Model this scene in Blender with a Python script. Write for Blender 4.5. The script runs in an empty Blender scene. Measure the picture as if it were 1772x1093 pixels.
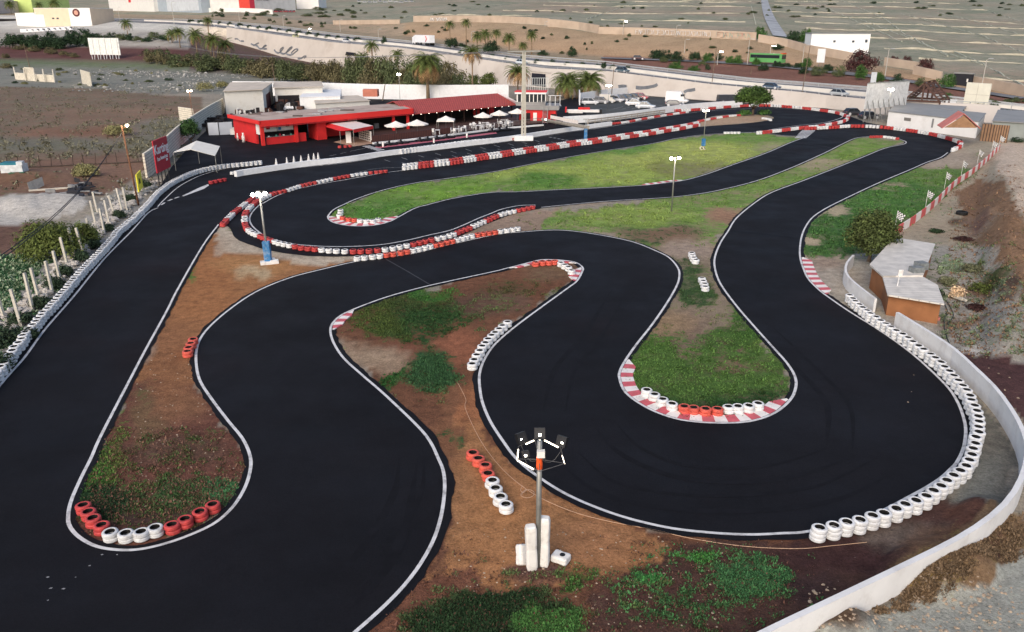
import bpy, math, random
from mathutils import Vector, Matrix, noise
from mathutils.geometry import tessellate_polygon
from mathutils.bvhtree import BVHTree
random.seed(11)
R = math.radians
scene = bpy.context.scene
# ------------------------------------------------------------------ camera, sky, sun, exposure
TH = R(20.08); CH = 18.0; FP = 1390.0; CX, CY = 886.0, 546.5
cam_d = bpy.data.cameras.new('camera'); cam = bpy.data.objects.new('camera', cam_d)
scene.collection.objects.link(cam); scene.camera = cam
cam.location = (0, 0, CH); cam.rotation_euler = (R(90) - TH, 0, 0)
cam_d.sensor_width = 36; cam_d.lens = 36 * FP / 1772; cam_d.clip_end = 6000; cam_d.clip_start = .5
world = bpy.data.worlds.new('World'); scene.world = world; world.use_nodes = True
wn = world.node_tree; bgn = wn.nodes['Background']
sky = wn.nodes.new('ShaderNodeTexSky'); sky.sky_type = 'NISHITA'; sky.sun_disc = False
SUN_EL, SUN_AZ = R(34), R(200)          # sun behind and a little left of the viewer
sky.sun_elevation = SUN_EL; sky.sun_rotation = SUN_AZ; sky.dust_density = 3; sky.air_density = .8; sky.ozone_density = .6
wn.links.new(sky.outputs[0], bgn.inputs[0]); bgn.inputs[1].default_value = .15
sun_d = bpy.data.lights.new('sun', 'SUN'); sun = bpy.data.objects.new('sun', sun_d); scene.collection.objects.link(sun)
sun_d.energy = .8; sun_d.angle = R(40); sun_d.color = (1, .95, .88)
sd = Vector((math.sin(SUN_AZ) * math.cos(SUN_EL), math.cos(SUN_AZ) * math.cos(SUN_EL), math.sin(SUN_EL)))
sun.rotation_euler = sd.to_track_quat('Z', 'Y').to_euler()
scene.view_settings.view_transform = 'Standard'; scene.view_settings.look = 'None'
scene.view_settings.exposure = 0.5; scene.view_settings.gamma = 1
# ------------------------------------------------------------------ helpers: survey of the place
cT, sT = math.cos(TH), math.sin(TH)
def ray(px, py):
    u, v = (px - CX) / FP, (py - CY) / FP
    return Vector((u, cT - v * sT, -sT - v * cT))
def at(px, py, z=0.0):
    d = ray(px, py); return Vector((0, 0, CH)) + d * ((z - CH) / d.z)
def atd(px, py, dep): return Vector((0, 0, CH)) + ray(px, py) * dep
def dep(p): return p.y * cT - (p.z - CH) * sT
def cr(pts, n=6, closed=False):                       # Catmull-Rom through points
    out = []; N = len(pts)
    for i in range(N if closed else N - 1):
        g = (lambda k: pts[k % N]) if closed else (lambda k: pts[min(max(k, 0), N - 1)])
        p0, p1, p2, p3 = g(i - 1), g(i), g(i + 1), g(i + 2)
        for j in range(n):
            t = j / n
            out.append(tuple(.5 * (2 * b + (c - a) * t + (2 * a - 5 * b + 4 * c - d) * t * t + (3 * b - a - 3 * c + d) * t ** 3)
                             for a, b, c, d in zip(p0, p1, p2, p3)))
    if not closed: out.append(tuple(pts[-1]))
    return out
def lin(tab, x, k=1):
    if x <= tab[0][0]: return tab[0][k]
    for a, b in zip(tab, tab[1:]):
        if x <= b[0]:
            t = (x - a[0]) / (b[0] - a[0]); return a[k] * (1 - t) + b[k] * t
    return tab[-1][k]
def inpoly(x, y, P):
    c = False; j = len(P) - 1
    for i in range(len(P)):
        a, b = P[i], P[j]
        if (a[1] > y) != (b[1] > y) and x < (b[0] - a[0]) * (y - a[1]) / (b[1] - a[1]) + a[0]: c = not c
        j = i
    return c
def resample(pts, step=None, count=None):
    L = [0]
    for a, b in zip(pts, pts[1:]): L.append(L[-1] + (b - a).length)
    n = count if count else max(2, round(L[-1] / step) + 1)
    out = []; k = 0
    for i in range(n):
        s = L[-1] * i / (n - 1)
        while k < len(L) - 2 and L[k + 1] < s: k += 1
        t = (s - L[k]) / max(1e-6, L[k + 1] - L[k]); out.append(pts[k].lerp(pts[k + 1], min(max(t, 0), 1)))
    return out
# ------------------------------------------------------------------ helpers: materials
MATS = {}
def nt(name):
    m = bpy.data.materials.new(name); m.use_nodes = True; t = m.node_tree; return m, t, t.nodes['Principled BSDF']
def M(name, col, rough=.8, var=.18, scale=2.0, bump=0.0, metal=0.0, dirt=None, dscale=.8, damt=.45, emit=0, spec=.3, isl=False):
    if name in MATS: return MATS[name]
    m, t, b = nt(name); N, L = t.nodes.new, t.links.new
    tc = N('ShaderNodeTexCoord'); geo = N('ShaderNodeNewGeometry')
    b.inputs['Roughness'].default_value = rough; b.inputs['Metallic'].default_value = metal
    b.inputs['Specular IOR Level'].default_value = spec
    nz = N('ShaderNodeTexNoise'); nz.inputs['Scale'].default_value = scale; nz.inputs['Detail'].default_value = 6
    L(geo.outputs['Position'], nz.inputs['Vector'])
    mr = N('ShaderNodeMapRange'); mr.inputs[1].default_value = .3; mr.inputs[2].default_value = .7
    mr.inputs[3].default_value = 1 - var; mr.inputs[4].default_value = 1 + var; L(nz.outputs[0], mr.inputs[0])
    mx = N('ShaderNodeVectorMath'); mx.operation = 'SCALE'; mx.inputs[0].default_value = col; L(mr.outputs[0], mx.inputs['Scale'])
    out = mx.outputs[0]
    if isl:
        m2 = N('ShaderNodeMapRange'); m2.inputs[3].default_value = .45; m2.inputs[4].default_value = 1.6
        L(geo.outputs['Random Per Island'], m2.inputs[0])
        v = N('ShaderNodeVectorMath'); v.operation = 'SCALE'; L(out, v.inputs[0]); L(m2.outputs[0], v.inputs['Scale']); out = v.outputs[0]
    if dirt:
        n2 = N('ShaderNodeTexNoise'); n2.inputs['Scale'].default_value = dscale; n2.inputs['Detail'].default_value = 8; n2.inputs['Roughness'].default_value = .7
        L(geo.outputs['Position'], n2.inputs['Vector'])
        r2 = N('ShaderNodeMapRange'); r2.inputs[1].default_value = .5; r2.inputs[2].default_value = .72; r2.inputs[4].default_value = damt; L(n2.outputs[0], r2.inputs[0])
        mm = N('ShaderNodeMix'); mm.data_type = 'RGBA'; L(r2.outputs[0], mm.inputs[0]); L(out, mm.inputs[6]); mm.inputs[7].default_value = (*dirt, 1); out = mm.outputs[2]
    L(out, b.inputs['Base Color'])
    if bump:
        bp = N('ShaderNodeBump'); bp.inputs['Strength'].default_value = bump; bp.inputs['Distance'].default_value = .05
        n3 = N('ShaderNodeTexNoise'); n3.inputs['Scale'].default_value = scale * 4; n3.inputs['Detail'].default_value = 5
        L(geo.outputs['Position'], n3.inputs['Vector']); L(n3.outputs[0], bp.inputs['Height']); L(bp.outputs[0], b.inputs['Normal'])
    if emit:
        b.inputs['Emission Color'].default_value = (*col, 1); b.inputs['Emission Strength'].default_value = emit
    MATS[name] = m; return m
def stripes(name, c1, c2, freq, axis=0, rough=.7, frac=.5):        # corrugation / planks in the thing's own coordinates
    if name in MATS: return MATS[name]
    m, t, b = nt(name); N, L = t.nodes.new, t.links.new
    tc = N('ShaderNodeTexCoord'); sp = N('ShaderNodeSeparateXYZ'); L(tc.outputs['Object'], sp.inputs[0])
    mu = N('ShaderNodeMath'); mu.operation = 'MULTIPLY'; mu.inputs[1].default_value = freq; L(sp.outputs[axis], mu.inputs[0])
    fr = N('ShaderNodeMath'); fr.operation = 'FRACT'; L(mu.outputs[0], fr.inputs[0])
    gt = N('ShaderNodeMath'); gt.operation = 'GREATER_THAN'; gt.inputs[1].default_value = frac; L(fr.outputs[0], gt.inputs[0])
    nz = N('ShaderNodeTexNoise'); nz.inputs['Scale'].default_value = 1.5; nz.inputs['Detail'].default_value = 8; L(tc.outputs['Object'], nz.inputs['Vector'])
    mm = N('ShaderNodeMix'); mm.data_type = 'RGBA'; L(gt.outputs[0], mm.inputs[0]); mm.inputs[6].default_value = (*c1, 1); mm.inputs[7].default_value = (*c2, 1)
    m3 = N('ShaderNodeMix'); m3.data_type = 'RGBA'; m3.blend_type = 'MULTIPLY'; m3.inputs[0].default_value = .6
    L(mm.outputs[2], m3.inputs[6]); L(nz.outputs[0], m3.inputs[7]); 
    sc = N('ShaderNodeVectorMath'); sc.operation = 'SCALE'; sc.inputs['Scale'].default_value = 1.4; L(m3.outputs[2], sc.inputs[0])
    L(sc.outputs[0], b.inputs['Base Color']); b.inputs['Roughness'].default_value = rough
    MATS[name] = m; return m
# ------------------------------------------------------------------ helpers: meshes
C = scene.collection
class MB:
    def __init__(s): s.v = []; s.f = []; s.m = []
    def add(s, vs, fs, mi=0):
        o = len(s.v); s.v += [Vector(x) for x in vs]; s.f += [tuple(i + o for i in f) for f in fs]; s.m += [mi] * len(fs); return s
    def box(s, c, d, rz=0, mi=0, rx=0):
        vs = []; M3 = Matrix.Rotation(rz, 3, 'Z') @ Matrix.Rotation(rx, 3, 'X')
        for x in (-.5, .5):
            for y in (-.5, .5):
                for z in (-.5, .5): vs.append(Vector(c) + M3 @ Vector((x * d[0], y * d[1], z * d[2])))
        return s.add(vs, [(0, 1, 3, 2), (4, 6, 7, 5), (0, 4, 5, 1), (2, 3, 7, 6), (0, 2, 6, 4), (1, 5, 7, 3)], mi)
    def beam(s, a, b, w, h=None, mi=0):
        a, b = Vector(a), Vector(b); h = h or w; d = (b - a); L = d.length
        if L < 1e-5: return s
        d.normalize(); up = Vector((0, 0, 1)) if abs(d.z) < .95 else Vector((1, 0, 0))
        x = d.cross(up).normalized() * w / 2; y = x.normalized().cross(d) * h / 2
        vs = [p + i * x + j * y for p in (a, b) for i, j in ((-1, -1), (1, -1), (1, 1), (-1, 1))]
        return s.add(vs, [(3, 2, 1, 0), (4, 5, 6, 7), (0, 1, 5, 4), (1, 2, 6, 5), (2, 3, 7, 6), (3, 0, 4, 7)], mi)
    def tube(s, pts, r, n=8, mi=0, cap=True):
        pts = [Vector(p) for p in pts]; rs = r if isinstance(r, (list, tuple)) else [r] * len(pts); o = len(s.v)
        for i, p in enumerate(pts):
            d = (pts[min(i + 1, len(pts) - 1)] - pts[max(i - 1, 0)]).normalized()
            up = Vector((0, 0, 1)) if abs(d.z) < .9 else Vector((1, 0, 0))
            x = d.cross(up).normalized(); y = d.cross(x)
            for k in range(n):
                a = 2 * math.pi * k / n; s.v.append(p + (x * math.cos(a) + y * math.sin(a)) * rs[i])
        for i in range(len(pts) - 1):
            for k in range(n):
                k2 = (k + 1) % n; s.f.append((o + i * n + k, o + i * n + k2, o + (i + 1) * n + k2, o + (i + 1) * n + k)); s.m.append(mi)
        if cap:
            s.f.append(tuple(o + k for k in range(n))[::-1]); s.f.append(tuple(o + (len(pts) - 1) * n + k for k in range(n))); s.m += [mi, mi]
        return s
    def lathe(s, prof, n=16, c=(0, 0, 0), mis=None, closed=False, sx=1, sy=1):
        o = len(s.v); P = len(prof)
        for k in range(n):
            a = 2 * math.pi * k / n
            for r, z in prof: s.v.append(Vector((c[0] + r * math.cos(a) * sx, c[1] + r * math.sin(a) * sy, c[2] + z)))
        for k in range(n):
            k2 = (k + 1) % n
            for j in range(P if closed else P - 1):
                j2 = (j + 1) % P
                s.f.append((o + k * P + j, o + k2 * P + j, o + k2 * P + j2, o + k * P + j2)); s.m.append(mis[j] if mis else 0)
        return s
    def prism(s, poly, z0, z1, mi=0, mtop=None):
        n = len(poly); vs = [Vector((p[0], p[1], z0)) for p in poly] + [Vector((p[0], p[1], z1)) for p in poly]
        area = sum(poly[i][0] * poly[(i + 1) % n][1] - poly[(i + 1) % n][0] * poly[i][1] for i in range(n))
        fs = [(i, (i + 1) % n, (i + 1) % n + n, i + n) for i in range(n)] + [tuple(range(n))[::-1]]
        top = tuple(range(n, 2 * n))
        if area < 0: fs = [f[::-1] for f in fs]; top = top[::-1]
        s.add(vs, fs, mi); o = len(s.v) - 2 * n; s.f.append(tuple(i + o for i in top)); s.m.append(mi if mtop is None else mtop); return s
    def slab(s, q, th, mi=0):                           # a sheet with thickness from a top polygon (any slope)
        n = len(q); vs = [Vector(p) for p in q] + [Vector(p) - Vector((0, 0, th)) for p in q]
        return s.add(vs, [tuple(range(n)), tuple(range(n, 2 * n))[::-1]] + [((i + 1) % n, i, i + n, (i + 1) % n + n) for i in range(n)], mi)
    def build(s, name, mats, parent=None, origin=None, smooth=False):
        o3 = Vector(origin) if origin is not None else Vector((0, 0, 0))
        me = bpy.data.meshes.new(name); me.from_pydata([v - o3 for v in s.v], [], s.f)
        for m in (mats if isinstance(mats, (list, tuple)) else [mats]): me.materials.append(m)
        me.polygons.foreach_set('material_index', s.m)
        if smooth: me.polygons.foreach_set('use_smooth', [True] * len(s.f))
        me.update(); ob = bpy.data.objects.new(name, me); C.objects.link(ob)
        if parent: ob.parent = parent
        elif origin is not None: ob.location = o3
        return ob
def tag(o, label, cat, group=None):
    o['label'] = label; o['category'] = cat
    if group: o['group'] = group
    return o
def thing(name, label, cat, loc=(0, 0, 0), rz=0, group=None):
    o = bpy.data.objects.new(name, None); C.objects.link(o); o.location = loc; o.rotation_euler = (0, 0, rz); o.empty_display_size = .3
    return tag(o, label, cat, group)
def struct(o): o['kind'] = 'structure'; return o
def dup(root, loc, rz=0, label=None, group=None, sc=1):
    r = root.copy(); C.objects.link(r); r.location = loc; r.rotation_euler = (root.rotation_euler[0], root.rotation_euler[1], rz); r.scale = (sc, sc, sc) if not isinstance(sc, tuple) else sc
    if label: r['label'] = label
    if group: r['group'] = group
    for ch in list(root.children):
        c = ch.copy(); C.objects.link(c); c.parent = r
        for g in list(ch.children):
            d = g.copy(); C.objects.link(d); d.parent = c
    return r
# ------------------------------------------------------------------ survey lines of the land (px, py, depth)
B0 = [(-500,128),(0,118),(300,125),(450,132),(600,146),(700,148),(860,147),(943,152),(1050,158),(1130,165),(1216,172),(1432,186),(1560,200),(1772,215),(2300,255)]
B1 = [(-500,20,900),(160,36,620),(300,42,480),(375,47,430),(478,63,380),(580,77,340),(700,87,300),(800,102,268),(860,111,256),(943,123,240),(1050,128,223),(1229,151,200),(1383,165,186),(1432,171,181),(1500,178,173),(1560,181,167),(1706,188,157),(1772,195,152),(2300,235,131)]
W0 = [(-500,56,650),(160,58,480),(300,58,420),(375,66,428),(430,80,402),(485,97,375),(560,112,345),(620,122,326),(700,134,298),(780,140,272),(860,146.5,252),(943,151.5,236),(1050,157.5,221),(1130,164.5,209.5),(1216,171.5,199),(1432,185.5,179.6),(1560,199.5,164),(1706,209,154),(1772,214.5,150),(2300,254,122)]
B2 = [(-500,14,960),(160,30,680),(300,34,535),(375,37,485),(478,46,430),(580,60,385),(735,76,345),(900,98,285),(1050,110,262),(1300,140,225),(1500,155,200),(1640,172,185),(1772,187,176),(2300,225,152)]
B3 = [(-500,10,1020),(160,27,720),(375,33,520),(478,40,465),(580,52,420),(735,66,380),(900,88,315),(1050,100,290),(1300,108,268),(1500,127,232),(1640,147,215),(1772,172,192),(2300,205,165)]
B4 = [(-500,6,1150),(160,24,800),(375,26,600),(450,27,560),(577,42,470),(690,40,430),(720,37,425),(860,38,385),(950,45,355),(1036,58,330),(1180,62,312),(1310,69,295),(1360,78,288),(1480,108,255),(1590,124,235),(1640,142,222),(1772,165,200),(2300,198,175)]
B5 = [(-500,-30,2600),(300,-30,2400),(700,-30,2000),(2300,-30,2000)]
def invd(tab, x):
    return lin(tab, x, 1), 1 / lin([(a[0], 1 / a[2]) for a in tab], x, 1)
def bl(tab, x): py, d = invd(tab, x); return atd(x, py, d)
# ------------------------------------------------------------------ track outlines in photo pixels
L1 = [(-400,1190),(-200,925),(-100,795),(0,668),(42,620),(77,572),(128,513),(179,450),(228,400),(256,369),(273,360)]
L1b = [(273,360),(315,339),(350,326.5),(392,313),(435,302),(519,290),(604,281),(695,265),(763,257),(860,247),(916,238),(973,229),(1029,223),(1108,210),(1142,203),(1213,193),(1285,188),(1338,186.5),(1382,189),(1427,193),(1450,198),(1457,203),(1427,212),(1382,217),(1353,221),(1303,229),(1256,230.5)]
OUTR = [(1640,264),(1627,273),(1603.5,281),(1574,294),(1515,319),(1456,347),(1427,362),(1406,376.5),(1394,392.7),(1387,410),(1384,431),(1384.6,445.7),(1388,459),(1398,482),(1416,501),(1434,515),(1469.5,539.5),(1526,575),(1582,616),(1636,666.5),(1656,695),(1667,723),(1671,748),(1667,776.5),(1656,800),(1646,811.5),(1623,831.6),(1580,857),(1500,896),(1402,920),(1350,924),(1301.5,926),(1245,924),(1174.5,917),(1118,906),(1061.6,890),(1005,868),(963,846.6),(920.5,818),(892,793),(871,765),(849,731),(835,697.5),(830,669),(830,647),(837.5,624),(854,599),(880,575),(919,545),(981,500),(998,487),(1007,471.5),(1008.6,464),(999.6,456),(984,452),(961,449.7),(938,449.7),(920,453.5),(879,464),(851,471),(747,493.6),(682,510.5),(640,524.6),(609,537),(589,547),(575,561),(572,575.4),(578,595),(595,620.6),(626,649),(668,685.5),(724.5,740),(745,766),(758,793),(767,815.6),(769.6,844),(765,886),(753,928.5),(733,968),(705,1007.5),(668,1047),(617,1093),(560,1140),(470,1200)]
I1L = [(378,389),(350,427),(307,502),(288,540),(251,607.7),(226,655.7),(175,754.5),(158,793),(141,827),(124,866),(118.5,892),(121,911.5),(138,931),(169,947),(212,953),(254,949.6),(310,934),(367,909),(401,880.5),(423,846.6),(433,815.6),(433,790),(420,760),(395,729),(367,692),(347,661),(340,633),(341,602),(355.5,574),(392,540),(442,506),(499,482),(555,467),(626,451),(710,440),(777,424),(854,407),(900,402),(956,398.4),(999,401),(1055,410),(1097.5,419.6),(1134,434),(1157.5,446),(1173,464),(1175.5,479),(1170,497),(1152,528),(1127,564),(1101,597),(1083,623),(1073,642),(1072,656),(1082,679),(1107,699),(1141,716),(1183,728),(1240,732.6),(1296,730),(1339,716),(1367,693),(1377,670.5),(1375,651),(1361,628),(1336,600),(1306,566.5),(1275,530.6),(1247,492),(1237,464),(1237.5,443.5),(1247,420),(1260,400),(1275,377),(1309,349),(1338,332),(1397,310),(1485.6,275),(1530,257),(1562,250),(1568,246),(1561,242.5),(1545,238),(1530,236),(1506,236),(1480,239.5),(1456,250),(1427,264.6),(1368,291),(1309,313),(1250,328),(1210,335.5),(1154,342),(1041,349),(936.7,359)]
I1IN = [(927,361),(890,368),(840,386),(800,404),(760,418),(680,434),(604,442),(547.5,441.5),(491,436),(449,426),(415,412),(404,395),(395,386)]
IA = [(567,375),(576,364),(593,355),(618,344),(660,330),(717,317),(773,309),(850,298),(900,288),(956,277),(1041,262),(1126,249),(1168,240),(1210,234),(1256,230.5),(1303,229),(1351,234),(1385,236),(1391,238),(1366,247.5),(1323,266),(1267,285.6),(1224,301),(1182,312.5),(1140,318),(1112,321),(1041,325),(956,329),(900,332),(854,333),(815,338),(777,345),(738,355),(717,361),(691,375),(674.5,383.6),(655,389),(632,391.5),(604,391),(581,386.5),(570,381)]
IT = [(1216,207),(1239,200),(1281,197.5),(1325,199),(1339,204.5),(1318,210),(1281,214),(1239,217),(1200,220),(1190,216)]
LOOP = [(697,295),(660,300),(604,310),(547.5,320),(505,330),(477,340),(457,351),(449,355),(437,367),(432,378),(435,389),(446,400),(463,411),(497,421),(547,426),(600,427),(656,424),(700,417),(743,407),(778,399),(806,388),(828,378),(851,369),(869,362),(899,356),(927,355)]
OUTER_REST = [(1648,257),(1668,250),(1664,241),(1612,229),(1568,222),(1530,217),(1500,212),(1460,197),(1432,187.5),(1300,179),(1216,174),(1130,167),(1050,160),(1010,166),(960,175),(900,172),(800,172),(620,168),(520,162),(430,160),(395,165),(385,200),(350,232),(320,262),(296,290),(280,318),(255,348),(225,378),(190,412),(150,450),(110,497),(70,545),(30,592),(-5,635),(-120,775),(-220,900),(-430,1170),(-700,1500),(200,1500)]
# ------------------------------------------------------------------ ground colours (soil and plants by surveyed patch, with some tyre shade painted in)
def S(r, g, b):
    f = lambda c: ((c / 255 + .055) / 1.055) ** 2.4 if c > 10 else c / 3294
    return (f(r), f(g), f(b))
ORANGE, RUST, DARKR = S(150, 98, 55), S(112, 68, 46), S(74, 50, 42)
GREY, SAND, PALE, GRAV = S(150, 140, 124), S(186, 168, 142), S(178, 172, 162), S(122, 120, 112)
G1, G2, G3, GD, GO, GE = S(106, 132, 66), S(140, 150, 92), S(88, 122, 58), S(58, 80, 46), S(86, 98, 60), S(62, 104, 64)
# zone = (polygon, soil, grass amount, grass colour)
ZONES = [
 ([(-900,70),(330,70),(330,160),(-900,150)], GRAV, .25, GO),
 ([(-900,88),(150,92),(240,104),(-900,118)], S(96,110,64), .7, S(104,128,66)),
 ([(-900,60),(400,60),(345,112),(240,104),(120,96),(-900,92)], S(92,62,58), .25, GO),
 ([(-900,106),(330,110),(560,140),(520,172),(392,166),(340,160),(0,148),(-900,142)], S(128,126,116), .35, S(104,112,96)),
 ([(-900,142),(0,148),(150,153),(345,168),(350,200),(250,275),(180,330),(-900,330)], S(122,98,80), .42, S(108,106,88)),
 ([(-900,282),(60,278),(250,262),(250,300),(190,335),(-900,345)], S(122,92,74), .1, GO),
 ([(-900,330),(60,340),(110,335),(155,345),(150,362),(90,382),(-900,395)], PALE, .0, GO),
 ([(-900,392),(60,385),(60,445),(-900,455)], S(110,80,66), .1, GO),
 ([(-900,445),(60,440),(105,440),(110,480),(20,560),(-900,700)], S(42,46,36), .92, S(44,70,48)),
 ([(120,400),(200,335),(250,315),(262,345),(190,412),(110,497),(30,592),(-40,680),(-120,700),(-10,560)], S(150,146,138), .25, S(60,70,50)),
 ([(1384,380),(1640,262),(1740,235),(2300,240),(2300,900),(1772,760),(1640,640),(1470,520),(1380,470)], S(158,146,124), .2, S(112,122,96)),
 ([(1712,262),(1745,243),(2300,220),(2300,520),(1900,520),(1772,430),(1735,330)], S(186,166,144), .0, GO),
 ([(1655,335),(1690,312),(1735,345),(1772,440),(1900,520),(1900,620),(1772,570),(1740,515),(1690,430)], S(128,98,72), .1, GO),
 ([(1480,420),(1700,430),(1772,560),(1850,700),(1772,700),(1690,640),(1540,545),(1460,500)], S(156,150,138), .22, S(100,112,84)),
 ([(1640,618),(1700,615),(1850,640),(1850,760),(1772,745),(1700,665)], S(84,56,54), .0, GO),
 ([(1500,560),(1640,640),(1740,740),(1760,800),(1740,900),(1600,990),(1460,935),(1640,880),(1700,760)], S(108,104,94), .15, GO),
 ([(1395,880),(1640,850),(1700,890),(1640,975),(1470,1060),(1300,1150),(1050,1200),(900,1100),(1180,930)], S(78,54,48), .0, GO),
 ([(617,1093),(705,1007),(765,890),(770,820),(745,768),(650,670),(575,585),(572,560),(610,535),(870,465),(990,452),(1010,470),(840,600),(832,660),(860,750),(960,848),(1150,915),(1400,925),(1480,1000),(1200,1300),(400,1300)], S(112,72,48), .0, GO),
 ([(800,700),(860,770),(960,860),(1130,925),(1190,960),(1060,1000),(900,1010),(740,1000),(775,880)], S(158,106,60), .0, GO),
 ([(617,1093),(700,1030),(800,975),(830,1000),(760,1093)], S(118,74,52), .05, GO),
 ([(1180,935),(1420,940),(1500,1000),(1280,1150),(1000,1150),(1050,1010)], S(84,58,48), .1, S(60,76,44)),
 ([(1540,1000),(1620,950),(1700,900),(1772,880),(1772,980),(1650,1040),(1560,1050)], S(128,100,70), .15, S(120,104,66)),
 ([(1400,1093),(1560,1050),(1680,1030),(1772,960),(2300,900),(2300,1500),(1200,1500)], S(158,158,146), .08, S(120,118,96)),
 ([(300,420),(380,385),(400,400),(450,430),(560,446),(626,452),(500,484),(400,535),(345,600),(340,633),(350,665),(230,660),(290,540)], S(150,100,56), .0, GO),
 ([(366,425),(385,388),(404,398),(450,428),(560,444),(640,446),(560,462),(440,436),(380,440)], S(176,160,138), .0, GO),
 ([(226,655),(350,660),(395,729),(433,800),(401,880),(254,950),(130,940),(118,890),(175,754)], S(104,64,50), .12, S(66,80,44)),
 ([(740,418),(900,366),(1100,352),(1350,296),(1480,236),(1570,243),(1400,311),(1260,392),(1237,440),(1160,440),(1050,405),(900,402),(854,407)], S(150,134,100), .68, G1),
 ([(700,440),(740,418),(900,366),(960,362),(930,398),(854,407)], S(148,124,104), .22, GO),
 ([(1110,425),(1160,420),(1240,430),(1237,470),(1255,510),(1300,566),(1200,590),(1110,590),(1176,480)], S(136,118,96), .3, S(96,106,62)),
 ([(1083,623),(1127,564),(1200,580),(1306,566),(1378,650),(1367,693),(1240,733),(1107,699),(1072,656)], S(108,94,70), .6, S(74,104,50)),
 (IA, S(138,134,92), .8, S(102,132,62)),
 (IT, S(164,136,108), .1, GO),
 ([(1384,440),(1384,400),(1427,362),(1515,319),(1610,277),(1700,262),(1700,290),(1600,370),(1550,400),(1470,445),(1430,450)], S(140,126,100), .72, S(82,112,60)),
]
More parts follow.
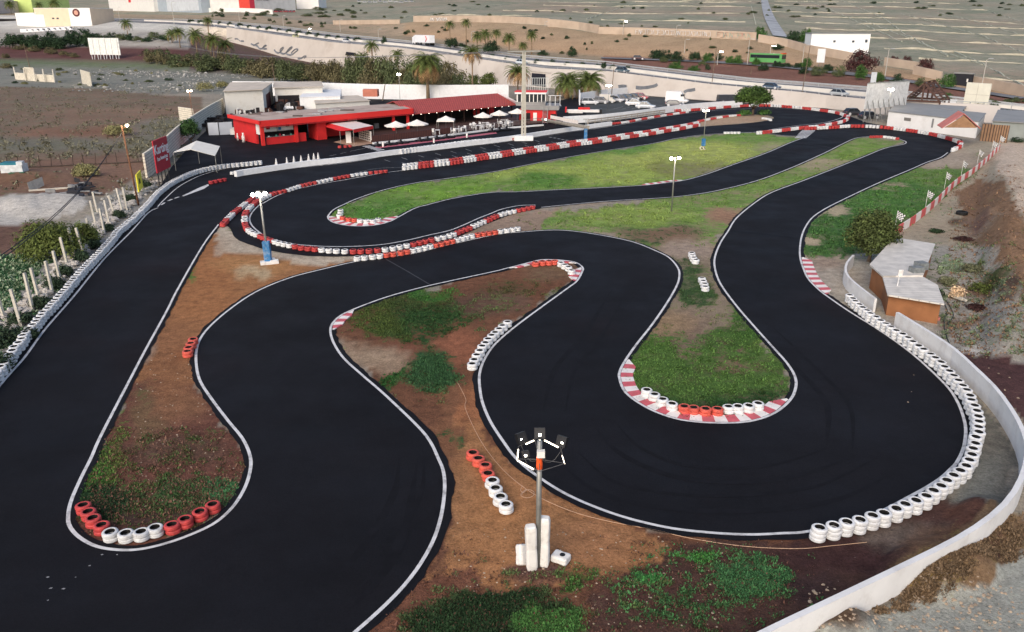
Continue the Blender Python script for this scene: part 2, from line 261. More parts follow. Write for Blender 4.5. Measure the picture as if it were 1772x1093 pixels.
# blob = (cx, cy, rx, ry, colour or None, grass delta, grass colour or None)
BLOBS = [
 (860,420,60,14,S(142,112,92),-.2,None),(1140,405,70,14,S(120,92,70),-.3,GD),(1190,430,50,16,S(150,130,112),-.5,None),(1260,375,40,14,S(150,112,86),-.5,None),
 (1000,345,50,6,S(150,128,104),-.35,None),(1090,372,90,16,None,.3,S(122,142,72)),(1330,315,60,10,None,.3,S(108,134,66)),(1500,262,45,12,None,.3,S(110,136,64)),(1420,283,50,9,S(160,146,112),-.35,None),
 (1010,300,160,18,None,.05,S(142,158,80)),(1180,268,130,22,None,.1,S(150,160,86)),(1190,292,60,12,S(128,124,84),-.35,S(124,130,70)),(760,330,80,14,None,.2,S(108,142,58)),(660,365,70,16,None,.3,S(82,122,52)),
 (1350,255,45,10,S(158,144,112),-.25,S(136,146,90)),(1040,255,90,10,None,.2,S(98,132,62)),(940,312,60,10,None,.2,S(86,122,54)),
 (1450,400,60,50,None,.25,S(66,100,52)),(1560,345,70,34,None,.3,S(74,110,54)),(1610,300,50,20,None,.3,S(92,120,60)),(1400,415,26,8,S(168,150,120),-.8,None),(1445,365,30,10,S(164,148,118),-.7,None),(1590,283,60,8,S(158,140,118),-.6,None),(1535,322,40,8,S(160,138,112),-.5,None),
 (1650,275,50,14,S(160,144,124),-1,None),(1440,480,50,26,S(160,148,132),-.8,None),(1425,455,40,10,S(150,130,112),-.4,None),
 (1195,590,30,50,S(132,108,88),-.18,None),(1290,625,40,22,S(128,96,78),-.35,None),(1200,500,30,16,None,.4,GD),(1208,517,18,14,None,.5,GD),(1190,462,24,20,None,.4,GD),(1320,610,40,60,None,.2,S(88,110,54)),(1140,650,50,60,None,.2,S(74,104,44)),(1240,690,110,24,None,.1,S(36,64,34)),  # dark green behind the hairpin tyres: grass colour that includes their painted shade
 (1150,560,50,20,S(150,122,88),-.2,None),(1230,640,120,50,None,.2,S(76,104,50)),(1290,550,30,40,None,.4,S(66,96,44)),
 (690,520,90,22,None,.62,S(62,72,38)),(740,560,80,32,None,.7,S(44,70,36)),(650,555,50,24,None,.6,S(66,80,38)),(900,500,70,18,None,.4,S(76,74,46)),(830,530,60,20,S(92,66,50),.25,None),(750,640,60,34,None,.85,S(50,80,48)),(700,600,40,30,S(118,72,50),-.2,None),(800,600,30,30,S(140,84,54),-.6,None),(740,508,60,8,None,.4,S(60,98,44)),(955,470,50,12,S(112,86,62),.1,None),
 (640,620,60,24,S(158,132,104),-.3,None),(880,520,40,20,S(110,80,62),.15,None),(672,655,14,22,None,.6,S(44,80,38)),
 (820,700,30,30,S(160,100,58),-.5,None),(775,720,20,70,S(128,84,54),.05,None),(785,760,12,20,None,.5,GD),(800,860,40,70,S(156,108,64),-.3,None),(900,900,90,60,S(166,112,62),-.3,None),(1030,940,60,40,S(160,108,64),-.3,None),
 (760,905,16,80,S(96,62,48),.1,None),(930,990,50,14,S(92,66,60),.2,None),
 (870,1068,130,50,None,.95,S(34,52,30)),(760,1085,60,26,None,.6,S(36,56,32)),(1000,1003,28,12,None,.6,S(62,92,44)),(1100,1020,60,30,S(86,56,48),.2,S(76,92,52)),(1300,1003,70,36,None,.75,S(52,88,54)),(1200,960,50,12,None,.5,S(60,110,50)),(1130,1000,14,8,None,.8,S(56,112,56)),(1180,1060,60,30,None,.3,S(50,76,44)),
 (950,1080,60,26,None,.5,S(62,98,48)),(1400,1020,50,30,S(64,46,44),-.2,None),
 (1450,960,120,30,S(66,42,40),-.4,None),(1560,930,60,24,S(104,90,80),0,None),(1690,830,40,40,S(112,112,104),0,None),
 (270,860,120,40,None,.22,S(64,84,42)),(165,830,26,60,None,.75,S(62,98,42)),(180,870,40,30,None,.5,S(38,60,36)),(330,855,70,30,None,.3,S(60,84,48)),(300,780,80,24,S(92,66,52),.1,None),(385,850,30,20,None,.35,GE),(300,700,60,30,S(128,86,56),-.1,None),(250,720,20,40,S(112,84,56),.25,None),(200,765,16,60,None,.45,S(84,104,50)),  # darkest green behind the island tip tyres: weeds with the tyres' shade painted in
 (330,460,16,40,None,.75,S(84,106,52)),(350,500,60,70,S(152,98,52),-.2,None),(440,460,60,16,S(160,112,62),-.2,None),(435,472,30,6,S(172,148,112),0,None),(402,401,10,5,None,.8,GD),(300,620,60,60,S(134,88,52),-.1,None),(255,890,90,20,S(74,56,48),0,None),
 (1600,330,30,14,None,0,None),(1650,400,60,18,S(158,142,118),0,None),(1690,350,22,26,S(124,94,70),0,None),(1660,385,14,8,S(84,66,54),0,None),(1690,395,20,14,S(112,84,72),.1,None),(1692,462,14,12,None,.4,GO),(1712,500,16,14,S(112,92,66),.45,S(66,76,46)),(1650,460,20,14,None,.4,S(120,136,104)),(1700,500,40,14,S(124,96,78),.1,None),(1740,530,16,24,S(80,62,52),.1,None),
 (1600,560,70,20,S(164,154,138),-.1,None),(1690,570,50,20,S(152,150,140),0,None),(1660,560,40,10,S(128,104,86),.1,None),(1690,605,30,10,S(196,190,180),-.2,None),
 (1622,960,60,34,S(118,84,58),.3,S(126,104,64)),(1700,960,50,26,S(92,62,52),.1,None),(1600,1010,60,24,S(126,98,60),.3,S(132,112,60)),(1450,1085,50,20,S(92,70,52),.1,None),(1660,900,30,24,S(96,62,48),0,None),
 (210,200,160,14,S(128,100,80),-.1,None),(150,230,120,10,S(130,92,70),-.2,None),(280,245,60,30,S(118,112,102),.2,None),(60,250,160,12,S(112,108,96),.1,None),(300,215,60,10,S(116,112,104),.2,None),
 (40,312,60,10,S(120,86,62),0,None),(1480,300,1,1,None,0,None),
]
def noise2(x, y, s): return noise.noise(Vector((x * s, y * s, 3.1)))
def groundcol(px, py):
    k = min(1.0, max(.12, (py - 90) / 500)); ox, oy = px, py
    px = ox + k * (30 * noise2(ox, oy * 1.7, .018) + 16 * noise2(ox + 99, oy * 1.7, .06)); py = oy + k * (16 * noise2(ox, oy * 1.7 + 77, .018) + 8 * noise2(ox + 31, oy * 1.7, .07))
    c = Vector(GREY) * .9; g = .15; gc = Vector(GO)
    for P, col, ga, gcol in ZBB:
        if P[0] <= px <= P[1] and P[2] <= py <= P[3] and inpoly(px, py, P[4]): c = Vector(col); g = ga; gc = Vector(gcol)
    for cx, cy, rx, ry, col, dg, gcol in BLOBS:
        dx, dy = (px - cx) / rx, (py - cy) / ry; q = dx * dx + dy * dy
        if q < 2.2:
            w = max(0, 1 - q / 2.2); w = w * w * (3 - 2 * w)
            if col: c = c.lerp(Vector(col), w)
            g += dg * w
            if gcol: gc = gc.lerp(Vector(gcol), min(1, w * 1.3))
    l_ = c.x * .3 + c.y * .6 + c.z * .1; c = Vector((l_, l_ * .985, l_ * .95)).lerp(c, .84); return c, g, gc
ZBB = [((min(p[0] for p in P), max(p[0] for p in P), min(p[1] for p in P), max(p[1] for p in P), P), c, g, gc) for P, c, g, gc in ZONES]
def relief(px, py, p):                                  # spoil heaps and bumps outside the kerbs
    z = 0
    def hump(cx, cy, rx, ry, h):
        q = ((px - cx) / rx) ** 2 + ((py - cy) / ry) ** 2
        return h * max(0, 1 - q) ** 1.0 if q < 1 else 0
    z += hump(1748, 400, 60, 150, 2.1) + hump(1630, 985, 110, 60, .8) + hump(1455, 1095, 70, 40, .6) + hump(1700, 905, 60, 50, .5) + hump(1745, 560, 50, 70, 1.2) + hump(85, 355, 110, 22, .7) + hump(60, 310, 90, 18, .5)
    far = max(0, min(1, (155 - py) / 20)) if 130 < px < 480 else 0
    z += far * .5 * abs(noise2(p.x, p.y, .12))
    if z > .01: z += .5 * min(1, z) * (noise2(p.x, p.y, .8) + .8 * noise2(p.x, p.y, .3))
    return z
HILL = [S(150,152,128), S(140,146,118), S(160,146,126)]
def build_ground():
    xs = [-900 + 60 * i for i in range(14)] + [-60 + 7 * i for i in range(270)] + [1830 + 60 * i for i in range(12)]
    nx = len(xs); V = []; col = []; gr = []; gcl = []; F = []
    def put(p, c, g, gc): V.append(p); col.extend((*c, 1)); gr.append(g); gcl.extend((*gc, 1))
    n0 = 190; rows = 0
    for r in range(n0 + 1):
        t = r / n0; t = 1 - (1 - t) ** 1.55
        for x in xs:
            b = lin(B0, x); py = 1500 + (b - 1500) * t; p = at(x, py, 0); c, g, gc = groundcol(x, py)
            p.z += relief(x, py, p); 
            if r == n0: p.z = 0
            put(p, c, g, gc)
        rows += 1
    def strip(la, lb, n, cf, e=1.0):
        nonlocal rows
        for r in range(1, n + 1):
            t = (r / n) ** e
            for x in xs:
                a = at(x, lin(B0, x), 0) if la is B0 else bl(la, x); b = bl(lb, x); p = a.lerp(b, t)
                c, g, gc = cf(x, t, p); put(p, c, g, gc)
            rows += 1
    def c_w(x, t, p):
        if x < 330: 
            if t < .25: return Vector(S(104,112,92)), .5, Vector(S(92,104,66))
            return Vector(S(94,64,60)) if t < .62 else Vector(S(160,154,144)), .08, Vector(GO)
        return Vector(S(92,72,68)), .3, Vector(S(80,88,58))
    strip(B0, W0, 8, c_w)
    strip(W0, B1, 2, lambda x, t, p: (Vector(S(200,188,170)) if x > 330 else Vector(S(190,186,176)), 0, Vector(GO)))
    strip(B1, B2, 3, lambda x, t, p: (Vector(S(188,182,172)), 0, Vector(GO)))
    def c_b(x, t, p):
        if x < 1040: return Vector(S(150,134,112)), .25, Vector(GO)
        return Vector(S(118,84,72)), .12, Vector(GO)
    strip(B2, B3, 5, c_b)
    def c_e(x, t, p):
        if x < 700: return Vector(S(162,142,120)), .35, Vector(S(112,116,90))
        return Vector(S(172,142,112)).lerp(Vector(S(150,132,108)), t), .12, Vector(S(100,96,72))
    strip(B3, B4, 8, c_e)
    def c_h(x, t, p):
        k = noise2(p.x, p.y, .012); c = Vector(S(144,140,123)).lerp(Vector(S(152,136,119)), min(1, max(0, k * 2 + .2)))
        return c, .42 + .35 * noise2(p.x, p.y, .03), Vector(S(112,120,100))
    strip(B4, B5, 46, c_h, 2.2)
    for r in range(rows - 1):
        for i in range(nx - 1):
            a = r * nx + i; F.append((a, a + 1, a + nx + 1, a + nx))
    me = bpy.data.meshes.new('ground'); me.from_pydata(V, [], F)
    me.attributes.new('soil', 'FLOAT_COLOR', 'POINT').data.foreach_set('color', col)
    me.attributes.new('plantcol', 'FLOAT_COLOR', 'POINT').data.foreach_set('color', gcl)
    me.attributes.new('plants', 'FLOAT', 'POINT').data.foreach_set('value', gr)
    me.polygons.foreach_set('use_smooth', [True] * len(F)); me.update()
    m, t, b = nt('earth'); N, L = t.nodes.new, t.links.new
    def attr(n): a = N('ShaderNodeAttribute'); a.attribute_name = n; return a
    A, B, G = attr('soil'), attr('plantcol'), attr('plants'); geo = N('ShaderNodeNewGeometry')
    def nz(s, d=6, ro=.6):
        n = N('ShaderNodeTexNoise'); n.inputs['Scale'].default_value = s; n.inputs['Detail'].default_value = d; n.inputs['Roughness'].default_value = ro
        L(geo.outputs['Position'], n.inputs['Vector']); return n
    def rng(src, a0, a1, b0, b1):
        r = N('ShaderNodeMapRange'); r.inputs[1].default_value = a0; r.inputs[2].default_value = a1; r.inputs[3].default_value = b0; r.inputs[4].default_value = b1; L(src, r.inputs[0]); return r.outputs[0]
    def math2(op, a, c):
        n = N('ShaderNodeMath'); n.operation = op
        for i, q in enumerate((a, c)):
            if isinstance(q, (int, float)): n.inputs[i].default_value = q
            else: L(q, n.inputs[i])
        return n.outputs[0]
    n_lo, n_mid, n_hi = nz(.22, 5), nz(1.6, 6, .7), nz(9, 5, .75)
    mixn = math2('ADD', math2('MULTIPLY', n_lo.outputs[0], .5), math2('ADD', math2('MULTIPLY', n_mid.outputs[0], .8), math2('MULTIPLY', n_hi.outputs[0], .5)))
    s = math2('ADD', G.outputs['Fac'], math2('MULTIPLY', math2('SUBTRACT', mixn, .9), 2.6))
    msk = rng(s, .42, .62, 0, 1)
    def scale(c, f):
        v = N('ShaderNodeVectorMath'); v.operation = 'SCALE'; L(c, v.inputs[0]); L(f, v.inputs['Scale']); return v.outputs[0]
    soil = scale(A.outputs['Color'], math2('MULTIPLY', rng(n_mid.outputs[0], .3, .7, .66, 1.36), math2('MULTIPLY', rng(n_hi.outputs[0], .3, .7, .62, 1.42), rng(nz(.08, 3).outputs[0], .3, .7, .85, 1.15))))
    # small pale stones
    vo = N('ShaderNodeTexVoronoi'); vo.inputs['Scale'].default_value = 3.2; L(geo.outputs['Position'], vo.inputs['Vector'])
    st = math2('MULTIPLY', rng(vo.outputs['Distance'], .0, .11, 1, 0), rng(vo.outputs['Color'], .55, .6, 0, .55))
    stm = N('ShaderNodeMix'); stm.data_type = 'RGBA'; L(st, stm.inputs[0]); L(soil, stm.inputs[6]); stm.inputs[7].default_value = (.34, .29, .24, 1)
    gv = math2('MULTIPLY', rng(n_hi.outputs[0], .3, .7, .4, 1.6), rng(nz(.55, 6, .75).outputs[0], .32, .68, .62, 1.38))
    gcol = scale(B.outputs['Color'], gv)
    # dry tint inside the grass
    dm = N('ShaderNodeMix'); dm.data_type = 'RGBA'; L(rng(nz(.45, 6, .7).outputs[0], .5, .66, 0, .6), dm.inputs[0]); L(gcol, dm.inputs[6]); L(stm.outputs[2], dm.inputs[7])
    mm = N('ShaderNodeMix'); mm.data_type = 'RGBA'; L(msk, mm.inputs[0]); L(stm.outputs[2], mm.inputs[6]); L(dm.outputs[2], mm.inputs[7])
    L(mm.outputs[2], b.inputs['Base Color']); b.inputs['Roughness'].default_value = .95; b.inputs['Specular IOR Level'].default_value = .1
    bp = N('ShaderNodeBump'); bp.inputs['Strength'].default_value = .9; bp.inputs['Distance'].default_value = .12
    L(math2('ADD', n_mid.outputs[0], math2('MULTIPLY', n_hi.outputs[0], .5)), bp.inputs['Height']); L(bp.outputs[0], b.inputs['Normal'])
    me.materials.append(m)
    o = bpy.data.objects.new('ground', me); C.objects.link(o); struct(o)
    return o, BVHTree.FromPolygons(V, F)
ground, GB = build_ground()
def G(px, py):
    h = GB.ray_cast(Vector((0, 0, CH)), ray(px, py).normalized())
    return h[0] if h[0] else at(px, py, 0)
def GZ(x, y):
    h = GB.ray_cast(Vector((x, y, 400)), Vector((0, 0, -1))); return h[0].z if h[0] else 0
# ------------------------------------------------------------------ asphalt
def P0(pts, z=0.0): return [at(p[0], p[1], z) for p in pts]
def asphalt_mat(name, base, red=True):
    m, t, b = nt(name); N, L = t.nodes.new, t.links.new; geo = N('ShaderNodeNewGeometry')
    def nz(s, d, ro=.6):
        n = N('ShaderNodeTexNoise'); n.inputs['Scale'].default_value = s; n.inputs['Detail'].default_value = d; n.inputs['Roughness'].default_value = ro; L(geo.outputs['Position'], n.inputs['Vector']); return n
    r = N('ShaderNodeMapRange'); r.inputs[1].default_value = .3; r.inputs[2].default_value = .72; r.inputs[3].default_value = .7; r.inputs[4].default_value = 1.5; L(nz(.09, 7, .7).outputs[0], r.inputs[0])
    r2 = N('ShaderNodeMapRange'); r2.inputs[1].default_value = .25; r2.inputs[2].default_value = .75; r2.inputs[3].default_value = .7; r2.inputs[4].default_value = 1.3; L(nz(14, 4, .8).outputs[0], r2.inputs[0])
    mu = N('ShaderNodeMath'); mu.operation = 'MULTIPLY'; L(r.outputs[0], mu.inputs[0]); L(r2.outputs[0], mu.inputs[1])
    v = N('ShaderNodeVectorMath'); v.operation = 'SCALE'; v.inputs[0].default_value = base; L(mu.outputs[0], v.inputs['Scale'])
    mm = N('ShaderNodeMix'); mm.data_type = 'RGBA'; r3 = N('ShaderNodeMapRange'); r3.inputs[1].default_value = .56; r3.inputs[2].default_value = .75; r3.inputs[4].default_value = .8 if red else 0
    L(nz(.06, 3).outputs[0], r3.inputs[0]); L(r3.outputs[0], mm.inputs[0]); L(v.outputs[0], mm.inputs[6]); mm.inputs[7].default_value = (base[0] * 1.6, base[1] * 1.05, base[2] * .95, 1)
    L(mm.outputs[2], b.inputs['Base Color'])
    r4 = N('ShaderNodeMapRange'); r4.inputs[1].default_value = .35; r4.inputs[2].default_value = .65; r4.inputs[3].default_value = .72; r4.inputs[4].default_value = .92; L(nz(.25, 5).outputs[0], r4.inputs[0]); L(r4.outputs[0], b.inputs['Roughness'])
    b.inputs['Specular IOR Level'].default_value = .1
    bp = N('ShaderNodeBump'); bp.inputs['Strength'].default_value = .35; bp.inputs['Distance'].default_value = .02; L(nz(22, 3).outputs[0], bp.inputs['Height']); L(bp.outputs[0], b.inputs['Normal'])
    return m
ASPH = asphalt_mat('track_asphalt', (.0086, .0085, .0106))
def poly_sheet(name, outer, holes, z, mat):
    loops = [outer] + holes; t = tessellate_polygon([[Vector((p.x, p.y, 0)) for p in l] for l in loops])
    vs = [Vector((p.x, p.y, z)) for l in loops for p in l]
    mb = MB(); fs = []
    for f in t:
        a, b_, c = (vs[i] for i in f)
        fs.append(tuple(f) if (b_ - a).cross(c - a).z > 0 else tuple(f)[::-1])
    mb.add(vs, fs); return mb.build(name, mat)
def offset(pts, d, closed=False, rough=0):                       # sideways offset of a world polyline (positive = left)
    out = []; n = len(pts); d0 = d
    for i, p in enumerate(pts):
        if rough: d = d0 * (1 + rough * (noise2(p.x, p.y, .9) + .7 * noise2(p.x, p.y, 2.7)))
        a = pts[(i - 1) % n] if closed else pts[max(i - 1, 0)]; b_ = pts[(i + 1) % n] if closed else pts[min(i + 1, n - 1)]
        t = Vector((b_.x - a.x, b_.y - a.y, 0)); t.normalize() if t.length > 0 else None
        out.append(p + Vector((-t.y, t.x, 0)) * d)
    return out
W = lambda pts, n=5, closed=False: [at(x, y) for x, y in cr(pts, n, closed)]
def fine(P):
    L_ = sum((x - y).length for x, y in zip(P, P[1:])); return resample(P, L_ / max(2, int(L_ / .35)))
outr = W(OUTR)
outr_o = offset(fine(outr), .36, rough=.32)                              # walking down the right edge the dirt lies to the left
i1 = W(I1L)
ia = W(IA, 5, True)
def area(P): return sum(P[i].x * P[(i + 1) % len(P)].y - P[(i + 1) % len(P)].x * P[i].y for i in range(len(P))) / 2
ia_i = offset(fine(ia + [ia[0]])[:-1], .3 * (1 if area(ia) > 0 else -1), True, .3)
h1 = i1 + W(I1IN); hole1 = offset(fine(h1 + [h1[0]])[:-1], .3 * (1 if area(h1) > 0 else -1), True, .32)
it = W(IT, 4, True)
outer = outr_o + [at(*p) for p in OUTER_REST[::-1]]
AZ = .03
track = poly_sheet('track', outer, [hole1, ia_i, it], AZ, ASPH); struct(track)
CARP = [(1016,208),(1010,180),(1030,166),(1100,165),(1216,176),(1300,180),(1330,181),(1284,184),(1200,190),(1100,200)]
struct(poly_sheet('car_park', [at(*p) for p in CARP], [], AZ + .006, asphalt_mat('car_park_asphalt', (.062, .066, .066), False)))
def ribbon(mb, pts, w, z, mi=0, off=0):
    a = offset(pts, off + w / 2); b_ = offset(pts, off - w / 2); n = len(pts)
    vs = [Vector((p.x, p.y, z)) for p in a] + [Vector((p.x, p.y, z)) for p in b_]
    mb.add(vs, [(n + i, n + i + 1, i + 1, i) for i in range(n - 1)], mi)
WL = M('white_line_paint', (.62, .61, .6), .75, .12, 3, dirt=(.12, .11, .105), dscale=1.6, damt=.8)
DL = M('worn_line_paint', (.3, .3, .3), .8, .3, 2, dirt=(.06, .06, .06), dscale=.9, damt=.7)
LZ = AZ + .012
def line(name, pts, w=.16, mat=WL, n=5, off=0):
    mb = MB(); ribbon(mb, W(pts, n) if not isinstance(pts[0], Vector) else pts, w, LZ, 0, off); return struct(mb.build(name, mat))
line('track_line', L1, .145)
line('track_line', L1b[5:], .14)
line('track_line', OUTR, .145)
line('track_line', I1L, .145)
line('track_line', [*IA, IA[0]], .15)
line('track_line', LOOP, .15)
line('track_line', [(273,358),(282,348),(307,325),(333,310),(358,300),(394,291),(430,287)], .12)
line('track_line', [(700,292),(850,272),(985,253),(1069,240),(1154,226),(1200,220)], .1)
line('track_line', [(697,290),(650,292),(604,302)], .08, DL)
line('track_line', [(560,287.5),(700,267),(860,248.5),(1000,228),(1057,219.5)], .1, DL, off=.5)
mb = MB()
for a, b_ in (((279,355),(285,351)),((291,348),(298,345)),((302,343.5),(310,341))): ribbon(mb, P0([a, b_]), .22, LZ + .004)
wd = P0([(315,339.5),(345,325),(360,319),(362,321),(353,327),(318,340)]); mb.add([Vector((p.x, p.y, LZ + .006)) for p in wd], [tuple(range(6))])
struct(mb.build('pit_exit_marking', WL))
mb = MB()
for x, y in [(670,278),(700,274.5),(729,270.5),(758,267),(785,263.5),(811,260),(836,256.5),(860,253),(884,250),(907,247),(929,244),(700,283),(730,279),(759,275),(787,271),(814,267),(840,263),(866,259.5),(889.6,256.5),(913,253),(936,250),(959,247)]:
    a, b_ = at(x - 5, y - 1.7), at(x + 5, y + 1.7); ribbon(mb, [a, b_], .1, LZ)
for i in range(6):
    a = at(951 + i * 7, 237.3 + i * 1.3); b_ = at(954.5 + i * 7, 238 + i * 1.3); ribbon(mb, [a, b_], .45, LZ + .004)
struct(mb.build('starting_grid_marking', DL))
def zebra(q, n, name='crossing_marking', fr=.55):
    mb = MB(); a, b_, c, d = [at(*p) for p in q]
    for i in range(n):
        t0, t1 = i / n, (i + fr) / n
        mb.add([Vector((v.x, v.y, LZ + .004)) for v in (a.lerp(d, t0), b_.lerp(c, t0), b_.lerp(c, t1), a.lerp(d, t1))], [(0, 1, 2, 3)])
    for f in range(len(mb.f)):
        p = [mb.v[i] for i in mb.f[f]]
        if (p[1] - p[0]).cross(p[2] - p[0]).z < 0: mb.f[f] = mb.f[f][::-1]
    return struct(mb.build(name, WL))
zebra([(1388,225),(1411,226),(1394,240),(1374,240)], 7)
zebra([(626,253),(640,252),(668,260),(655,262)], 6)
mb = MB()
for a, b_ in (((570,270),(582,267.5)),((589,266),(599,263.5)),((606,262),(632,256.5)),((500,278),(512,276)),((520,275),(532,273)),((493,240),(500,240))): ribbon(mb, P0([a, b_]), .1, LZ)
for i in range(9): ribbon(mb, P0([(1060 + i * 17, 189 - i * .6), (1078 + i * 17, 184.5 - i * .6)]), .12, LZ + .002)
for i in range(7): ribbon(mb, P0([(1070 + i * 20, 199 - i * 1.5), (1092 + i * 20, 193.5 - i * 1.5)]), .12, LZ + .002)
struct(mb.build('parking_marking', DL))
# tar joints, seams and rubber marks
SEAM = M('seam_tar', (.05, .05, .055), .8, .3, 3); RUB = M('rubber_marks', (.0062, .0062, .0084), .9, .3, 1.5, spec=.15)
mb = MB(); ribbon(mb, P0([(668,449),(705,470),(744,493)]), .09, LZ); ribbon(mb, P0([(1360,245.5),(1400,250),(1425,253),(1440,257)]), .07, LZ); struct(mb.build('asphalt_seam', SEAM))
mb = MB(); ribbon(mb, P0([(1262,399),(1320,405),(1388,414)]), .5, LZ - .004)
struct(mb.build('asphalt_patch', asphalt_mat('patch_asphalt', (.0064, .0064, .0084), False)))
mb = MB()
for pts in ([(690,793),(686,840),(670,880),(640,930),(610,970),(560,1015)],[(722,800),(714,850),(706,900),(690,950),(650,1010),(600,1060)],
            [(960,790),(1030,850),(1150,880),(1300,885),(1450,865),(1560,810)],[(1030,740),(1080,790),(1190,830),(1350,830),(1480,790)],
            [(1060,500),(1010,580),(960,640),(940,710)],[(1300,560),(1380,640),(1430,700),(1430,770)]):
    q = W(pts, 6); nq = len(q); kz = len(mb.f) * .00002
    for off_, w_ in ((0, .3), (1.1, .2)):
        c_ = offset(q, off_); A_ = [p.lerp(r_, 0) for p, r_ in zip(c_, c_)]
        l_ = [offset(c_, w_ * .5 * min(1, 4 * i / nq, 4 * (nq - 1 - i) / nq) + .01)[i] for i in range(nq)]; r2 = [offset(c_, -w_ * .5 * min(1, 4 * i / nq, 4 * (nq - 1 - i) / nq) - .01)[i] for i in range(nq)]
        kz += .0013; mb.add([Vector((p.x, p.y, LZ - .009 + kz)) for p in l_ + r2], [(nq + i, nq + i + 1, i + 1, i) for i in range(nq - 1)])
m_rub = RUB; struct(mb.build('rubber_marks', m_rub))
mb = MB(); rnd = random.Random(5)
for x, y in [(83,1000),(88,1019),(110,1020),(84,1040),(155,980),(131,1000),(203,961),(177,961)]:
    p = at(x, y); a = rnd.uniform(0, 3); s_ = rnd.uniform(.02, .05)
    mb.add([Vector((p.x + s_ * math.cos(a + k) * (1.6 if k % 2 else .6), p.y + s_ * math.sin(a + k), LZ)) for k in (0, 1.5, 3.1, 4.6)], [(0, 1, 2, 3)])
struct(mb.build('paint_flecks', DL))
# ------------------------------------------------------------------ kerbs
KR, KW = M('kerb_red', S(196, 92, 100), .7, .15, 3, dirt=(.25,.15,.14), damt=.5), M('kerb_white', S(226, 220, 214), .7, .1, 3, dirt=(.35,.3,.27), damt=.4)
def kerb(pts, w, label, side=1, seg=.62, h=.05):
    q = resample(W(pts, 6), seg * .5); mb = MB(); inn = offset(q, side * .09); out = offset(q, side * (w + .09)); n = len(q)
    for i in range(n - 1):
        tp = lambda k: min(1, k / 3, (n - 1 - k) / 3) * .85 + .15
        a, b_ = inn[i], inn[i + 1]; c = inn[i + 1].lerp(out[i + 1], tp(i + 1)); d = inn[i].lerp(out[i], tp(i))
        z0, z1 = AZ + .004, AZ + h
        vs = [Vector((a.x, a.y, z0 + .01)), Vector((b_.x, b_.y, z0 + .01)), Vector((c.x, c.y, z1)), Vector((d.x, d.y, z1)), Vector((c.x, c.y, 0)), Vector((d.x, d.y, 0))]
        fs = [(0, 1, 2, 3), (3, 2, 4, 5)]
        if (vs[1] - vs[0]).cross(vs[2] - vs[0]).z < 0: fs = [f[::-1] for f in fs]
        mb.add(vs, fs, (i // 2) % 2)
    o = mb.build('kerb', [KW, KR], origin=q[0] * 1.0); return tag(o, label, 'kerb', 'red and white kerbs')
kerb([(1385,445.7),(1388,459),(1398,482),(1416,501),(1428,510)], .75, 'red and white striped kerb on the right edge opposite the hut and its white wall', 1)
kerb([(1083,623),(1073,642),(1072,656),(1082,679),(1107,699),(1141,716),(1183,728),(1240,732.6),(1296,730),(1339,716),(1367,693)], .66, 'longest red and white kerb, curving around the hairpin below white and red tyres', 1)
kerb([(567,375),(570,381),(581,386.5),(604,391),(632,391.5),(655,389),(674.5,383.6),(691,375)], .95, 'red and white kerb around the left tip of the long green island', 1)
kerb([(1008.6,464),(1007,471.5),(998,487)], .7, 'red and white kerb at the right tip of the brown island', -1)
kerb([(999.6,456),(984,452),(961,449.7),(938,449.7),(920,453.5),(879,464)], .45, 'narrow faded kerb behind the tyres on top of the brown island', 1)
kerb([(609,537),(589,547),(575,561),(573,572)], .6, 'short red and white kerb on the left bulge of the brown island', 1)
kerb([(1182,312.5),(1160,315),(1140,318),(1112,321)], .6, 'small white and red kerb at the lower edge of the long green island', -1)
# ------------------------------------------------------------------ tyre stacks
TW = M('tyre_white', (.6, .6, .59), .6, .12, 6, dirt=(.2, .18, .16), dscale=3.2, damt=.75)
TWN = M('tyre_white_fresh', (.7, .7, .69), .6, .1, 6, dirt=(.26, .24, .22), dscale=3, damt=.7)
TR = M('tyre_red', S(184, 66, 64), .55, .18, 5, dirt=(.07, .025, .02), dscale=3.4, damt=.75)
TO = M('tyre_orange_red', S(206, 90, 74), .55, .15, 5, dirt=(.1, .035, .03), dscale=3.4, damt=.7)
TD = M('tyre_dark_red', S(168, 52, 56), .6, .2, 5, dirt=(.1, .02, .02), dscale=2.2, damt=.6)
RBK = M('tyre_rubber', (.012, .012, .012), .7, .2, 6)
PROF = [(.178, .172), (.19, .184), (.235, .184), (.272, .166), (.292, .14), (.292, .11), (.287, .09), (.292, .07), (.292, .04), (.272, .014), (.235, 0), (.19, 0), (.178, .012), (.215, .09)]
def tyre_mb(mb, c, n, tilt=0.0, ang=0.0, s=1.0):
    o = len(mb.v); mb.lathe([(r * s, z * s) for r, z in PROF], n, (0, 0, 0), [0, 0, 0, 0, 0, 0, 0, 0, 0, 0, 0, 1, 1, 1], True)
    A = Matrix.Rotation(tilt, 3, (math.cos(ang), math.sin(ang), 0))
    for i in range(o, len(mb.v)): mb.v[i] = A @ mb.v[i] + Vector(c)
SM = {}
def stack_mesh(k, mat, var, n):
    key = (k, mat.name, var, n)
    if key not in SM:
        rr = random.Random(hash((k, var)) & 255); mb = MB()
        for i in range(k): tyre_mb(mb, (rr.uniform(-.02, .02), rr.uniform(-.02, .02), i * .182), n, R(rr.uniform(-1.5, 1.5)) if i else 0, rr.uniform(0, 6))
        me = bpy.data.meshes.new('tyre_stack'); me.from_pydata(mb.v, [], mb.f); me.materials.append(mat); me.materials.append(RBK)
        me.polygons.foreach_set('material_index', mb.m); me.polygons.foreach_set('use_smooth', [True] * len(mb.f)); me.update(); SM[key] = me
    return SM[key]
tyre_me = {}
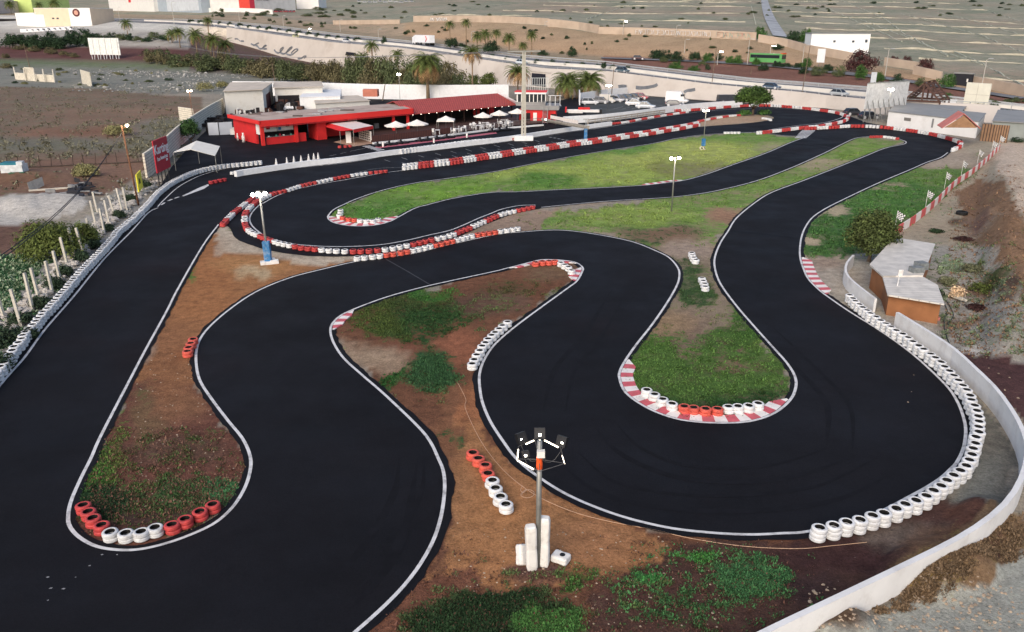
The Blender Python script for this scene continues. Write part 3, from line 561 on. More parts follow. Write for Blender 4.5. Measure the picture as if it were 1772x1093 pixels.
def tyre_mesh(mat):
    if mat.name not in tyre_me:
        mb = MB(); tyre_mb(mb, (0, 0, 0), 24); me = bpy.data.meshes.new('tyre'); me.from_pydata(mb.v, [], mb.f); me.materials.append(mat); me.materials.append(RBK)
        me.polygons.foreach_set('material_index', mb.m); me.polygons.foreach_set('use_smooth', [True] * len(mb.f)); me.update(); tyre_me[mat.name] = me
    return tyre_me[mat.name]
STACKS = []      # (x, y, k, mat, label, group)
def stacks(pts, k, mats, label, group, spacing=.6, count=None, tops=True, smooth=True, near=False):
    h = k * .182; q = cr(pts, 6) if smooth and len(pts) > 2 else pts
    q = [at(x, y, h if tops else 0) for x, y in q]; q = resample(q, spacing, count) if smooth else q
    for i, p in enumerate(q):
        p = p + Vector((random.gauss(0, .022), random.gauss(0, .022), 0))
        m = mats[(i // 4) % len(mats)] if isinstance(mats, list) else mats
        cn = {'tyre_white': 'white', 'tyre_white_fresh': 'white', 'tyre_red': 'red', 'tyre_orange_red': 'orange-red', 'tyre_dark_red': 'dark red'}[m.name]
        STACKS.append((p.x, p.y, k, m, label.replace('#', cn), group.replace('#', cn), near))
    return len(q), sum((a - b_).length for a, b_ in zip(q, q[1:])) / max(1, len(q) - 1)
LOGS = []
def z4(pts): return pts
# near groups, one tyre stack per surveyed point
stacks([(145,873.5),(152,884),(161.5,895),(174,908)], 2, TR, '# tyre stack on the left side of the bottom left island tip', 'red tyres left of the island tip', smooth=False, near=True)
stacks([(193,918.5),(217,921),(242,919.5),(269,911)], 2, TW, '# tyre stack at the bottom of the left island between two red groups', 'white tyres at the bottom of the left island tip', smooth=False, near=True)
stacks([(295.5,906.5),(321,896),(345,884),(368,872)], 2, TR, '# tyre stack right of the four white ones at the left island tip', 'red tyres right of the island tip', smooth=False, near=True)
stacks([(333,586),(329.5,593),(327,600.5),(325.3,607)], 2, TO, '# tyre stack alone on the brown strip of the left island', 'four orange-red tyres on the brown strip', smooth=False, near=True)
stacks([(818.6,782),(829.6,792.5),(837,804),(844.7,817)], 2, TO, '# tyre stack in the upper half of the row left of the near lamp pole', 'red half of the row by the near lamp pole', smooth=False, near=True)
stacks([(851.6,830),(857.6,843.6),(866,858),(875.5,871)], 2, TWN, '# tyre stack in the lower half of the row left of the near lamp pole', 'white half of the row by the near lamp pole', smooth=False, near=True)
stacks([(877,556),(870,562.6),(863.4,568),(856.4,574),(850,579.6),(845,585.5),(839.7,592),(833,598),(830,606),(825.6,613.4),(821,621),(817.7,628.7)], 2, TWN, '# tyre stack in the row of twelve along the right side of the brown island', 'twelve white tyres beside the brown island', smooth=False, near=True)
stacks([(1119,674),(1132,682),(1146.7,689.7),(1163,697.6)], 2, TWN, '# tyre stack left of the red ones above the hairpin kerb', 'white tyres on the left of the hairpin kerb', smooth=False, near=True)
stacks([(1183,702),(1202,705),(1221.5,706.7),(1242,706)], 2, TO, '# tyre stack in the middle of the white ones above the hairpin kerb', 'red tyres above the hairpin kerb', smooth=False, near=True)
stacks([(1259.6,703.6),(1278,702),(1295.5,700.7),(1312.7,697.4)], 2, TWN, '# tyre stack right of the red ones above the hairpin kerb', 'white tyres on the right of the hairpin kerb', smooth=False, near=True)
stacks([(1196.5,437),(1198.5,441.3),(1201,445),(1203.5,449)], 2, TWN, '# tyre stack in the upper of two small groups on the narrow strip', 'upper small group on the strip', smooth=False)
stacks([(1216,480.7),(1217,485.5),(1218.5,490),(1221,495.5)], 2, TWN, '# tyre stack in the lower of two small groups on the narrow strip', 'lower small group on the strip', smooth=False)
stacks([(926.6,453),(938,452),(949.7,451),(960.7,450.5)], 2, TO, '# tyre stack on the top edge of the brown island', 'red tyres on top of the brown island', smooth=False)
stacks([(969.4,454),(977,458),(984,461.7),(989,467)], 2, TWN, '# tyre stack at the top right corner of the brown island', 'white tyres on top of the brown island', smooth=False)
stacks([(589,362.5),(588.5,366.7),(588,371)], 2, TWN, '# tyre stack at the far left tip of the long green island', 'white tyres at the left tip of the green island', smooth=False)
stacks([(593,374.6),(603,377),(613,378)], 2, TO, '# tyre stack at the left tip of the long green island between white ones', 'red tyres at the left tip of the green island', smooth=False)
stacks([(623,379.4),(633.6,380),(645,380),(655,378)], 2, TWN, '# tyre stack at the lower left edge of the long green island', 'white tyres at the lower left of the green island', smooth=False)
# long barriers
LOGS.append(stacks([(-90,742),(-40,680),(2.5,632),(27,596.7),(48.7,569.5),(77,538),(98.6,515),(120,490),(143,463.5),(166,440),(189.5,415),(205,396),(230.5,375),(256,350),(271.5,332),(289,318),(310,306),(333,296),(358.5,289),(384,284.5),(410,282),(450,278)], 3, TWN, '# tyre stack in the long continuous row along the left straight', 'white tyre row along the left straight', .61))
LOGS.append(stacks([(1471.5,511),(1481,521),(1502.5,538.5),(1518.5,550),(1537,562),(1557,574),(1586,594),(1613.5,614.7),(1640,638),(1661,661),(1675.5,678),(1684,696),(1691,716),(1694,734),(1691,751),(1687,768),(1680,787),(1671,804),(1658.7,816),(1638.6,831),(1620,847),(1593,862),(1558,875),(1524,888),(1482.5,899),(1441,909.5),(1418,912.7)], 3, TWN, '# tyre stack in the row around the outside of the big right curve', 'white tyre row around the right curve', .6))
LOGS.append(stacks([(617.5,444.3),(655.6,440),(701,433),(742.8,424),(781,415),(818,405),(857,399),(896,393)], 2, [TWN, TO], '# tyre stack in the lower of the two rows between loop and middle straight', '# tyres of the lower divider row', count=28))
LOGS.append(stacks([(922,356),(899,361),(869,367.7),(851,374.6),(828,385),(806,394),(778,405),(743.5,413),(700,423),(656,430),(604,432),(551,429),(504,422.6),(467,413),(449,405.5),(434.6,399),(426,391),(423,380),(425,366),(429,360),(436,353),(446,345),(471,333),(497,326.7),(525,318),(553,312),(581,306),(610,301),(638,297),(667.4,294)], 2, [TR, TWN], '# tyre stack in the barrier wrapping around the left hairpin loop', '# tyres of the left loop barrier', count=108))
LOGS.append(stacks([(385,386),(392,378),(405,365),(418,355),(434.6,343),(444,337)], 2, [TR, TWN], '# tyre stack in the short row left of the loop lamp pole', '# tyres of the short row by the loop', .62))
rowA = [(699,285.4),(736,281),(787,275.3),(831,268.5),(874,262.5),(916,256),(956,250.5),(991,245),(1028,240.6),(1060,235.7),(1093,230.7),(1123,226.6),(1152,221.6),(1180.5,217),(1209,211.4)]
LOGS.append(stacks([(x, y + 2.2) for x, y in rowA], 3, [TWN, TR], '# tyre stack in the front row of the barrier below the pit straight', '# tyres of the pit straight barrier', .6))
LOGS.append(stacks([(x + 1, y - 2) for x, y in rowA], 3, [TWN, TR], '# tyre stack in the back row of the barrier below the pit straight', '# tyres in the back of the pit straight barrier', .6))
LOGS.append(stacks([(1209,208),(1231,204),(1258,199.6),(1280,197.5)], 2, [TR, TWN], '# tyre stack on the small tree island', '# tyres on the tree island', .62))
LOGS.append(stacks([(1320,203),(1328,204),(1334,206)], 2, TWN, '# tyre stack at the right tip of the tree island', 'white tyres at the tip of the tree island', .62))
LOGS.append(stacks([(1060,212),(1083,209.5),(1109,204.6),(1136,200),(1162,196),(1190,192)], 2, [TR, TWN], '# tyre stack in the lower far row before the car park wall', '# tyres of the lower far row', .62))
LOGS.append(stacks([(1162,189),(1191.5,188),(1223,185.7),(1258,182.6),(1284,181),(1310,180),(1338,180.6),(1379.6,183.6),(1419,188),(1450,193),(1468,200),(1462,206),(1450,209.6),(1427,214),(1415,216),(1382.5,219),(1347,223.4),(1312,227)], 3, [TR, TWN], '# tyre stack in the far barrier around the top right loop', '# tyres of the far loop barrier', .64))
LOGS.append(stacks([(1255,228),(1279,228)], 2, TWN, '# tyre stack alone on the upper edge of the long green island', 'white tyres on the upper edge of the green island', .6))
LOGS.append(stacks([(1395,219.5),(1441,217.4),(1474,215.4),(1518,216.6),(1568,222),(1612,229),(1648,238),(1662,244),(1662,250),(1650,256)], 3, [TR, TWN], '# tyre stack in the barrier at the far right end of the circuit', '# tyres at the far right end', .64))
LOGS.append(stacks([(1508,235),(1528,234.6),(1553,238)], 2, [TR, TWN], '# tyre stack at the right tip of the thin green island', '# tyres at the tip of the thin island', .62))
LOGS.append(stacks([(402,297),(412,296),(422,294.5)], 2, TWN, '# tyre stack beside the end of the pit wall', 'white tyres at the end of the pit wall', .6))
LOGS.append(stacks([(365,313),(376,311),(388,308.5)], 2, TD, '# tyre stack on the pit exit tip left of the pit wall', 'dark red tyres on the pit exit tip', .6))
LOGS.append(stacks([(588,252),(597,251.5),(606,250.5)], 2, TR, '# tyre stack in front of the kiosk with the flat roof', 'red tyres before the kiosk', .9))
LOGS.append(stacks([(886,238.5),(894,237.5),(902,236.5)], 2, TR, '# tyre stack leaning on the pit wall below the tall pylon', 'red tyres below the pylon', .7))
LOGS.append(stacks([(694,258),(760,249),(806,243),(850,239)], 4, TWN, '# tyre stack behind the pit wall', 'white tyres behind the pit wall', .66))
print('STACKS', len(STACKS), [(n, round(s, 2)) for n, s in LOGS])
order = sorted(range(len(STACKS)), key=lambda i: dep(Vector((STACKS[i][0], STACKS[i][1], 0))) + (1000 if not (-30 < (STACKS[i][0] / dep(Vector((STACKS[i][0], STACKS[i][1], 0))) * FP + CX) < 1800) else 0))
big = set(order[:300]); rest = {}
for i, (x, y, k, m, lab, grp, near) in enumerate(STACKS):
    a = random.uniform(0, 6.28); z = AZ if not near else .02
    if i in big:
        if near or (m is TWN and k == 3 and y < 44):
            r = thing('tyre_stack', lab, 'tyre stack', (x, y, z), a, grp); r.rotation_euler = (R(random.gauss(0, 1.2)), R(random.gauss(0, 1.2)), a)
            for j in range(k):
                t = bpy.data.objects.new('tyre', tyre_mesh(m)); C.objects.link(t); t.parent = r
                t.location = (random.uniform(-.02, .02), random.uniform(-.02, .02), j * .182); t.rotation_euler = (R(random.uniform(-1, 1)) if j else 0, R(random.uniform(-1, 1)) if j else 0, 0)
        else:
            o = bpy.data.objects.new('tyre_stack', stack_mesh(k, m, random.randrange(4), 16)); C.objects.link(o); o.location = (x, y, z); o.rotation_euler = (R(random.gauss(0, 1.3)), R(random.gauss(0, 1.3)), a); tag(o, lab, 'tyre stack', grp)
    else: rest.setdefault(0, []).append((x, y, k, m, a))
mats = [TWN, TR, TO, TD, TW, RBK]; mb = MB()
for x, y, k, m, a in rest[0]:
    t = MB(); [tyre_mb(t, (random.uniform(-.02, .02), random.uniform(-.02, .02), i * .182), 9) for i in range(k)]
    mi = mats.index(m); o = len(mb.v); mb.v += [v + Vector((x, y, AZ)) for v in t.v]; mb.f += [tuple(i + o for i in f) for f in t.f]; mb.m += [5 if q else mi for q in t.m]
o = mb.build('tyre_barrier', mats, smooth=True); o['kind'] = 'stuff'; tag(o, 'far red and white tyre stacks lining the distant bends and the pit straight', 'tyre barrier')
# ------------------------------------------------------------------ walls
def wallline(mb, pts, h, th, mi=0, zb=None):
    n = len(pts); A = offset(pts, th / 2); B = offset(pts, -th / 2)
    hs = h if isinstance(h, list) else [h] * n
    for i in range(n - 1):
        b0 = (A[i], A[i + 1], B[i + 1], B[i])
        z = [(pts[i].z, pts[i].z + hs[i]), (pts[i + 1].z, pts[i + 1].z + hs[i + 1])]
        vs = [(A[i].x, A[i].y, z[0][0] - .2), (A[i+1].x, A[i+1].y, z[1][0] - .2), (B[i+1].x, B[i+1].y, z[1][0] - .2), (B[i].x, B[i].y, z[0][0] - .2),
              (A[i].x, A[i].y, z[0][1]), (A[i+1].x, A[i+1].y, z[1][1]), (B[i+1].x, B[i+1].y, z[1][1]), (B[i].x, B[i].y, z[0][1])]
        fs = [(0, 4, 5, 1), (3, 2, 6, 7), (4, 7, 6, 5)]
        if i == 0: fs.append((0, 3, 7, 4))
        if i == n - 2: fs.append((1, 5, 6, 2))
        mb.add(vs, fs, mi)
    return mb
WHW = M('white_wall', (.7, .69, .67), .8, .08, .7, bump=.3, dirt=(.42, .37, .33), dscale=.9, damt=.45)
WHP = M('pit_wall_white', (.78, .78, .77), .7, .05, 2, dirt=(.5, .48, .45), dscale=.7, damt=.3)
CON = M('concrete_cap', (.5, .46, .42), .9, .2, 3, bump=.3)
def wall(name, label, base, h, th, mat, cat='wall', n=4, group=None, cap=None, smooth=True, world=None):
    q = world or (W(base, n) if smooth else P0(base)); q = resample(q, 1.2) if smooth and not world else q; mb = wallline(MB(), q, h, th)
    o = mb.build(name, mat, origin=q[0]); tag(o, label, cat, group)
    return o
wall('boundary_wall', 'long low white wall curving outside the big right curve and out of the bottom edge', [(1548,569),(1596,600),(1644,634),(1673,662),(1712,702),(1738,738),(1758,775),(1768,812),(1762,855),(1740,900),(1703,938),(1646,977),(1568,1018),(1471,1067),(1322,1141),(1200,1205)], 1.12, .2, WHW)
wall('boundary_wall', 'short bent white wall between the kerb and the brown hut', [(1474,461),(1463,474),(1460,488),(1466,501),(1484,518),(1512,540)], .95, .16, WHW)
wall('pit_wall', 'long low white wall separating the pit lane from the main straight', [(408,306),(420,303.5),(519,289),(604,279.5),(661.6,270.5),(763,258),(860,246),(909,239),(973,229),(1015,223),(1057.5,217)], .72, .45, WHP, n=6)
wall('car_park_wall', 'white low wall between the far tyre row and the car park', [(975,214),(1010,212),(1040,210),(1100,203),(1162,194),(1220,188),(1284,184)], 1.35, .3, WHP, n=6)
wall('pit_lane_kerb', 'low white kerb wall at the foot of the terrace where the karts stand', [(645,249.5),(720,242),(800,232),(860,224.5),(940,217.5)], .3, .3, WHP)
# retaining wall of the raised road with its graffiti and underpass
RET = M('retaining_wall_concrete', S(190, 181, 171), .85, .07, .15, dirt=S(164, 152, 140), dscale=.12, damt=.6)
pts_b, pts_t = [], []
for i in range(90):
    x = 392 + (1730 - 392) * i / 89; a = bl(W0, x); b_ = bl(B1, x); n_ = Vector((a.x, a.y, 0)).normalized() * -1.2
    pts_b.append(a + n_ - Vector((0, 0, 1))); pts_t.append(b_ + n_ + Vector((0, 0, .9)))
mb = MB(); n = 90; vs = pts_b + pts_t + [p + Vector((0, .6, 0)) for p in pts_t] + [Vector((p.x, p.y + .6, p.z - 2)) for p in pts_t]
mb.add(vs, [(i, i + 1, n + i + 1, n + i) for i in range(n - 1)] + [(n + i, n + i + 1, 2 * n + i + 1, 2 * n + i) for i in range(n - 1)] + [(2 * n + i, 2 * n + i + 1, 3 * n + i + 1, 3 * n + i) for i in range(n - 1)])
ret = mb.build('retaining_wall', RET, origin=pts_b[45]); tag(ret, 'long pale concrete retaining wall under the raised motorway with grey graffiti', 'retaining wall')
DK = M('dark_opening', (.012, .012, .018), .9, .2, 1); GRF = M('graffiti_grey', S(112, 116, 122), .8, .2, 1)
RB = BVHTree.FromPolygons([v.co + ret.location for v in ret.data.vertices], [tuple(p.vertices) for p in ret.data.polygons])
def on_wall(px, py):                                    # point on the front of the retaining wall
    r = ray(px, py).normalized(); h = RB.ray_cast(Vector((0, 0, CH)), r)
    return h[0] - r * .25 if h[0] else atd(px, py, 215)
def stroke(mb, pts, w):
    q = [on_wall(x, y) for x, y in cr(pts, 5)]
    for i in range(len(q) - 1):
        d = (q[i + 1] - q[i]).normalized(); nn = Vector((q[i].x, q[i].y, 0)).normalized(); u = d.cross(nn).normalized() * w / 2
        mb.add([q[i] - u, q[i + 1] - u, q[i + 1] + u, q[i] + u], [(0, 1, 2, 3)])
mb = MB()
for s_ in ([(406,67),(412,67.5),(417,70.5),(422,71)],[(434,75),(440,78),(444,76),(448,74)],[(441,77),(446,80),(450,84),(455,84)],[(454,83),(459,80),(461,78),(457,80),(456,84),(462,84)],
           [(475,85),(478,90),(484,91),(489,86),(491,82),(487,84),(485,90),(492,93),(500,88),(506,82),(503,82),(497,89),(496,93),(504,95),(512,90),(516,86),(512,85),(505,91),(506,95)],[(515,101),(522,101),(527,97),(530,98),(526,101)]):
    stroke(mb, s_, .85)
mb.build('graffiti', GRF, ret, pts_b[45])
mb = MB()
for s_ in ([(1070,150),(1078,149),(1084,150)],[(1100,151),(1112,152),(1122,151),(1132,149),(1138,146)],[(1130,150),(1136,148)],[(1184,160),(1190,157),(1198,156),(1203,155)]): stroke(mb, s_, .95)
mb.build('graffiti', GRF, ret, pts_b[45])
mb = MB(); q = [on_wall(*p) for p in ((920,126),(944,128),(944,150),(920,147))]; mb.add(q, [(3, 2, 1, 0)])
q = [on_wall(*p) for p in ((592,88.5),(615,91),(618,97),(592,95))]; mb.add(q, [(3, 2, 1, 0)]); mb.build('underpass_opening', DK, ret, pts_b[45])
mb = MB(); q = [on_wall(*p) for p in ((915,119),(953,123),(953,126),(915,122))]; mb.add([p * 1.0 - Vector((p.x, p.y, 0)).normalized() * .3 for p in q] + q, [(3, 2, 1, 0), (0, 1, 5, 4), (2, 3, 7, 6)]); mb.build('lintel', RET, ret, pts_b[45])
# motorway sheets between the survey lines
def between(t0, t1, lift, x0=100, x1=2200, n=120):
    mb = MB(); vs = []
    for i in range(n + 1):
        x = x0 + (x1 - x0) * i / n; a, b_ = bl(B1, x), bl(B2, x)
        vs += [a.lerp(b_, t0) + Vector((0, 0, lift)), a.lerp(b_, t1) + Vector((0, 0, lift))]
    mb.add(vs, [(2 * i, 2 * i + 2, 2 * i + 3, 2 * i + 1) for i in range(n)]); return mb
MAS = asphalt_mat('motorway_asphalt', (.15, .15, .155), False)
struct(between(.05, .42, .08).build('motorway', MAS)); struct(between(.54, .93, .08).build('motorway', MAS))
mb = MB()
for a, b_ in ((.06, .072), (.225, .235), (.4, .41), (.55, .56), (.72, .73), (.9, .91)):
    q = between(a, b_, .12); mb.add(q.v, q.f)
struct(mb.build('lane_marking', WL))
def along(t, x0, x1, n=60, lift=0): return [bl(B1, x0 + (x1 - x0) * i / n).lerp(bl(B2, x0 + (x1 - x0) * i / n), t) + Vector((0, 0, lift)) for i in range(n + 1)]
wall('median_barrier', 'pale concrete barrier down the middle of the motorway', None, .9, .5, M('barrier_concrete', S(206, 202, 194), .85, .1, .3), world=along(.48, 250, 2200))
GALV = M('galvanised_rail', S(170, 172, 172), .5, .1, 2, metal=.3)
mb = MB(); q = along(.03, 300, 2200, 160)
for a, b_ in zip(q, q[1:]): mb.beam(a + Vector((0, 0, 1.15)), b_ + Vector((0, 0, 1.15)), .12)
for a in q[::2]: mb.beam(a, a + Vector((0, 0, 1.2)), .12)
tag(mb.build('guard_rail', GALV, origin=q[0]), 'thin metal guard rail on top of the retaining wall', 'guard rail')
mb = MB(); q = along(.97, 300, 2200, 160)
for a, b_ in zip(q, q[1:]): mb.beam(a + Vector((0, 0, .75)), b_ + Vector((0, 0, .75)), .1, .35)
for a in q[::2]: mb.beam(a, a + Vector((0, 0, .8)), .12)
tag(mb.build('guard_rail', GALV, origin=q[0]), 'metal guard rail on the far side of the motorway', 'guard rail')
# second road behind (where the bus drives)
mb = MB(); q = [G(*p) for p in cr([(1040,101),(1130,104),(1230,108),(1330,114),(1430,124),(1530,136),(1640,152),(1772,172)], 6)]; q = [p + Vector((0, 0, .25)) for p in q]
a = offset(q, 3); b_ = offset(q, -3); nq = len(q); a = [Vector((p.x, p.y, GZ(p.x, p.y) + .3)) for p in a]; b_ = [Vector((p.x, p.y, GZ(p.x, p.y) + .3)) for p in b_]
mb.add(a + b_, [(nq + i, nq + i + 1, i + 1, i) for i in range(nq - 1)]); struct(mb.build('service_road', asphalt_mat('road_asphalt', (.16, .16, .165), False)))
# ------------------------------------------------------------------ embankment walls with graffiti, terraces on the hill
EMB = M('block_wall', S(180, 162, 144), .9, .12, .25, dirt=S(156, 138, 120), dscale=.2)
def gwall(name, label, pts, h, th, mat, cat='wall', group=None):
    q = [G(*p) for p in pts]; q2 = resample(q, max(4, (q[0] - q[-1]).length / 40)); q2 = [Vector((p.x, p.y, GZ(p.x, p.y))) for p in q2]
    if mat is not EMB and h < 1: q2 = resample(q2, 3.0); h = [h * min(1.6, max(.02, .9 + 2.2 * noise2(p.x + 7, p.y, .09) + 1.2 * noise2(p.x, p.y, .5))) for p in q2]; q2 = [Vector((p.x, p.y + .5 * noise2(p.x, p.y, .07), GZ(p.x, p.y))) for p in q2]
    o = wallline(MB(), q2, h, th).build(name, mat, origin=q2[0]); return tag(o, label, cat, group), q2
def wtext(par, q2, txt, f0, f1, h, z, mat, th=.5):
    pass
gwall('block_wall', 'lower pale wall left of the white building strip on the slope', [(577,42),(640,41.5),(692,41)], 2.2, .5, EMB)
w2, q2 = gwall('block_wall', 'long pale wall with small graffiti along the top of the bare bank', [(716,37.5),(790,37.5),(860,38.5),(950,44)], 3.0, .5, EMB)
gwall('block_wall', 'stepped middle length of the pale wall on the bank', [(948,46),(1000,51),(1036,57.5)], 3.2, .5, EMB)
gwall('block_wall', 'right length of the bank wall covered in pale graffiti', [(1036,58),(1110,60),(1200,63.5),(1308,69)], 2.7, .5, EMB)
gwall('block_wall', 'pale retaining wall running down from the green tree under the white building', [(1312,72),(1360,80),(1400,92),(1475,106)], 2.6, .5, EMB)
gwall('block_wall', 'pale wall length between the two dark red trees', [(1530,113),(1560,117.5),(1590,122)], 2.4, .5, EMB)
gwall('block_wall', 'rough pale wall length beside the black gate', [(1580,128),(1605,134),(1628,139)], 2.4, .5, EMB)
gwall('block_wall', 'pale wall at the right edge beyond the road', [(1682,149),(1720,156),(1790,170)], 2.6, .5, EMB)
g1 = M('graffiti_pale', S(222, 226, 228), .8, .1, 1); g2 = M('graffiti_black', S(58, 40, 40), .8, .1, 1); g3 = M('graffiti_green', S(150, 178, 166), .8, .2, 1); g4 = M('graffiti_pink', S(198, 150, 140), .8, .2, 1)
def fence_letters(par, a, b_, n, z, h, mats, seed, lw=.28):    # painted tag letters: vertical and slanting strokes on the wall face
    rr = random.Random(seed); d = (b_ - a); L_ = d.length; d.normalize(); nn = Vector((d.y, -d.x, 0)); nn = nn if nn.y < 0 else -nn
    for m in mats:
        mb = MB()
        for i in range(n):
            c = a + d * L_ * (i + rr.uniform(.3, .7)) / n; w_ = L_ / n * .35
            for (x0, z0, x1, z1) in rr.choice([[(-1,-1,-1,1),(-1,1,1,1),(-1,0,1,0)],[(-1,-1,0,1),(0,1,1,-1)],[(-1,-1,1,-1),(1,-1,1,1),(1,1,-1,1)],[(-1,-1,-1,1),(-1,1,1,-1),(1,-1,1,1)]]):
                p, q = c + d * x0 * w_ + Vector((0, 0, z + z0 * h / 2)), c + d * x1 * w_ + Vector((0, 0, z + z1 * h / 2)); p.z += GZ(c.x, c.y) - c.z; q.z += GZ(c.x, c.y) - c.z
                mb.beam(p + nn * .34, q + nn * .34, lw, .06)
        mb.build('graffiti', m, par, par.location)
fence_letters(w2, G(745,37.8), G(775,37.8), 9, 1.4, 1.5, [g1], 3); 
mb = MB(); a = G(876,38.9); d = (G(894,40) - a).normalized(); nn = Vector((d.y, -d.x, 0)); nn = nn if nn.y < 0 else -nn
LET = {'A': [(0,0,0,1),(0,1,1,1),(1,1,1,0),(0,.5,1,.5)], 'E': [(0,0,0,1),(0,1,1,1),(0,.5,1,.5),(0,0,1,0)], 'G': [(1,1,0,1),(0,1,0,0),(0,0,1,0),(1,0,1,.5)], 'N': [(0,0,0,1),(0,1,1,0),(1,0,1,1)], 'I': [(0,0,0,1)]}
x = 0
for ch in 'AEGNA'[:5]:
    for x0, z0, x1, z1 in LET[ch]:
        p = a + d * (x + x0 * .75) + Vector((0, 0, .8 + z0 * 1.5)); q = a + d * (x + x1 * .75) + Vector((0, 0, .8 + z1 * 1.5)); mb.beam(p + nn * .36, q + nn * .36, .24, .06)
    x += 1.15
mb.build('graffiti', g2, w2, w2.location)
w3 = [o for o in C.objects if o.get('label', '').startswith('right length of the bank wall')][0]
fence_letters(w3, G(1100,60.2), G(1230,65), 26, 1.3, 1.5, [g1], 4); fence_letters(w3, G(1238,65.5), G(1300,68.5), 8, 1.3, 1.7, [g3, g4], 6)
TER = M('dry_stone', S(178, 172, 154), .95, .2, .3)
TL = [([(1340,2),(1500,3.5),(1660,6)],1),([(1340,8.5),(1500,11),(1708,17.5)],2),([(1180,0.5),(1300,3)],3),([(950,3.5),(1100,3),(1305,5)],4),([(940,9),(1100,10.5),(1290,11.5)],5),([(1330,20),(1420,21.5),(1530,24)],6),([(870,18),(975,20)],7),
 ([(1380,28),(1500,31),(1650,34),(1772,42)],8),([(1375,38),(1500,41.5),(1640,46),(1772,50)],9),([(1395,49),(1500,52.5),(1640,57),(1772,62)],10),([(1505,66),(1620,70),(1772,78)],11),([(1530,84),(1640,90),(1772,96)],12),([(1590,102),(1660,105),(1710,107),(1772,110)],13),([(1700,136),(1772,141)],14),
 ([(740,25),(870,27),(920,27)],15),([(1040,34.5),(1150,36),(1290,38.5)],16),([(990,20),(1100,24),(1280,23)],17)]
for pts, i in TL:
    gwall('terrace_wall', 'low pale stone terrace wall running across the green hillside', pts, .42, .4, TER, 'terrace wall', 'stone terrace walls on the hill')
for pts in ([(1395,0),(1450,22),(1560,72)],[(1456,0),(1530,32),(1570,62),(1640,98)],[(1490,34),(1600,78),(1700,112)],[(1560,24),(1700,62),(1772,92)],[(1620,20),(1700,40),(1772,62)],[(1706,18),(1772,38)],[(1650,90),(1700,110),(1772,150)],[(1300,10),(1308,42)],[(700,30),(900,6)],[(1015,33),(1100,4)]):
    gwall('terrace_wall', 'thin grey boundary wall crossing the terraces at a slant', pts, .3, .4, M('old_stone', S(168,168,150), .95, .15, .6), 'boundary wall', 'slanting boundary walls on the hill')
mb = MB(); q = [G(*p) for p in cr([(1322,-4),(1326,15),(1333,34),(1343,52),(1350,64)], 6)]; a = [Vector((p.x - 3, p.y, GZ(p.x - 3, p.y) + .4)) for p in q]; b_ = [Vector((p.x + 3, p.y, GZ(p.x + 3, p.y) + .4)) for p in q]; nq = len(q)
mb.add(a + b_, [(i, nq + i, nq + i + 1, i + 1) for i in range(nq - 1)]); struct(mb.build('hill_track', asphalt_mat('old_track', (.3, .31, .32), False)))
# ------------------------------------------------------------------ floodlight poles
STEEL = M('pole_steel', (.28, .28, .26), .45, .15, 3, metal=.5); BLK = M('lamp_black', (.012, .012, .014), .5, .1, 3); LIT = M('lamp_glass_lit', (1, .92, .78), .3, 0, 1, emit=40)
WARM = M('lamp_glass_warm', (1, .78, .52), .3, 0, 1, emit=30)
ORG = M('orange_paint', S(214, 84, 36), .6, .1, 4); BLUE = M('blue_padding', S(52, 112, 160), .7, .2, 3, dirt=(.5, .52, .52), dscale=2, damt=.5); WPL = M('white_plastic', (.72, .7, .66), .55, .08, 3, dirt=(.34, .28, .23), dscale=2.5, damt=.5)
RUSTY = M('rusty_pole', S(120, 84, 62), .85, .25, 4); WOODP = M('weathered_wood', S(112, 96, 80), .9, .25, 4)
def floods(root, z, n, r, mat=LIT, box=.34, face=None):
    for i in range(n):
        a = 2 * math.pi * i / n + .5; c = (r * math.cos(a), r * math.sin(a), z)
        h = MB().box(c, (box, box * .5, box), a + math.pi / 2, 0, R(-20)).build('floodlight', BLK, root)
        bz = box * .45; g = MB().lathe([(.001, -bz), (bz * .7, -bz * .7), (bz, 0), (bz * .7, bz * .7), (.001, bz)], 10, (c[0] * 1.1, c[1] * 1.1 - box * .3, z - .04)).build('lamp_glass', mat, h, smooth=True)
def point(root, z, e=60, col=(1, .86, .66)):
    l = bpy.data.lights.new('lamp_light', 'POINT'); l.energy = e; l.color = col; l.shadow_soft_size = .3; o = bpy.data.objects.new('lamp_light', l); C.objects.link(o); o.parent = root; o.location = (0, 0, z)
def pole(label, base, h, r=.07, mat=STEEL, n=3, name='floodlight_pole', rr=.5, lit=LIT, e=60, group=None, lean=0, box=.34):
    p = G(*base) if base[1] < 170 else at(*base); root = thing(name, label, 'floodlight', p, 0, group); root.rotation_euler = (0, lean, 0)
    MB().tube([(0, 0, 0), (0, 0, h)], [r, r * .75], 8).build('pole', mat, root, smooth=True)
    if n:
        mb = MB()
        for i in range(n): a = 2 * math.pi * i / n + .5; mb.tube([(0, 0, h - .35), (rr * math.cos(a), rr * math.sin(a), h - .1)], .025, 5)
        mb.build('bracket', mat, root); floods(root, h, n, rr, lit, box)
    if e: point(root, h + .1, e)
    return root
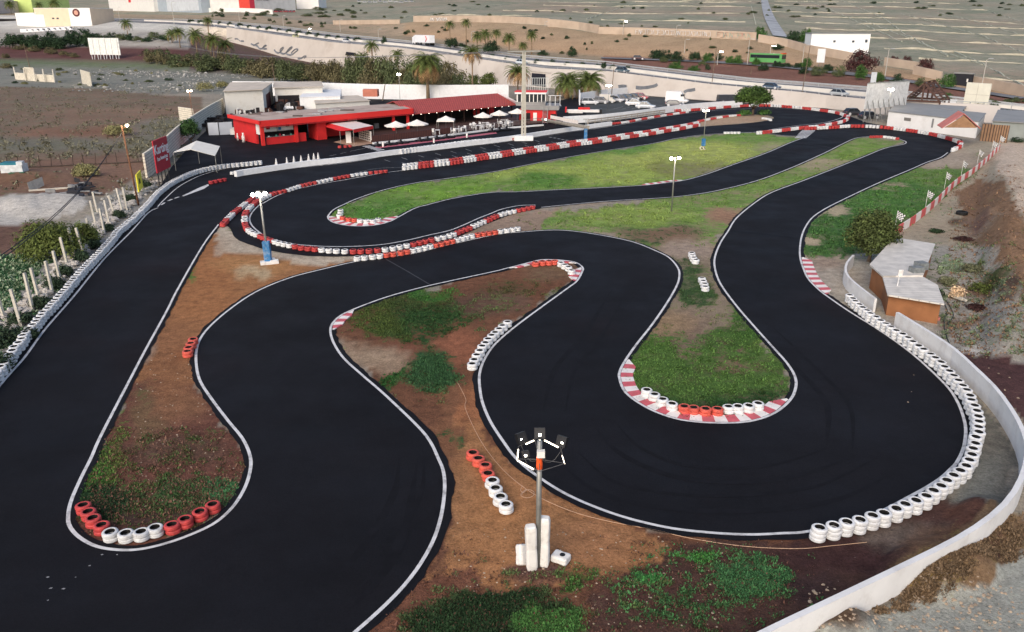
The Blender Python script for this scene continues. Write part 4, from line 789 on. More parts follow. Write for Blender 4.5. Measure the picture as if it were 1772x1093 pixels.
# near pole: ring frame with lit tubes, dark floodlights, cables, plastic barriers at its foot
p = at(931, 980); HN = 5.0; DKF = M('frame_dark_steel', (.06, .06, .062), .5, .2, 4); LITT = M('tube_lit', (1, .86, .7), .3, 0, 1, emit=5)
root = thing('floodlight_pole', 'near steel light pole with ring of lamps and white plastic barriers at its foot', 'floodlight', p)
MB().tube([(0, 0, 0), (0, 0, HN)], [.1, .085], 12).build('pole', STEEL, root, smooth=True)
MB().tube([(0, 0, HN - 1.05), (0, 0, HN - .62)], .105, 12).build('orange_band', ORG, root)
MB().box((.04, -.12, HN - .42), (.26, .16, .24)).build('junction_box', WPL, root)
ring = [(-.2, .55, HN - .1), (-.95, .3, HN - .35), (-1.0, -.1, HN - .75), (-.02, -.35, HN - 1.25), (1.15, -.15, HN - .95), (.95, .35, HN - .4), (.2, .55, HN - .1)]
ring = [Vector((x * .74, y * .8, HN - .35 + (z - HN + .35) * .72)) for x, y, z in ring]
mb = MB()
for a, b_ in zip(ring, ring[1:]): mb.tube([a, b_], .011, 6)
for i in (0, 2, 3, 4): mb.tube([ring[i], (0, 0, HN - .7)], .012, 5)
mb.build('ring_frame', DKF, root)
for a, b_ in ((0, 1), (1, 2), (2, 3), (4, 5), (5, 6)):
    u, v = ring[a], ring[b_]; t0, t1 = (.05, .55) if a in (0, 4) else ((.1, .95) if a != 2 else (0, .75))
    MB().tube([u.lerp(v, t0) - Vector((0, 0, .05)), u.lerp(v, t1) - Vector((0, 0, .04))], .02, 6).build('lit_tube', LITT, root)
for x, y, z, rz in ((-.78, .45, HN + .0, .7), (.02, .6, HN + .15, 0), (.98, .4, HN - .15, -.6), (-.6, .1, HN - .6, .4)):
    x *= .78; y *= .8; z = HN - .35 + (z - HN + .35) * .75; s_ = .36 if z > HN - .5 else .22
    h = MB().box((x, y, z), (s_, .16, s_), rz, 0, R(-25)).build('floodlight', BLK, root); MB().box((x, y - .1, z - .02), (.07, .03, .07), rz).build('lamp_spot', LIT, h)
mb = MB(); 
for a, b_ in (((-.7, .4, HN - .1), (0, -.1, HN - .6)), ((.9, .35, HN - .2), (0, -.1, HN - .6)), ((-.5, .05, HN - .65), (0, -.1, HN - .8))):
    a, b_ = Vector(a), Vector(b_); mb.tube([a.lerp(b_, t) - Vector((0, 0, .45 * math.sin(math.pi * t))) for t in (0, .2, .4, .6, .8, 1)], .009, 5)
mb.build('cable', DKF, root); point(root, HN - .5, 25)
def barrier_block(name, label, cat, w, d, h, hole=False):
    mb = MB(); prof = [(-.5, -.36), (-.36, -.5), (.36, -.5), (.5, -.36), (.5, .36), (.36, .5), (-.36, .5), (-.5, .36)]
    lv = [(0, .86), (.08, 1), (.42, .97), (.5, .9), (.58, .97), (.92, 1), (1, .84)]; o = 0
    for z, s in lv: mb.v += [Vector((x * w * s, y * d * s, z * h)) for x, y in prof]
    for i in range(len(lv) - 1):
        for k in range(8): mb.f.append((i * 8 + k, i * 8 + (k + 1) % 8, (i + 1) * 8 + (k + 1) % 8, (i + 1) * 8 + k)); mb.m.append(0)
    mb.f += [tuple(range(8))[::-1], tuple(range(48, 56))]; mb.m += [0, 0]
    o = mb.build(name, WPL, smooth=False); o.modifiers.new('b', 'BEVEL').width = .03; return tag(o, label, cat)
for dx, dy, rz, lx, ly, h, lab in ((-.22, -.1, .15, .05, -.04, 1.55, 'tall white plastic block leaning on the left of the near lamp pole'), (.2, .08, -.2, -.02, .0, 1.65, 'tall white plastic block standing on the right of the near lamp pole'), (-.55, .1, .6, -.5, .35, .6, 'short white plastic block tilted behind the left of the near pole')):
    o = barrier_block('plastic_barrier', lab, 'barrier', .4, .34, h * 1.2); o.location = p + Vector((dx, dy, -.02)); o.rotation_euler = (lx, ly, rz)
o = barrier_block('plastic_barrier', 'white plastic block lying flat with a dark hole right of the near pole', 'barrier', .5, .3, .62); q = at(957, 960, .17); o.location = q; o.rotation_euler = (R(90), 0, R(60))
hole = MB().lathe([(.001, .0), (.1, .0), (.1, .01)], 14).build('opening', BLK, o); hole.location = (0, .15, .37); hole.rotation_euler = (R(-90), 0, 0)
# cable on the ground
mb = MB(); q = [at(x, y, .02) for x, y in cr([(792,662),(806,690),(805,705),(820,740),(840,775),(870,812),(905,842),(945,866),(1000,888),(1060,903),(1130,916),(1200,932),(1290,945),(1380,949),(1440,944),(1500,938)], 5)]
mb.tube(q, .012, 5); q = [at(x, y, .03) for x, y in cr([(904,840),(901,848),(906,852),(911,846),(903,852),(902,858),(912,861),(922,858),(924,851),(915,847),(906,851),(903,856)], 4)]; mb.tube(q, .012, 5)
tag(mb.build('cable', M('cable_tan', S(196, 160, 130), .7, .1, 3), origin=q[0]), 'thin tan cable lying on the brown soil with a small coil behind the near pole', 'cable')
r = pole('light pole with blue wrapped base on the brown strip by the left loop', (465, 455), 5.6, .1, STEEL, 4, rr=.42, lit=LIT, e=120, lean=R(-1.5))
MB().box((0, 0, .95), (.52, .42, 1.7)).build('blue_padding', BLUE, r); MB().box((.1, -.1, .1), (1.4, .7, .22), .35).build('foot_block', WPL, r); MB().box((.25, .2, .14), (.5, .9, .26), .5).build('foot_block', WPL, r)
pole('light pole with two bright heads standing in the grass left of the thin island', (1162, 365), 5.4, .08, STEEL, 2, rr=.45, e=120)
r = pole('light pole on the long green island with leaning white tyres at its blue foot', (1217, 252), 5.4, .07, STEEL, 2, rr=.42, e=120)
MB().box((0, 0, .5), (.5, .4, 1.2), .3).build('blue_padding', BLUE, r)
q = at(1213, 259); mb = MB()
tyre_mb(mb, (0, 0, .22), 14, R(70), .3); tyre_mb(mb, (.35, -.2, .2), 14, R(55), 1.0); tag(mb.build('leaning_tyres', [M('tyre_beige', S(200, 190, 165), .7, .1, 3), RBK], origin=None, smooth=True), 'pair of pale tyres leaning at the blue foot of a light pole', 'tyres').location = q
r = pole('slim pole with blue sleeve inside the pit straight barrier', (1013, 243), 3.4, .07, STEEL, 0, e=0)
MB().box((0, 0, 1.0), (.5, .4, 1.8)).build('blue_padding', BLUE, r); MB().box((0, 0, 3.4), (.9, .2, .1)).build('crossbar', STEEL, r)
pole('low dark pole with a small lamp beside the pit wall', (942, 233), 2.6, .06, BLK, 1, rr=.2, e=20, box=.24)
pole('tall lamp between the round tree and the metal billboard', (1533, 212), 6.2, .07, STEEL, 3, rr=.4, e=160, box=.5)
pole('lamp pole shining over the parked cars', (1052, 190), 5.2, .06, STEEL, 3, rr=.45, e=130, lit=WARM, box=.5)
pole('lamp on a thin pole behind the red flat roof', (693, 188), 7.4, .05, STEEL, 2, rr=.2, e=120, box=.5)
pole('lamp on a thin pole rising above the ribbed wall', (336, 222), 6.6, .06, RUSTY, 3, rr=.35, e=90, lit=WARM, box=.36)
r = pole('rusty wooden pole with a warm lamp and cables left of the red sign', (240, 355), 8.2, .11, RUSTY, 1, rr=.5, e=80, lit=WARM, lean=R(-3), box=.36)
# overhead cables from that pole
tp = at(240, 355) + Vector((-.4, 0, 7.6)); mb = MB()
for e_ in ((-40, 470, 4.5), (-40, 478, 4.2)):
    e3 = at(*e_); mb.tube([tp.lerp(e3, t) - Vector((0, 0, 1.2 * math.sin(math.pi * t))) for t in [i / 12 for i in range(13)]], .03, 5)
tag(mb.build('overhead_cable', BLK, origin=tp), 'pair of black overhead cables running from the rusty pole to the left edge', 'cable')
# pylon
p = at(906, 243); root = thing('power_pylon', 'tall pale concrete pylon standing on the pit wall by the tower', 'pylon', p)
HP = 13.7; mb = MB()
for sx in (-1, 1): mb.beam((sx * .24, 0, 0), (sx * .11, 0, HP), .12, .34)
for i in range(24): z = .6 + i * .54; w_ = .24 - .12 * z / HP; mb.box((0, 0, z), (2 * w_, .2, .12 if z < 5 else .42))
mb.build('shaft', M('pylon_concrete', S(176, 172, 160), .85, .1, 1.5), root); MB().box((0, 0, .35), (3.0, 1.2, .9), .08).build('plinth', WHP, root)
mb = MB(); mb.beam((-2.6, 0, HP), (2.6, 0, HP + .1), .2); mb.build('crossarm', STEEL, root)
mb = MB()
for dx in (-2.2, 2.2):
    a = p + Vector((dx, 0, HP + .1)); b_ = atd(250, 60, 420); mb.tube([a.lerp(b_, t) - Vector((0, 0, 5 * math.sin(math.pi * t))) for t in [i / 16 for i in range(17)]], .035, 4)
tag(mb.build('power_line', M('wire_grey', (.2, .2, .2), .6, .1, 1), origin=p), 'thin power lines leaving the tall pylon to the left', 'power line')
# concrete posts along the left edge (top px, top py, base px, base py)
POST = M('post_concrete', S(196, 190, 176), .85, .12, 3, dirt=S(120, 116, 104), dscale=2)
PL = [(3,512,8,546),(25,491,36,557),(42,471,56,530),(58,455,67,512),(78,435,90,500),(93,421,104,480),(109,407,116,452),(120,392,130,440),(136,380,146,440),(148,367,158,412),(160,350,165,382),(170,345,180,396),(160,315,168,360),(181,333,189,384),(192,325,198,368),(201,315,212,362),(210,307,219,356)]
for i, (tx, ty, bx_, by) in enumerate(PL):
    b_ = at(bx_, by + 6); b_ = at(bx_ + 1, by + 8); h = 2.4; t = thing('fence_post', 'weathered square concrete post in the uneven row outside the left white tyres', 'fence post', b_, random.uniform(-.3, .3), 'concrete posts outside the left straight')
    t.rotation_euler = (R(random.uniform(-3, 3)), R(random.uniform(-6, -1)), random.uniform(-.3, .3))
    o = MB().beam((0, 0, -.1), (0, 0, h * random.uniform(.9, 1.1)), .16).build('shaft', POST, t)
# pale rocks heaped along the outside of the left tyres
ROCK = M('pale_rock', S(172, 166, 158), .95, .25, 2, bump=.6)
def rock_mb(mb, c, r, seed, sq=.7):
    o = len(mb.v); rr = random.Random(seed); n, m_ = 8, 5
    for j in range(m_ + 1):
        for k in range(n):
            a = 2 * math.pi * k / n; b_ = math.pi * j / m_; d = Vector((math.sin(b_) * math.cos(a), math.sin(b_) * math.sin(a), math.cos(b_) * sq)); mb.v.append(Vector(c) + d * r * (.75 + .5 * noise.noise(d * 1.7 + Vector((seed, 0, 0)))))
    for j in range(m_):
        for k in range(n): k2 = (k + 1) % n; mb.f.append((o + j * n + k, o + (j + 1) * n + k, o + (j + 1) * n + k2, o + j * n + k2)); mb.m.append(0)
mb = MB(); rr = random.Random(9)
edge = cr([(-20,632),(30,578),(60,545),(98,508),(118,483),(140,455),(165,428),(185,403),(205,382),(222,362),(240,352),(258,338),(280,318)], 8)
for i in range(520):
    x, y = edge[int(rr.random() * (len(edge) - 1))]; s_ = (y - 38) / 400; x += rr.uniform(-26, -4) * s_ * 1.2; y += rr.uniform(-9, 5) * s_; p = at(x, y); rock_mb(mb, (p.x, p.y, .05 + rr.uniform(0, .2)), rr.uniform(.12, .42) * (1.25 if y < 470 else .9), i)
o = mb.build('rubble', ROCK, smooth=False); o['kind'] = 'stuff'; tag(o, 'pale rubble heaped outside the left tyre row', 'rubble')
ROCK2 = M('grey_rock', S(150, 148, 142), .95, .4, 1.2, bump=.6)
mb = MB()
for i in range(900):
    if i < 560: x, y = rr.gauss(280, 90), rr.gauss(126, 5)
    elif i < 740: x, y = rr.uniform(120, 350), rr.gauss(150, 4)
    elif i < 800: x, y = rr.gauss(205, 25), rr.gauss(352, 14)
    else: x, y = rr.gauss(345, 30), rr.gauss(140, 8)
    p = at(x, y); rock_mb(mb, (p.x, p.y, .2), rr.uniform(.12, .5) * (.6 if y > 200 else 1) * (2.2 if rr.random() < .06 else 1), i + 900)
o = mb.build('rubble', ROCK2); o['kind'] = 'stuff'; tag(o, 'broken stones scattered over the waste ground and field edge', 'rubble')
mb = MB()
for i in range(1100):
    k = rr.random()
    if k < .35: x, y = rr.uniform(1400, 1800), rr.uniform(1010, 1110); 
    elif k < .5: x, y = rr.uniform(1560, 1790), rr.uniform(280, 700)
    elif k < .75: x, y = rr.uniform(230, 420), rr.uniform(600, 880)
    else: x, y = rr.uniform(780, 1250), rr.uniform(880, 1090)
    if inpoly(x, y, [(1384,380),(1640,262),(1600,400),(1470,520)]): continue
    p = at(x, y); p.z = GZ(p.x, p.y)
    if k >= .5 and (inpoly(x, y, I1L) if y < 880 and x < 430 else not (y > 940 or x < 900 or x < 960 and y > 880)): pass
    if k >= .5 and x < 430 and not inpoly(x, y, I1L): continue
    if k >= .75 and y < 905 + (x - 900) * .08: continue
    rock_mb(mb, (p.x, p.y, p.z + .0), rr.uniform(.015, .06) * (1.6 if k < .5 else 1), i + 50)
o = mb.build('pebbles', M('pebble', S(160, 142, 122), .95, .35, 3)); o['kind'] = 'stuff'; tag(o, 'small pale pebbles scattered on bare soil', 'pebbles')
# ------------------------------------------------------------------ signs and billboards
REDS = M('sign_red', S(176, 38, 52), .6, .1, 1, dirt=S(140, 30, 40), damt=.4); YEL = M('sign_yellow', S(226, 214, 60), .6, .08, 2)
def text(par, txt, mat, M4, size, bold=.0):
    cu = bpy.data.curves.new('t', 'FONT'); cu.body = txt; cu.size = size; cu.extrude = .015; cu.offset = bold; cu.align_x = 'CENTER'; cu.align_y = 'CENTER'
    t = bpy.data.objects.new('t', cu); C.objects.link(t); dg = bpy.context.evaluated_depsgraph_get(); me = bpy.data.meshes.new_from_object(t.evaluated_get(dg)); bpy.data.objects.remove(t)
    me.materials.clear(); me.materials.append(mat); o = bpy.data.objects.new('lettering', me); C.objects.link(o); o.parent = par; o.matrix_local = M4; return o
def board(name, label, cat, a, b_, z0, z1, mat, th=.12, legs=4, legmat=None, back=None):   # a, b ground points left and right
    d = (b_ - a); L_ = d.length; ang = math.atan2(d.y, d.x); root = thing(name, label, cat, a, ang)
    MB().box((L_ / 2, 0, (z0 + z1) / 2), (L_, th, z1 - z0)).build('panel', mat, root)
    lm = legmat or STEEL
    for i in range(legs): x = L_ * (i + .5) / legs; MB().beam((x, th / 2 + .06, -.3), (x, th / 2 + .06, z1 - .1), .1).build('leg', lm, root)
    return root, L_
a, b_ = at(275, 322), at(298, 309.5)
sr, L_ = board('advertising_sign', 'large red sign with white Karting lettering on dark legs beside the ribbed wall', 'sign', a, b_, 1.5, 5.2, REDS, legs=4, legmat=BLK)
SGW = M('lettering_white', (.8, .78, .76), .6, .05, 2)
def face(x, z, sx=1): return Matrix.Translation((x, -.075, z)) @ Matrix.Rotation(R(90), 4, 'X') @ Matrix.Diagonal((sx, 1, 1, 1))
text(sr, 'Karting', SGW, face(L_ * .5, 4.05, .6 * L_ / 2.6), 1.5, .02); text(sr, 'Las Americas', SGW, face(L_ * .5, 3.0, .75 * L_ / 3.3), .62, .01); text(sr, '2000', SGW, face(L_ * .78, 2.55, .8), .34, .01)
a, b_ = at(241, 340), at(248, 331)
sy, L2 = board('advertising_sign', 'small yellow sign with black letters low beside the rusty pole', 'sign', a, b_, .5, 2.4, YEL, legs=2, legmat=BLK); text(sy, 'Ba', BLK, face(L2 * .45, 1.5, .9), .9, .02)
# ribbed wall of stacked slabs on the left
RIB = stripes('ribbed_wall', S(214, 206, 188), S(160, 152, 136), 2.6, 2, .85, .8)
def rwall(label, pts, h, th=.25, mat=RIB, name='slab_wall', cat='wall'):
    q = P0(pts); q = resample(q, 2.5); o = wallline(MB(), q, h, th).build(name, mat, origin=q[0]); return tag(o, label, cat)
rwall('tall pale ribbed slab wall running from the white sheds down past the red sign', [(388,195),(362,212),(335,232),(312,252),(290,276),(262,302),(254,308)], 3.0)
rwall('short detached piece of pale ribbed wall left of the long one', [(312,208),(336,212)], 2.6)
rwall('fallen pale panel fence with raised posts at the edge of the brown field', [(28,137),(62,140),(95,142)], 2.2)
rwall('single standing pale slab panel at the edge of the brown field', [(143,144),(159,150)], 4.2)
fw = [o for o in C.objects if o.get('label', '').startswith('fallen pale')][0]; mb = MB()
for x, y in ((28,137),(45,139),(62,140.5),(78,141.5),(95,142.5)):
    p = at(x, y); mb.beam(p, p + Vector((0, 0, 4.0)), .35)
mb.build('post', POST, fw, fw.location); mb = MB(); mb.slab([at(45,138.5) + Vector((0, .1, 4.2)), at(61,140) + Vector((0, .1, 4.2)), at(61,140) + Vector((0, .5, 2)), at(45,138.5) + Vector((0, .5, 2))], .2); mb.build('panel', RIB, fw, fw.location)
# white billboard seen from the back, left
WBB = stripes('billboard_back', S(226, 226, 220), S(196, 196, 192), .9, 0, .6, .88)
bb, L_ = board('billboard', 'white billboard on splayed legs between the dark red field and waste ground', 'billboard', at(160, 113), at(212, 114), 4.6, 11.6, WBB, .3, 0)
mb = MB()
for i in range(10):
    x = L_ * (i + .5) / 10; mb.beam((x, -.2, 4.6), (x + (-.7 if i % 2 else .3), -.2, 0), .2); 
    if i % 2: mb.beam((x, -.3, 4.6), (x, -.3, 11.7), .22)
mb.build('leg', M('white_steel', (.7, .7, .68), .5, .1, 2), bb)
# metal billboard with corrugated back, centre right
CORR = stripes('corrugated_grey', S(206, 206, 204), S(150, 152, 154), 3.2, 0, .5, .8)
bb, L_ = board('billboard', 'large corrugated grey billboard on tall truss legs behind the far barrier', 'billboard', at(1492, 212), at(1563, 204), 2.5, 7.2, CORR, .2, 0)
mb = MB()
for i in range(8):
    x = L_ * (i + .3) / 8; mb.beam((x, .15, 0), (x, .15, 7.4), .12); mb.beam((x, -1.6, 0), (x, .1, 4.5), .1); mb.beam((x, -1.6, 0), (x + .5, -.1, 3), .08)
mb.build('leg', STEEL, bb); MB().beam((0, -.14, 7.25), (L_, -.14, 7.25), .15).build('top_rail', STEEL, bb)
CREAM = M('cream_panel', S(226, 222, 204), .7, .06, 1, dirt=S(190, 184, 160), dscale=.5)
bb, L_ = board('billboard', 'square cream billboard of four panels above a dark fence on the right', 'billboard', at(1664, 197), at(1705, 201), 1.8, 6.4, CREAM, .3, 0)
mb = MB(); mb.box((L_ / 2, -.17, 4.1), (.06, .03, 4.6)); mb.box((L_ / 2, -.17, 4.1), (L_, .03, .06)); mb.build('panel_joint', POST, bb)
MB().box((L_ / 2, .1, .9), (L_ + .3, .2, 1.8)).build('base_screen', BLK, bb)
bb, L_ = board('notice_board', 'small white notice board on two posts between the motorway and second road', 'sign', G(1412, 117), G(1425, 117.5), 1.6, 5.6, M('board_white', (.75, .76, .76), .6, .05, 1), .2, 2)
bb, L_ = board('notice_board', 'narrow grey panel sign sticking up above the corrugated billboard', 'sign', at(1500, 184), at(1509, 184), 3.5, 7.5, M('board_grey', S(190,194,196), .6, .1, 2), .2, 1)
# ------------------------------------------------------------------ red and white fence with flags on the right
mb = MB(); q = resample(W([(1549,407),(1583,385),(1616,358),(1650,324),(1688,297),(1729,259)]), 1.05)
FR, FW_ = M('fence_red', S(206, 96, 92), .75, .12, 3, dirt=(.4, .3, .27)), M('fence_white', S(228, 218, 210), .75, .08, 3, dirt=(.5, .42, .38))
for i in range(len(q) - 1):
    t = MB(); wallline(t, [q[i], q[i + 1]], .8, .08); mb.add(t.v, t.f, 1 if (i // 2) % 2 == 0 else 0)
tag(mb.build('board_fence', [FW_, FR], origin=q[0]), 'low fence of alternating red and white boards running away on the right', 'fence')
CHK_B, CHK_W = M('flag_black', (.03, .03, .03), .8, .1, 3), M('flag_white', (.7, .7, .68), .8, .05, 3)
for i, (bx_, by, k) in enumerate(((1549, 400, 1), (1602, 361, 1.1), (1635, 327, 1.1), (1664, 305, 1.1), (1692, 284, 1.2), (1716, 267, 1.2), (1729, 257, 1.2))):
    r = thing('flag', 'black and white checkered flag on a thin pole along the red and white board fence', 'flag', at(bx_ - 1, by - 1), 0, 'checkered flags on the board fence')
    MB().tube([(0, 0, 0), (0, 0, 1.9)], .022, 6).build('pole', WPL, r); mb = MB(); nx_, nz_ = 7, 5
    for a in range(nx_):
        for b_ in range(nz_):
            def fp(u, v): u_, v_ = u / nx_, v / nz_; return (u_ * .7 * (.6 + .4 * v_), .12 * math.sin(u_ * 5 + i) * u_, 1.88 - (1 - v_) * .6 - u_ * .42 * (1.0))
            if a < nx_: mb.add([fp(a, b_), fp(a + 1, b_), fp(a + 1, b_ + 1), fp(a, b_ + 1)], [(0, 1, 2, 3)], (a + b_) % 2)
    mb.build('cloth', [CHK_W, CHK_B], r)
# ------------------------------------------------------------------ brown hut on the right
HUT_R = stripes('hut_roof', S(206, 200, 190), S(168, 162, 152), 3.0, 1, .6, .86); BRK = M('hut_wall', S(146, 98, 64), .9, .15, 1.2, dirt=S(106, 70, 50), dscale=1.5); HUTD = M('hut_side', S(96, 50, 40), .9, .15, 1.2)
RZ = 1.65
c_ = [at(x, y, RZ) for x, y in ((1547,412.6),(1618,424),(1597,479),(1622.6,492.7),(1635,522.4),(1536.7,506.4),(1527.6,480),(1504.7,459.5))]
hut = thing('hut', 'low brown hut with pale corrugated roof behind the white wall of the right curve', 'hut', (c_[5].x, c_[5].y, 0))
O = hut.location
mb = MB(); back = [c_[0], c_[1], c_[2], c_[6], c_[7]]; mb.slab([v + Vector((0, 0, .12)) for v in back], .12); mb.slab([c_[2] + Vector((0, 0, .03)), c_[3], c_[4] - Vector((0, 0, .12)), c_[5] - Vector((0, 0, .12)), c_[6] + Vector((0, 0, .03))], .1)
mb.build('roof', HUT_R, hut, O)
ins = lambda i, k=.22: Vector((c_[i].x, c_[i].y, 0)).lerp(sum((Vector((v.x, v.y, 0)) for v in c_), Vector()) / 8, k * .35)
wp = [ins(7), ins(6), ins(5), ins(4), ins(3), ins(2), ins(1), ins(0)]; mb = MB(); mb.prism([(v.x, v.y) for v in wp], 0, RZ - .16, 0); mb.build('wall', BRK, hut, O)
mb = MB(); mb.tube([at(1545, 535), at(1545, 535) + Vector((.15, .2, 2.4))], .03, 6); mb.box(at(1545, 535) + Vector((.2, .2, 2.5)), (.3, .06, .4)); mb.build('mast', WPL, hut, O)
mb = MB(); cc = at(1586, 466, RZ + .3); mb.box(cc, (.8, .6, .4), .2); mb.box(cc + Vector((.7, .8, .05)), (.7, .7, .5), .2); mb.build('roof_unit', M('unit_grey', S(118, 122, 122), .8, .3, 5), hut, O)
mb = MB()
for i, (x, y) in enumerate(((1578, 543), (1606, 549))): mb.box(at(x, y, .1), (1.3, .5, .2), -.15, i)
tag(mb.build('planks', [FW_, M('faded_red', S(176, 110, 100), .8, .2, 3)], origin=at(1590, 546)), 'white and faded red plastic blocks lying before the hut wall', 'blocks')
mb = MB()
for a, b_ in (((1630,505),(1665,518)),((1634,502),(1672,520)),((1638,508),(1660,514))): mb.beam(at(*a, .15), at(*b_, .2), .14)
tag(mb.build('planks', POST, origin=at(1640, 508)), 'pale planks lying on the ground right of the hut', 'planks')
mb = MB(); mb.tube([at(x, y, .04) for x, y in cr([(1634,525),(1640,540),(1634,552),(1636,575),(1645,600),(1645,608)], 5)], .03, 5); mb.tube([at(x, y, .05) for x, y in cr([(1638,520),(1650,545),(1640,560),(1655,568)], 5)], .03, 5)
tag(mb.build('hose', M('hose_dark', (.03, .04, .04), .6, .1, 3), origin=at(1640, 540)), 'dark hose trailing down from the right end of the hut', 'hose')
mb = MB(); tyre_mb(mb, at(1664, 371, 0), 18, s=1.9); tag(mb.build('old_tyre', [RBK, RBK], origin=at(1664, 371)), 'single large black tyre lying on the bare ground beyond the board fence', 'tyre')
# debris on the left field
mb = MB(); p = at(27, 301); mb.box(p + Vector((0, 0, .6)), (2.6, 1.6, 1.3), .1, 0); mb.box(p + Vector((-.3, 0, 1.35)), (2.0, 1.5, .35), .1, 1); mb.box(p + Vector((1.0, -.2, 1.4)), (.7, .9, .5), .2, 0); mb.box(p + Vector((.9, -1.2, .2)), (1.7, .9, .4), .3, 2)
tag(mb.build('tank', [M('tank_white', S(200,204,204), .7, .2, 2), M('tarp_teal', S(40, 110, 124), .7, .2, 2), M('tarp_green', S(40, 90, 60), .7, .2, 2)], origin=p), 'white box with a teal cover standing alone on the left field', 'box')
mb = MB(); a, b_, c = at(50, 331), at(121, 326), at(58, 308)
mb.beam(a + Vector((0, 0, .1)), b_ + Vector((0, 0, .1)), .15, .2); mb.slab([a + Vector((0, 0, 1.0)), a + Vector((.1, 0, .0)), a + Vector((.4, 2.6, .0)), a + Vector((.3, 2.6, 1.2))], .1); tag(mb.build('panel', POST, origin=a), 'fallen pale panel with a long rail on the brown field', 'panel')
mb = MB(); rr = random.Random(4)
for i in range(26):
    p = at(rr.gauss(135, 14), rr.gauss(330, 6)); mb.box(p + Vector((0, 0, .25)), (rr.uniform(.3, 1.6), rr.uniform(.1, .5), rr.uniform(.1, .6)), rr.uniform(0, 3), rr.randrange(2))
o = mb.build('scrap_heap', [M('scrap_grey', S(140,140,138), .8, .25, 3), M('scrap_dark', (.03, .03, .035), .8, .2, 3)]); o['kind'] = 'stuff'; tag(o, 'heap of grey scrap on the left field', 'scrap')
mb = MB()
for k in range(15):
    x = -6 + k * 19; p = at(x, 293 - .05 * x); mb.beam(p, p + Vector((rr.uniform(-.3, .3), 0, 1.6)), .07)
    if k < 14: e_ = at(x + 19, 293 - .05 * (x + 19)); mb.beam(p + Vector((0, 0, .9)), e_ + Vector((0, 0, .9)), .015); mb.beam(p + Vector((0, 0, .08)), e_ + Vector((0, 0, .08)), .12, .16)
tag(mb.build('wire_fence', M('rust_wire', S(70, 58, 50), .8, .2, 3), origin=at(0, 293)), 'thin rusty wire fence with leaning stakes across the left field', 'fence')
# tent canopy
TNT = M('canopy_cloth', S(222, 218, 208), .85, .05, 1.5, dirt=S(190,182,168), damt=.3)
q = [at(300, 263, 2.4), at(340, 243, 3.1), at(380.5, 252.5, 2.5), at(372, 269, 2.2), at(330, 258, 2.9)]
tent = thing('canopy', 'white folded tent canopy on thin legs below the small tree by the paddock', 'canopy', (q[4].x, q[4].y, 0))
mb = MB(); mb.slab([q[0], q[4], q[1]], .05); mb.slab([q[4], q[3], q[2], q[1]], .05); mb.build('roof', TNT, tent, tent.location)
for v in q[:4]: MB().beam((v.x, v.y, 0), v, .06).build('leg', STEEL, tent, tent.location)
# ------------------------------------------------------------------ pit buildings
PR = M('building_red', S(206, 44, 44), .7, .1, .6, dirt=S(160, 34, 36), dscale=.8, damt=.5); PRL = M('fascia_red', S(216, 50, 46), .6, .06, .8, dirt=S(170, 44, 40), damt=.4)
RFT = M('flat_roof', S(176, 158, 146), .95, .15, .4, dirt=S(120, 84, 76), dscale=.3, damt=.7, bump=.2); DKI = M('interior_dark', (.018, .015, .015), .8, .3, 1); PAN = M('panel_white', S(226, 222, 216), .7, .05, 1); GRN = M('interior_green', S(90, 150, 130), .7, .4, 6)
def frame(FL, FRr, BL, BR):
    def F(u, v, z):
        a = FL.lerp(FRr, u); b_ = BL.lerp(BR, u); p = a.lerp(b_, v); return Vector((p.x, p.y, z))
    return F
def fbox(mb, F, u0, u1, v0, v1, z0, z1, mi=0, mtop=None):
    return mb.prism([tuple(F(u, v, 0))[:2] for u, v in ((u0, v0), (u1, v0), (u1, v1), (u0, v1))], z0, z1, mi, mtop)
RH = 3.75; GRY0 = M('fitting_grey', S(150, 150, 150), .6, .15, 2)
F = frame(at(449.5, 209.8, RH), at(713.6, 188, RH), at(397, 198.3, RH), at(684, 178.5, RH))
org = F(0, 0, 0); pb = thing('pit_building', 'long flat roofed red pit building with open bays left of the tiled roof', 'building', org)
mb = MB(); fbox(mb, F, 0, 1, 0, 1, RH - .18, RH, 0, 0); mb.build('roof', RFT, pb, org)
mb = MB(); fbox(mb, F, -.005, 1.004, -.03, .0, RH - .75, RH + .1); fbox(mb, F, -.012, .0, -.03, 1.0, RH - .45, RH + .1); fbox(mb, F, 1.0, 1.006, -.03, 1.0, RH - .6, RH + .1); mb.build('fascia', PRL, pb, org)
for a_ in ((.01, .022, .22, .96, 0, RH - .2), (.022, .09, .9, .94, 0, RH - .2), (.40, .56, .25, .3, 0, RH - .2), (.34, .40, .02, .35, 0, RH - .2), (.04, .205, .05, .08, 0, 1.15), (.225, .275, .05, .12, 0, 1.35)): mb = MB(); fbox(mb, F, *a_); mb.build('wall', PR, pb, org)
mb = MB(); fbox(mb, F, .03, .21, .1, .13, 1.9, RH - .5); mb.build('window_panel', PAN, pb, org)
mb = MB(); fbox(mb, F, .009, .0135, .1, .2, 1.6, RH - .5); mb.build('window_panel', PAN, pb, org)
for u in (.012, .212, .86, .965):
    mb = MB(); fbox(mb, F, u - .008, u + .010, .015, .05, 0, RH - .2); mb.build('post', PRL, pb, org)
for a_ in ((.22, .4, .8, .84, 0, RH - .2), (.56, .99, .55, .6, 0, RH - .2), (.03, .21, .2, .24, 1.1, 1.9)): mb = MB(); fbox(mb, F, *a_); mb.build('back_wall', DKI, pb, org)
mb = MB(); fbox(mb, F, .24, .3, .7, .72, 1.0, 3.0); fbox(mb, F, .62, .68, .53, .54, 1.4, 2.9); mb.build('door_panel', PAN, pb, org)
rr = random.Random(8)
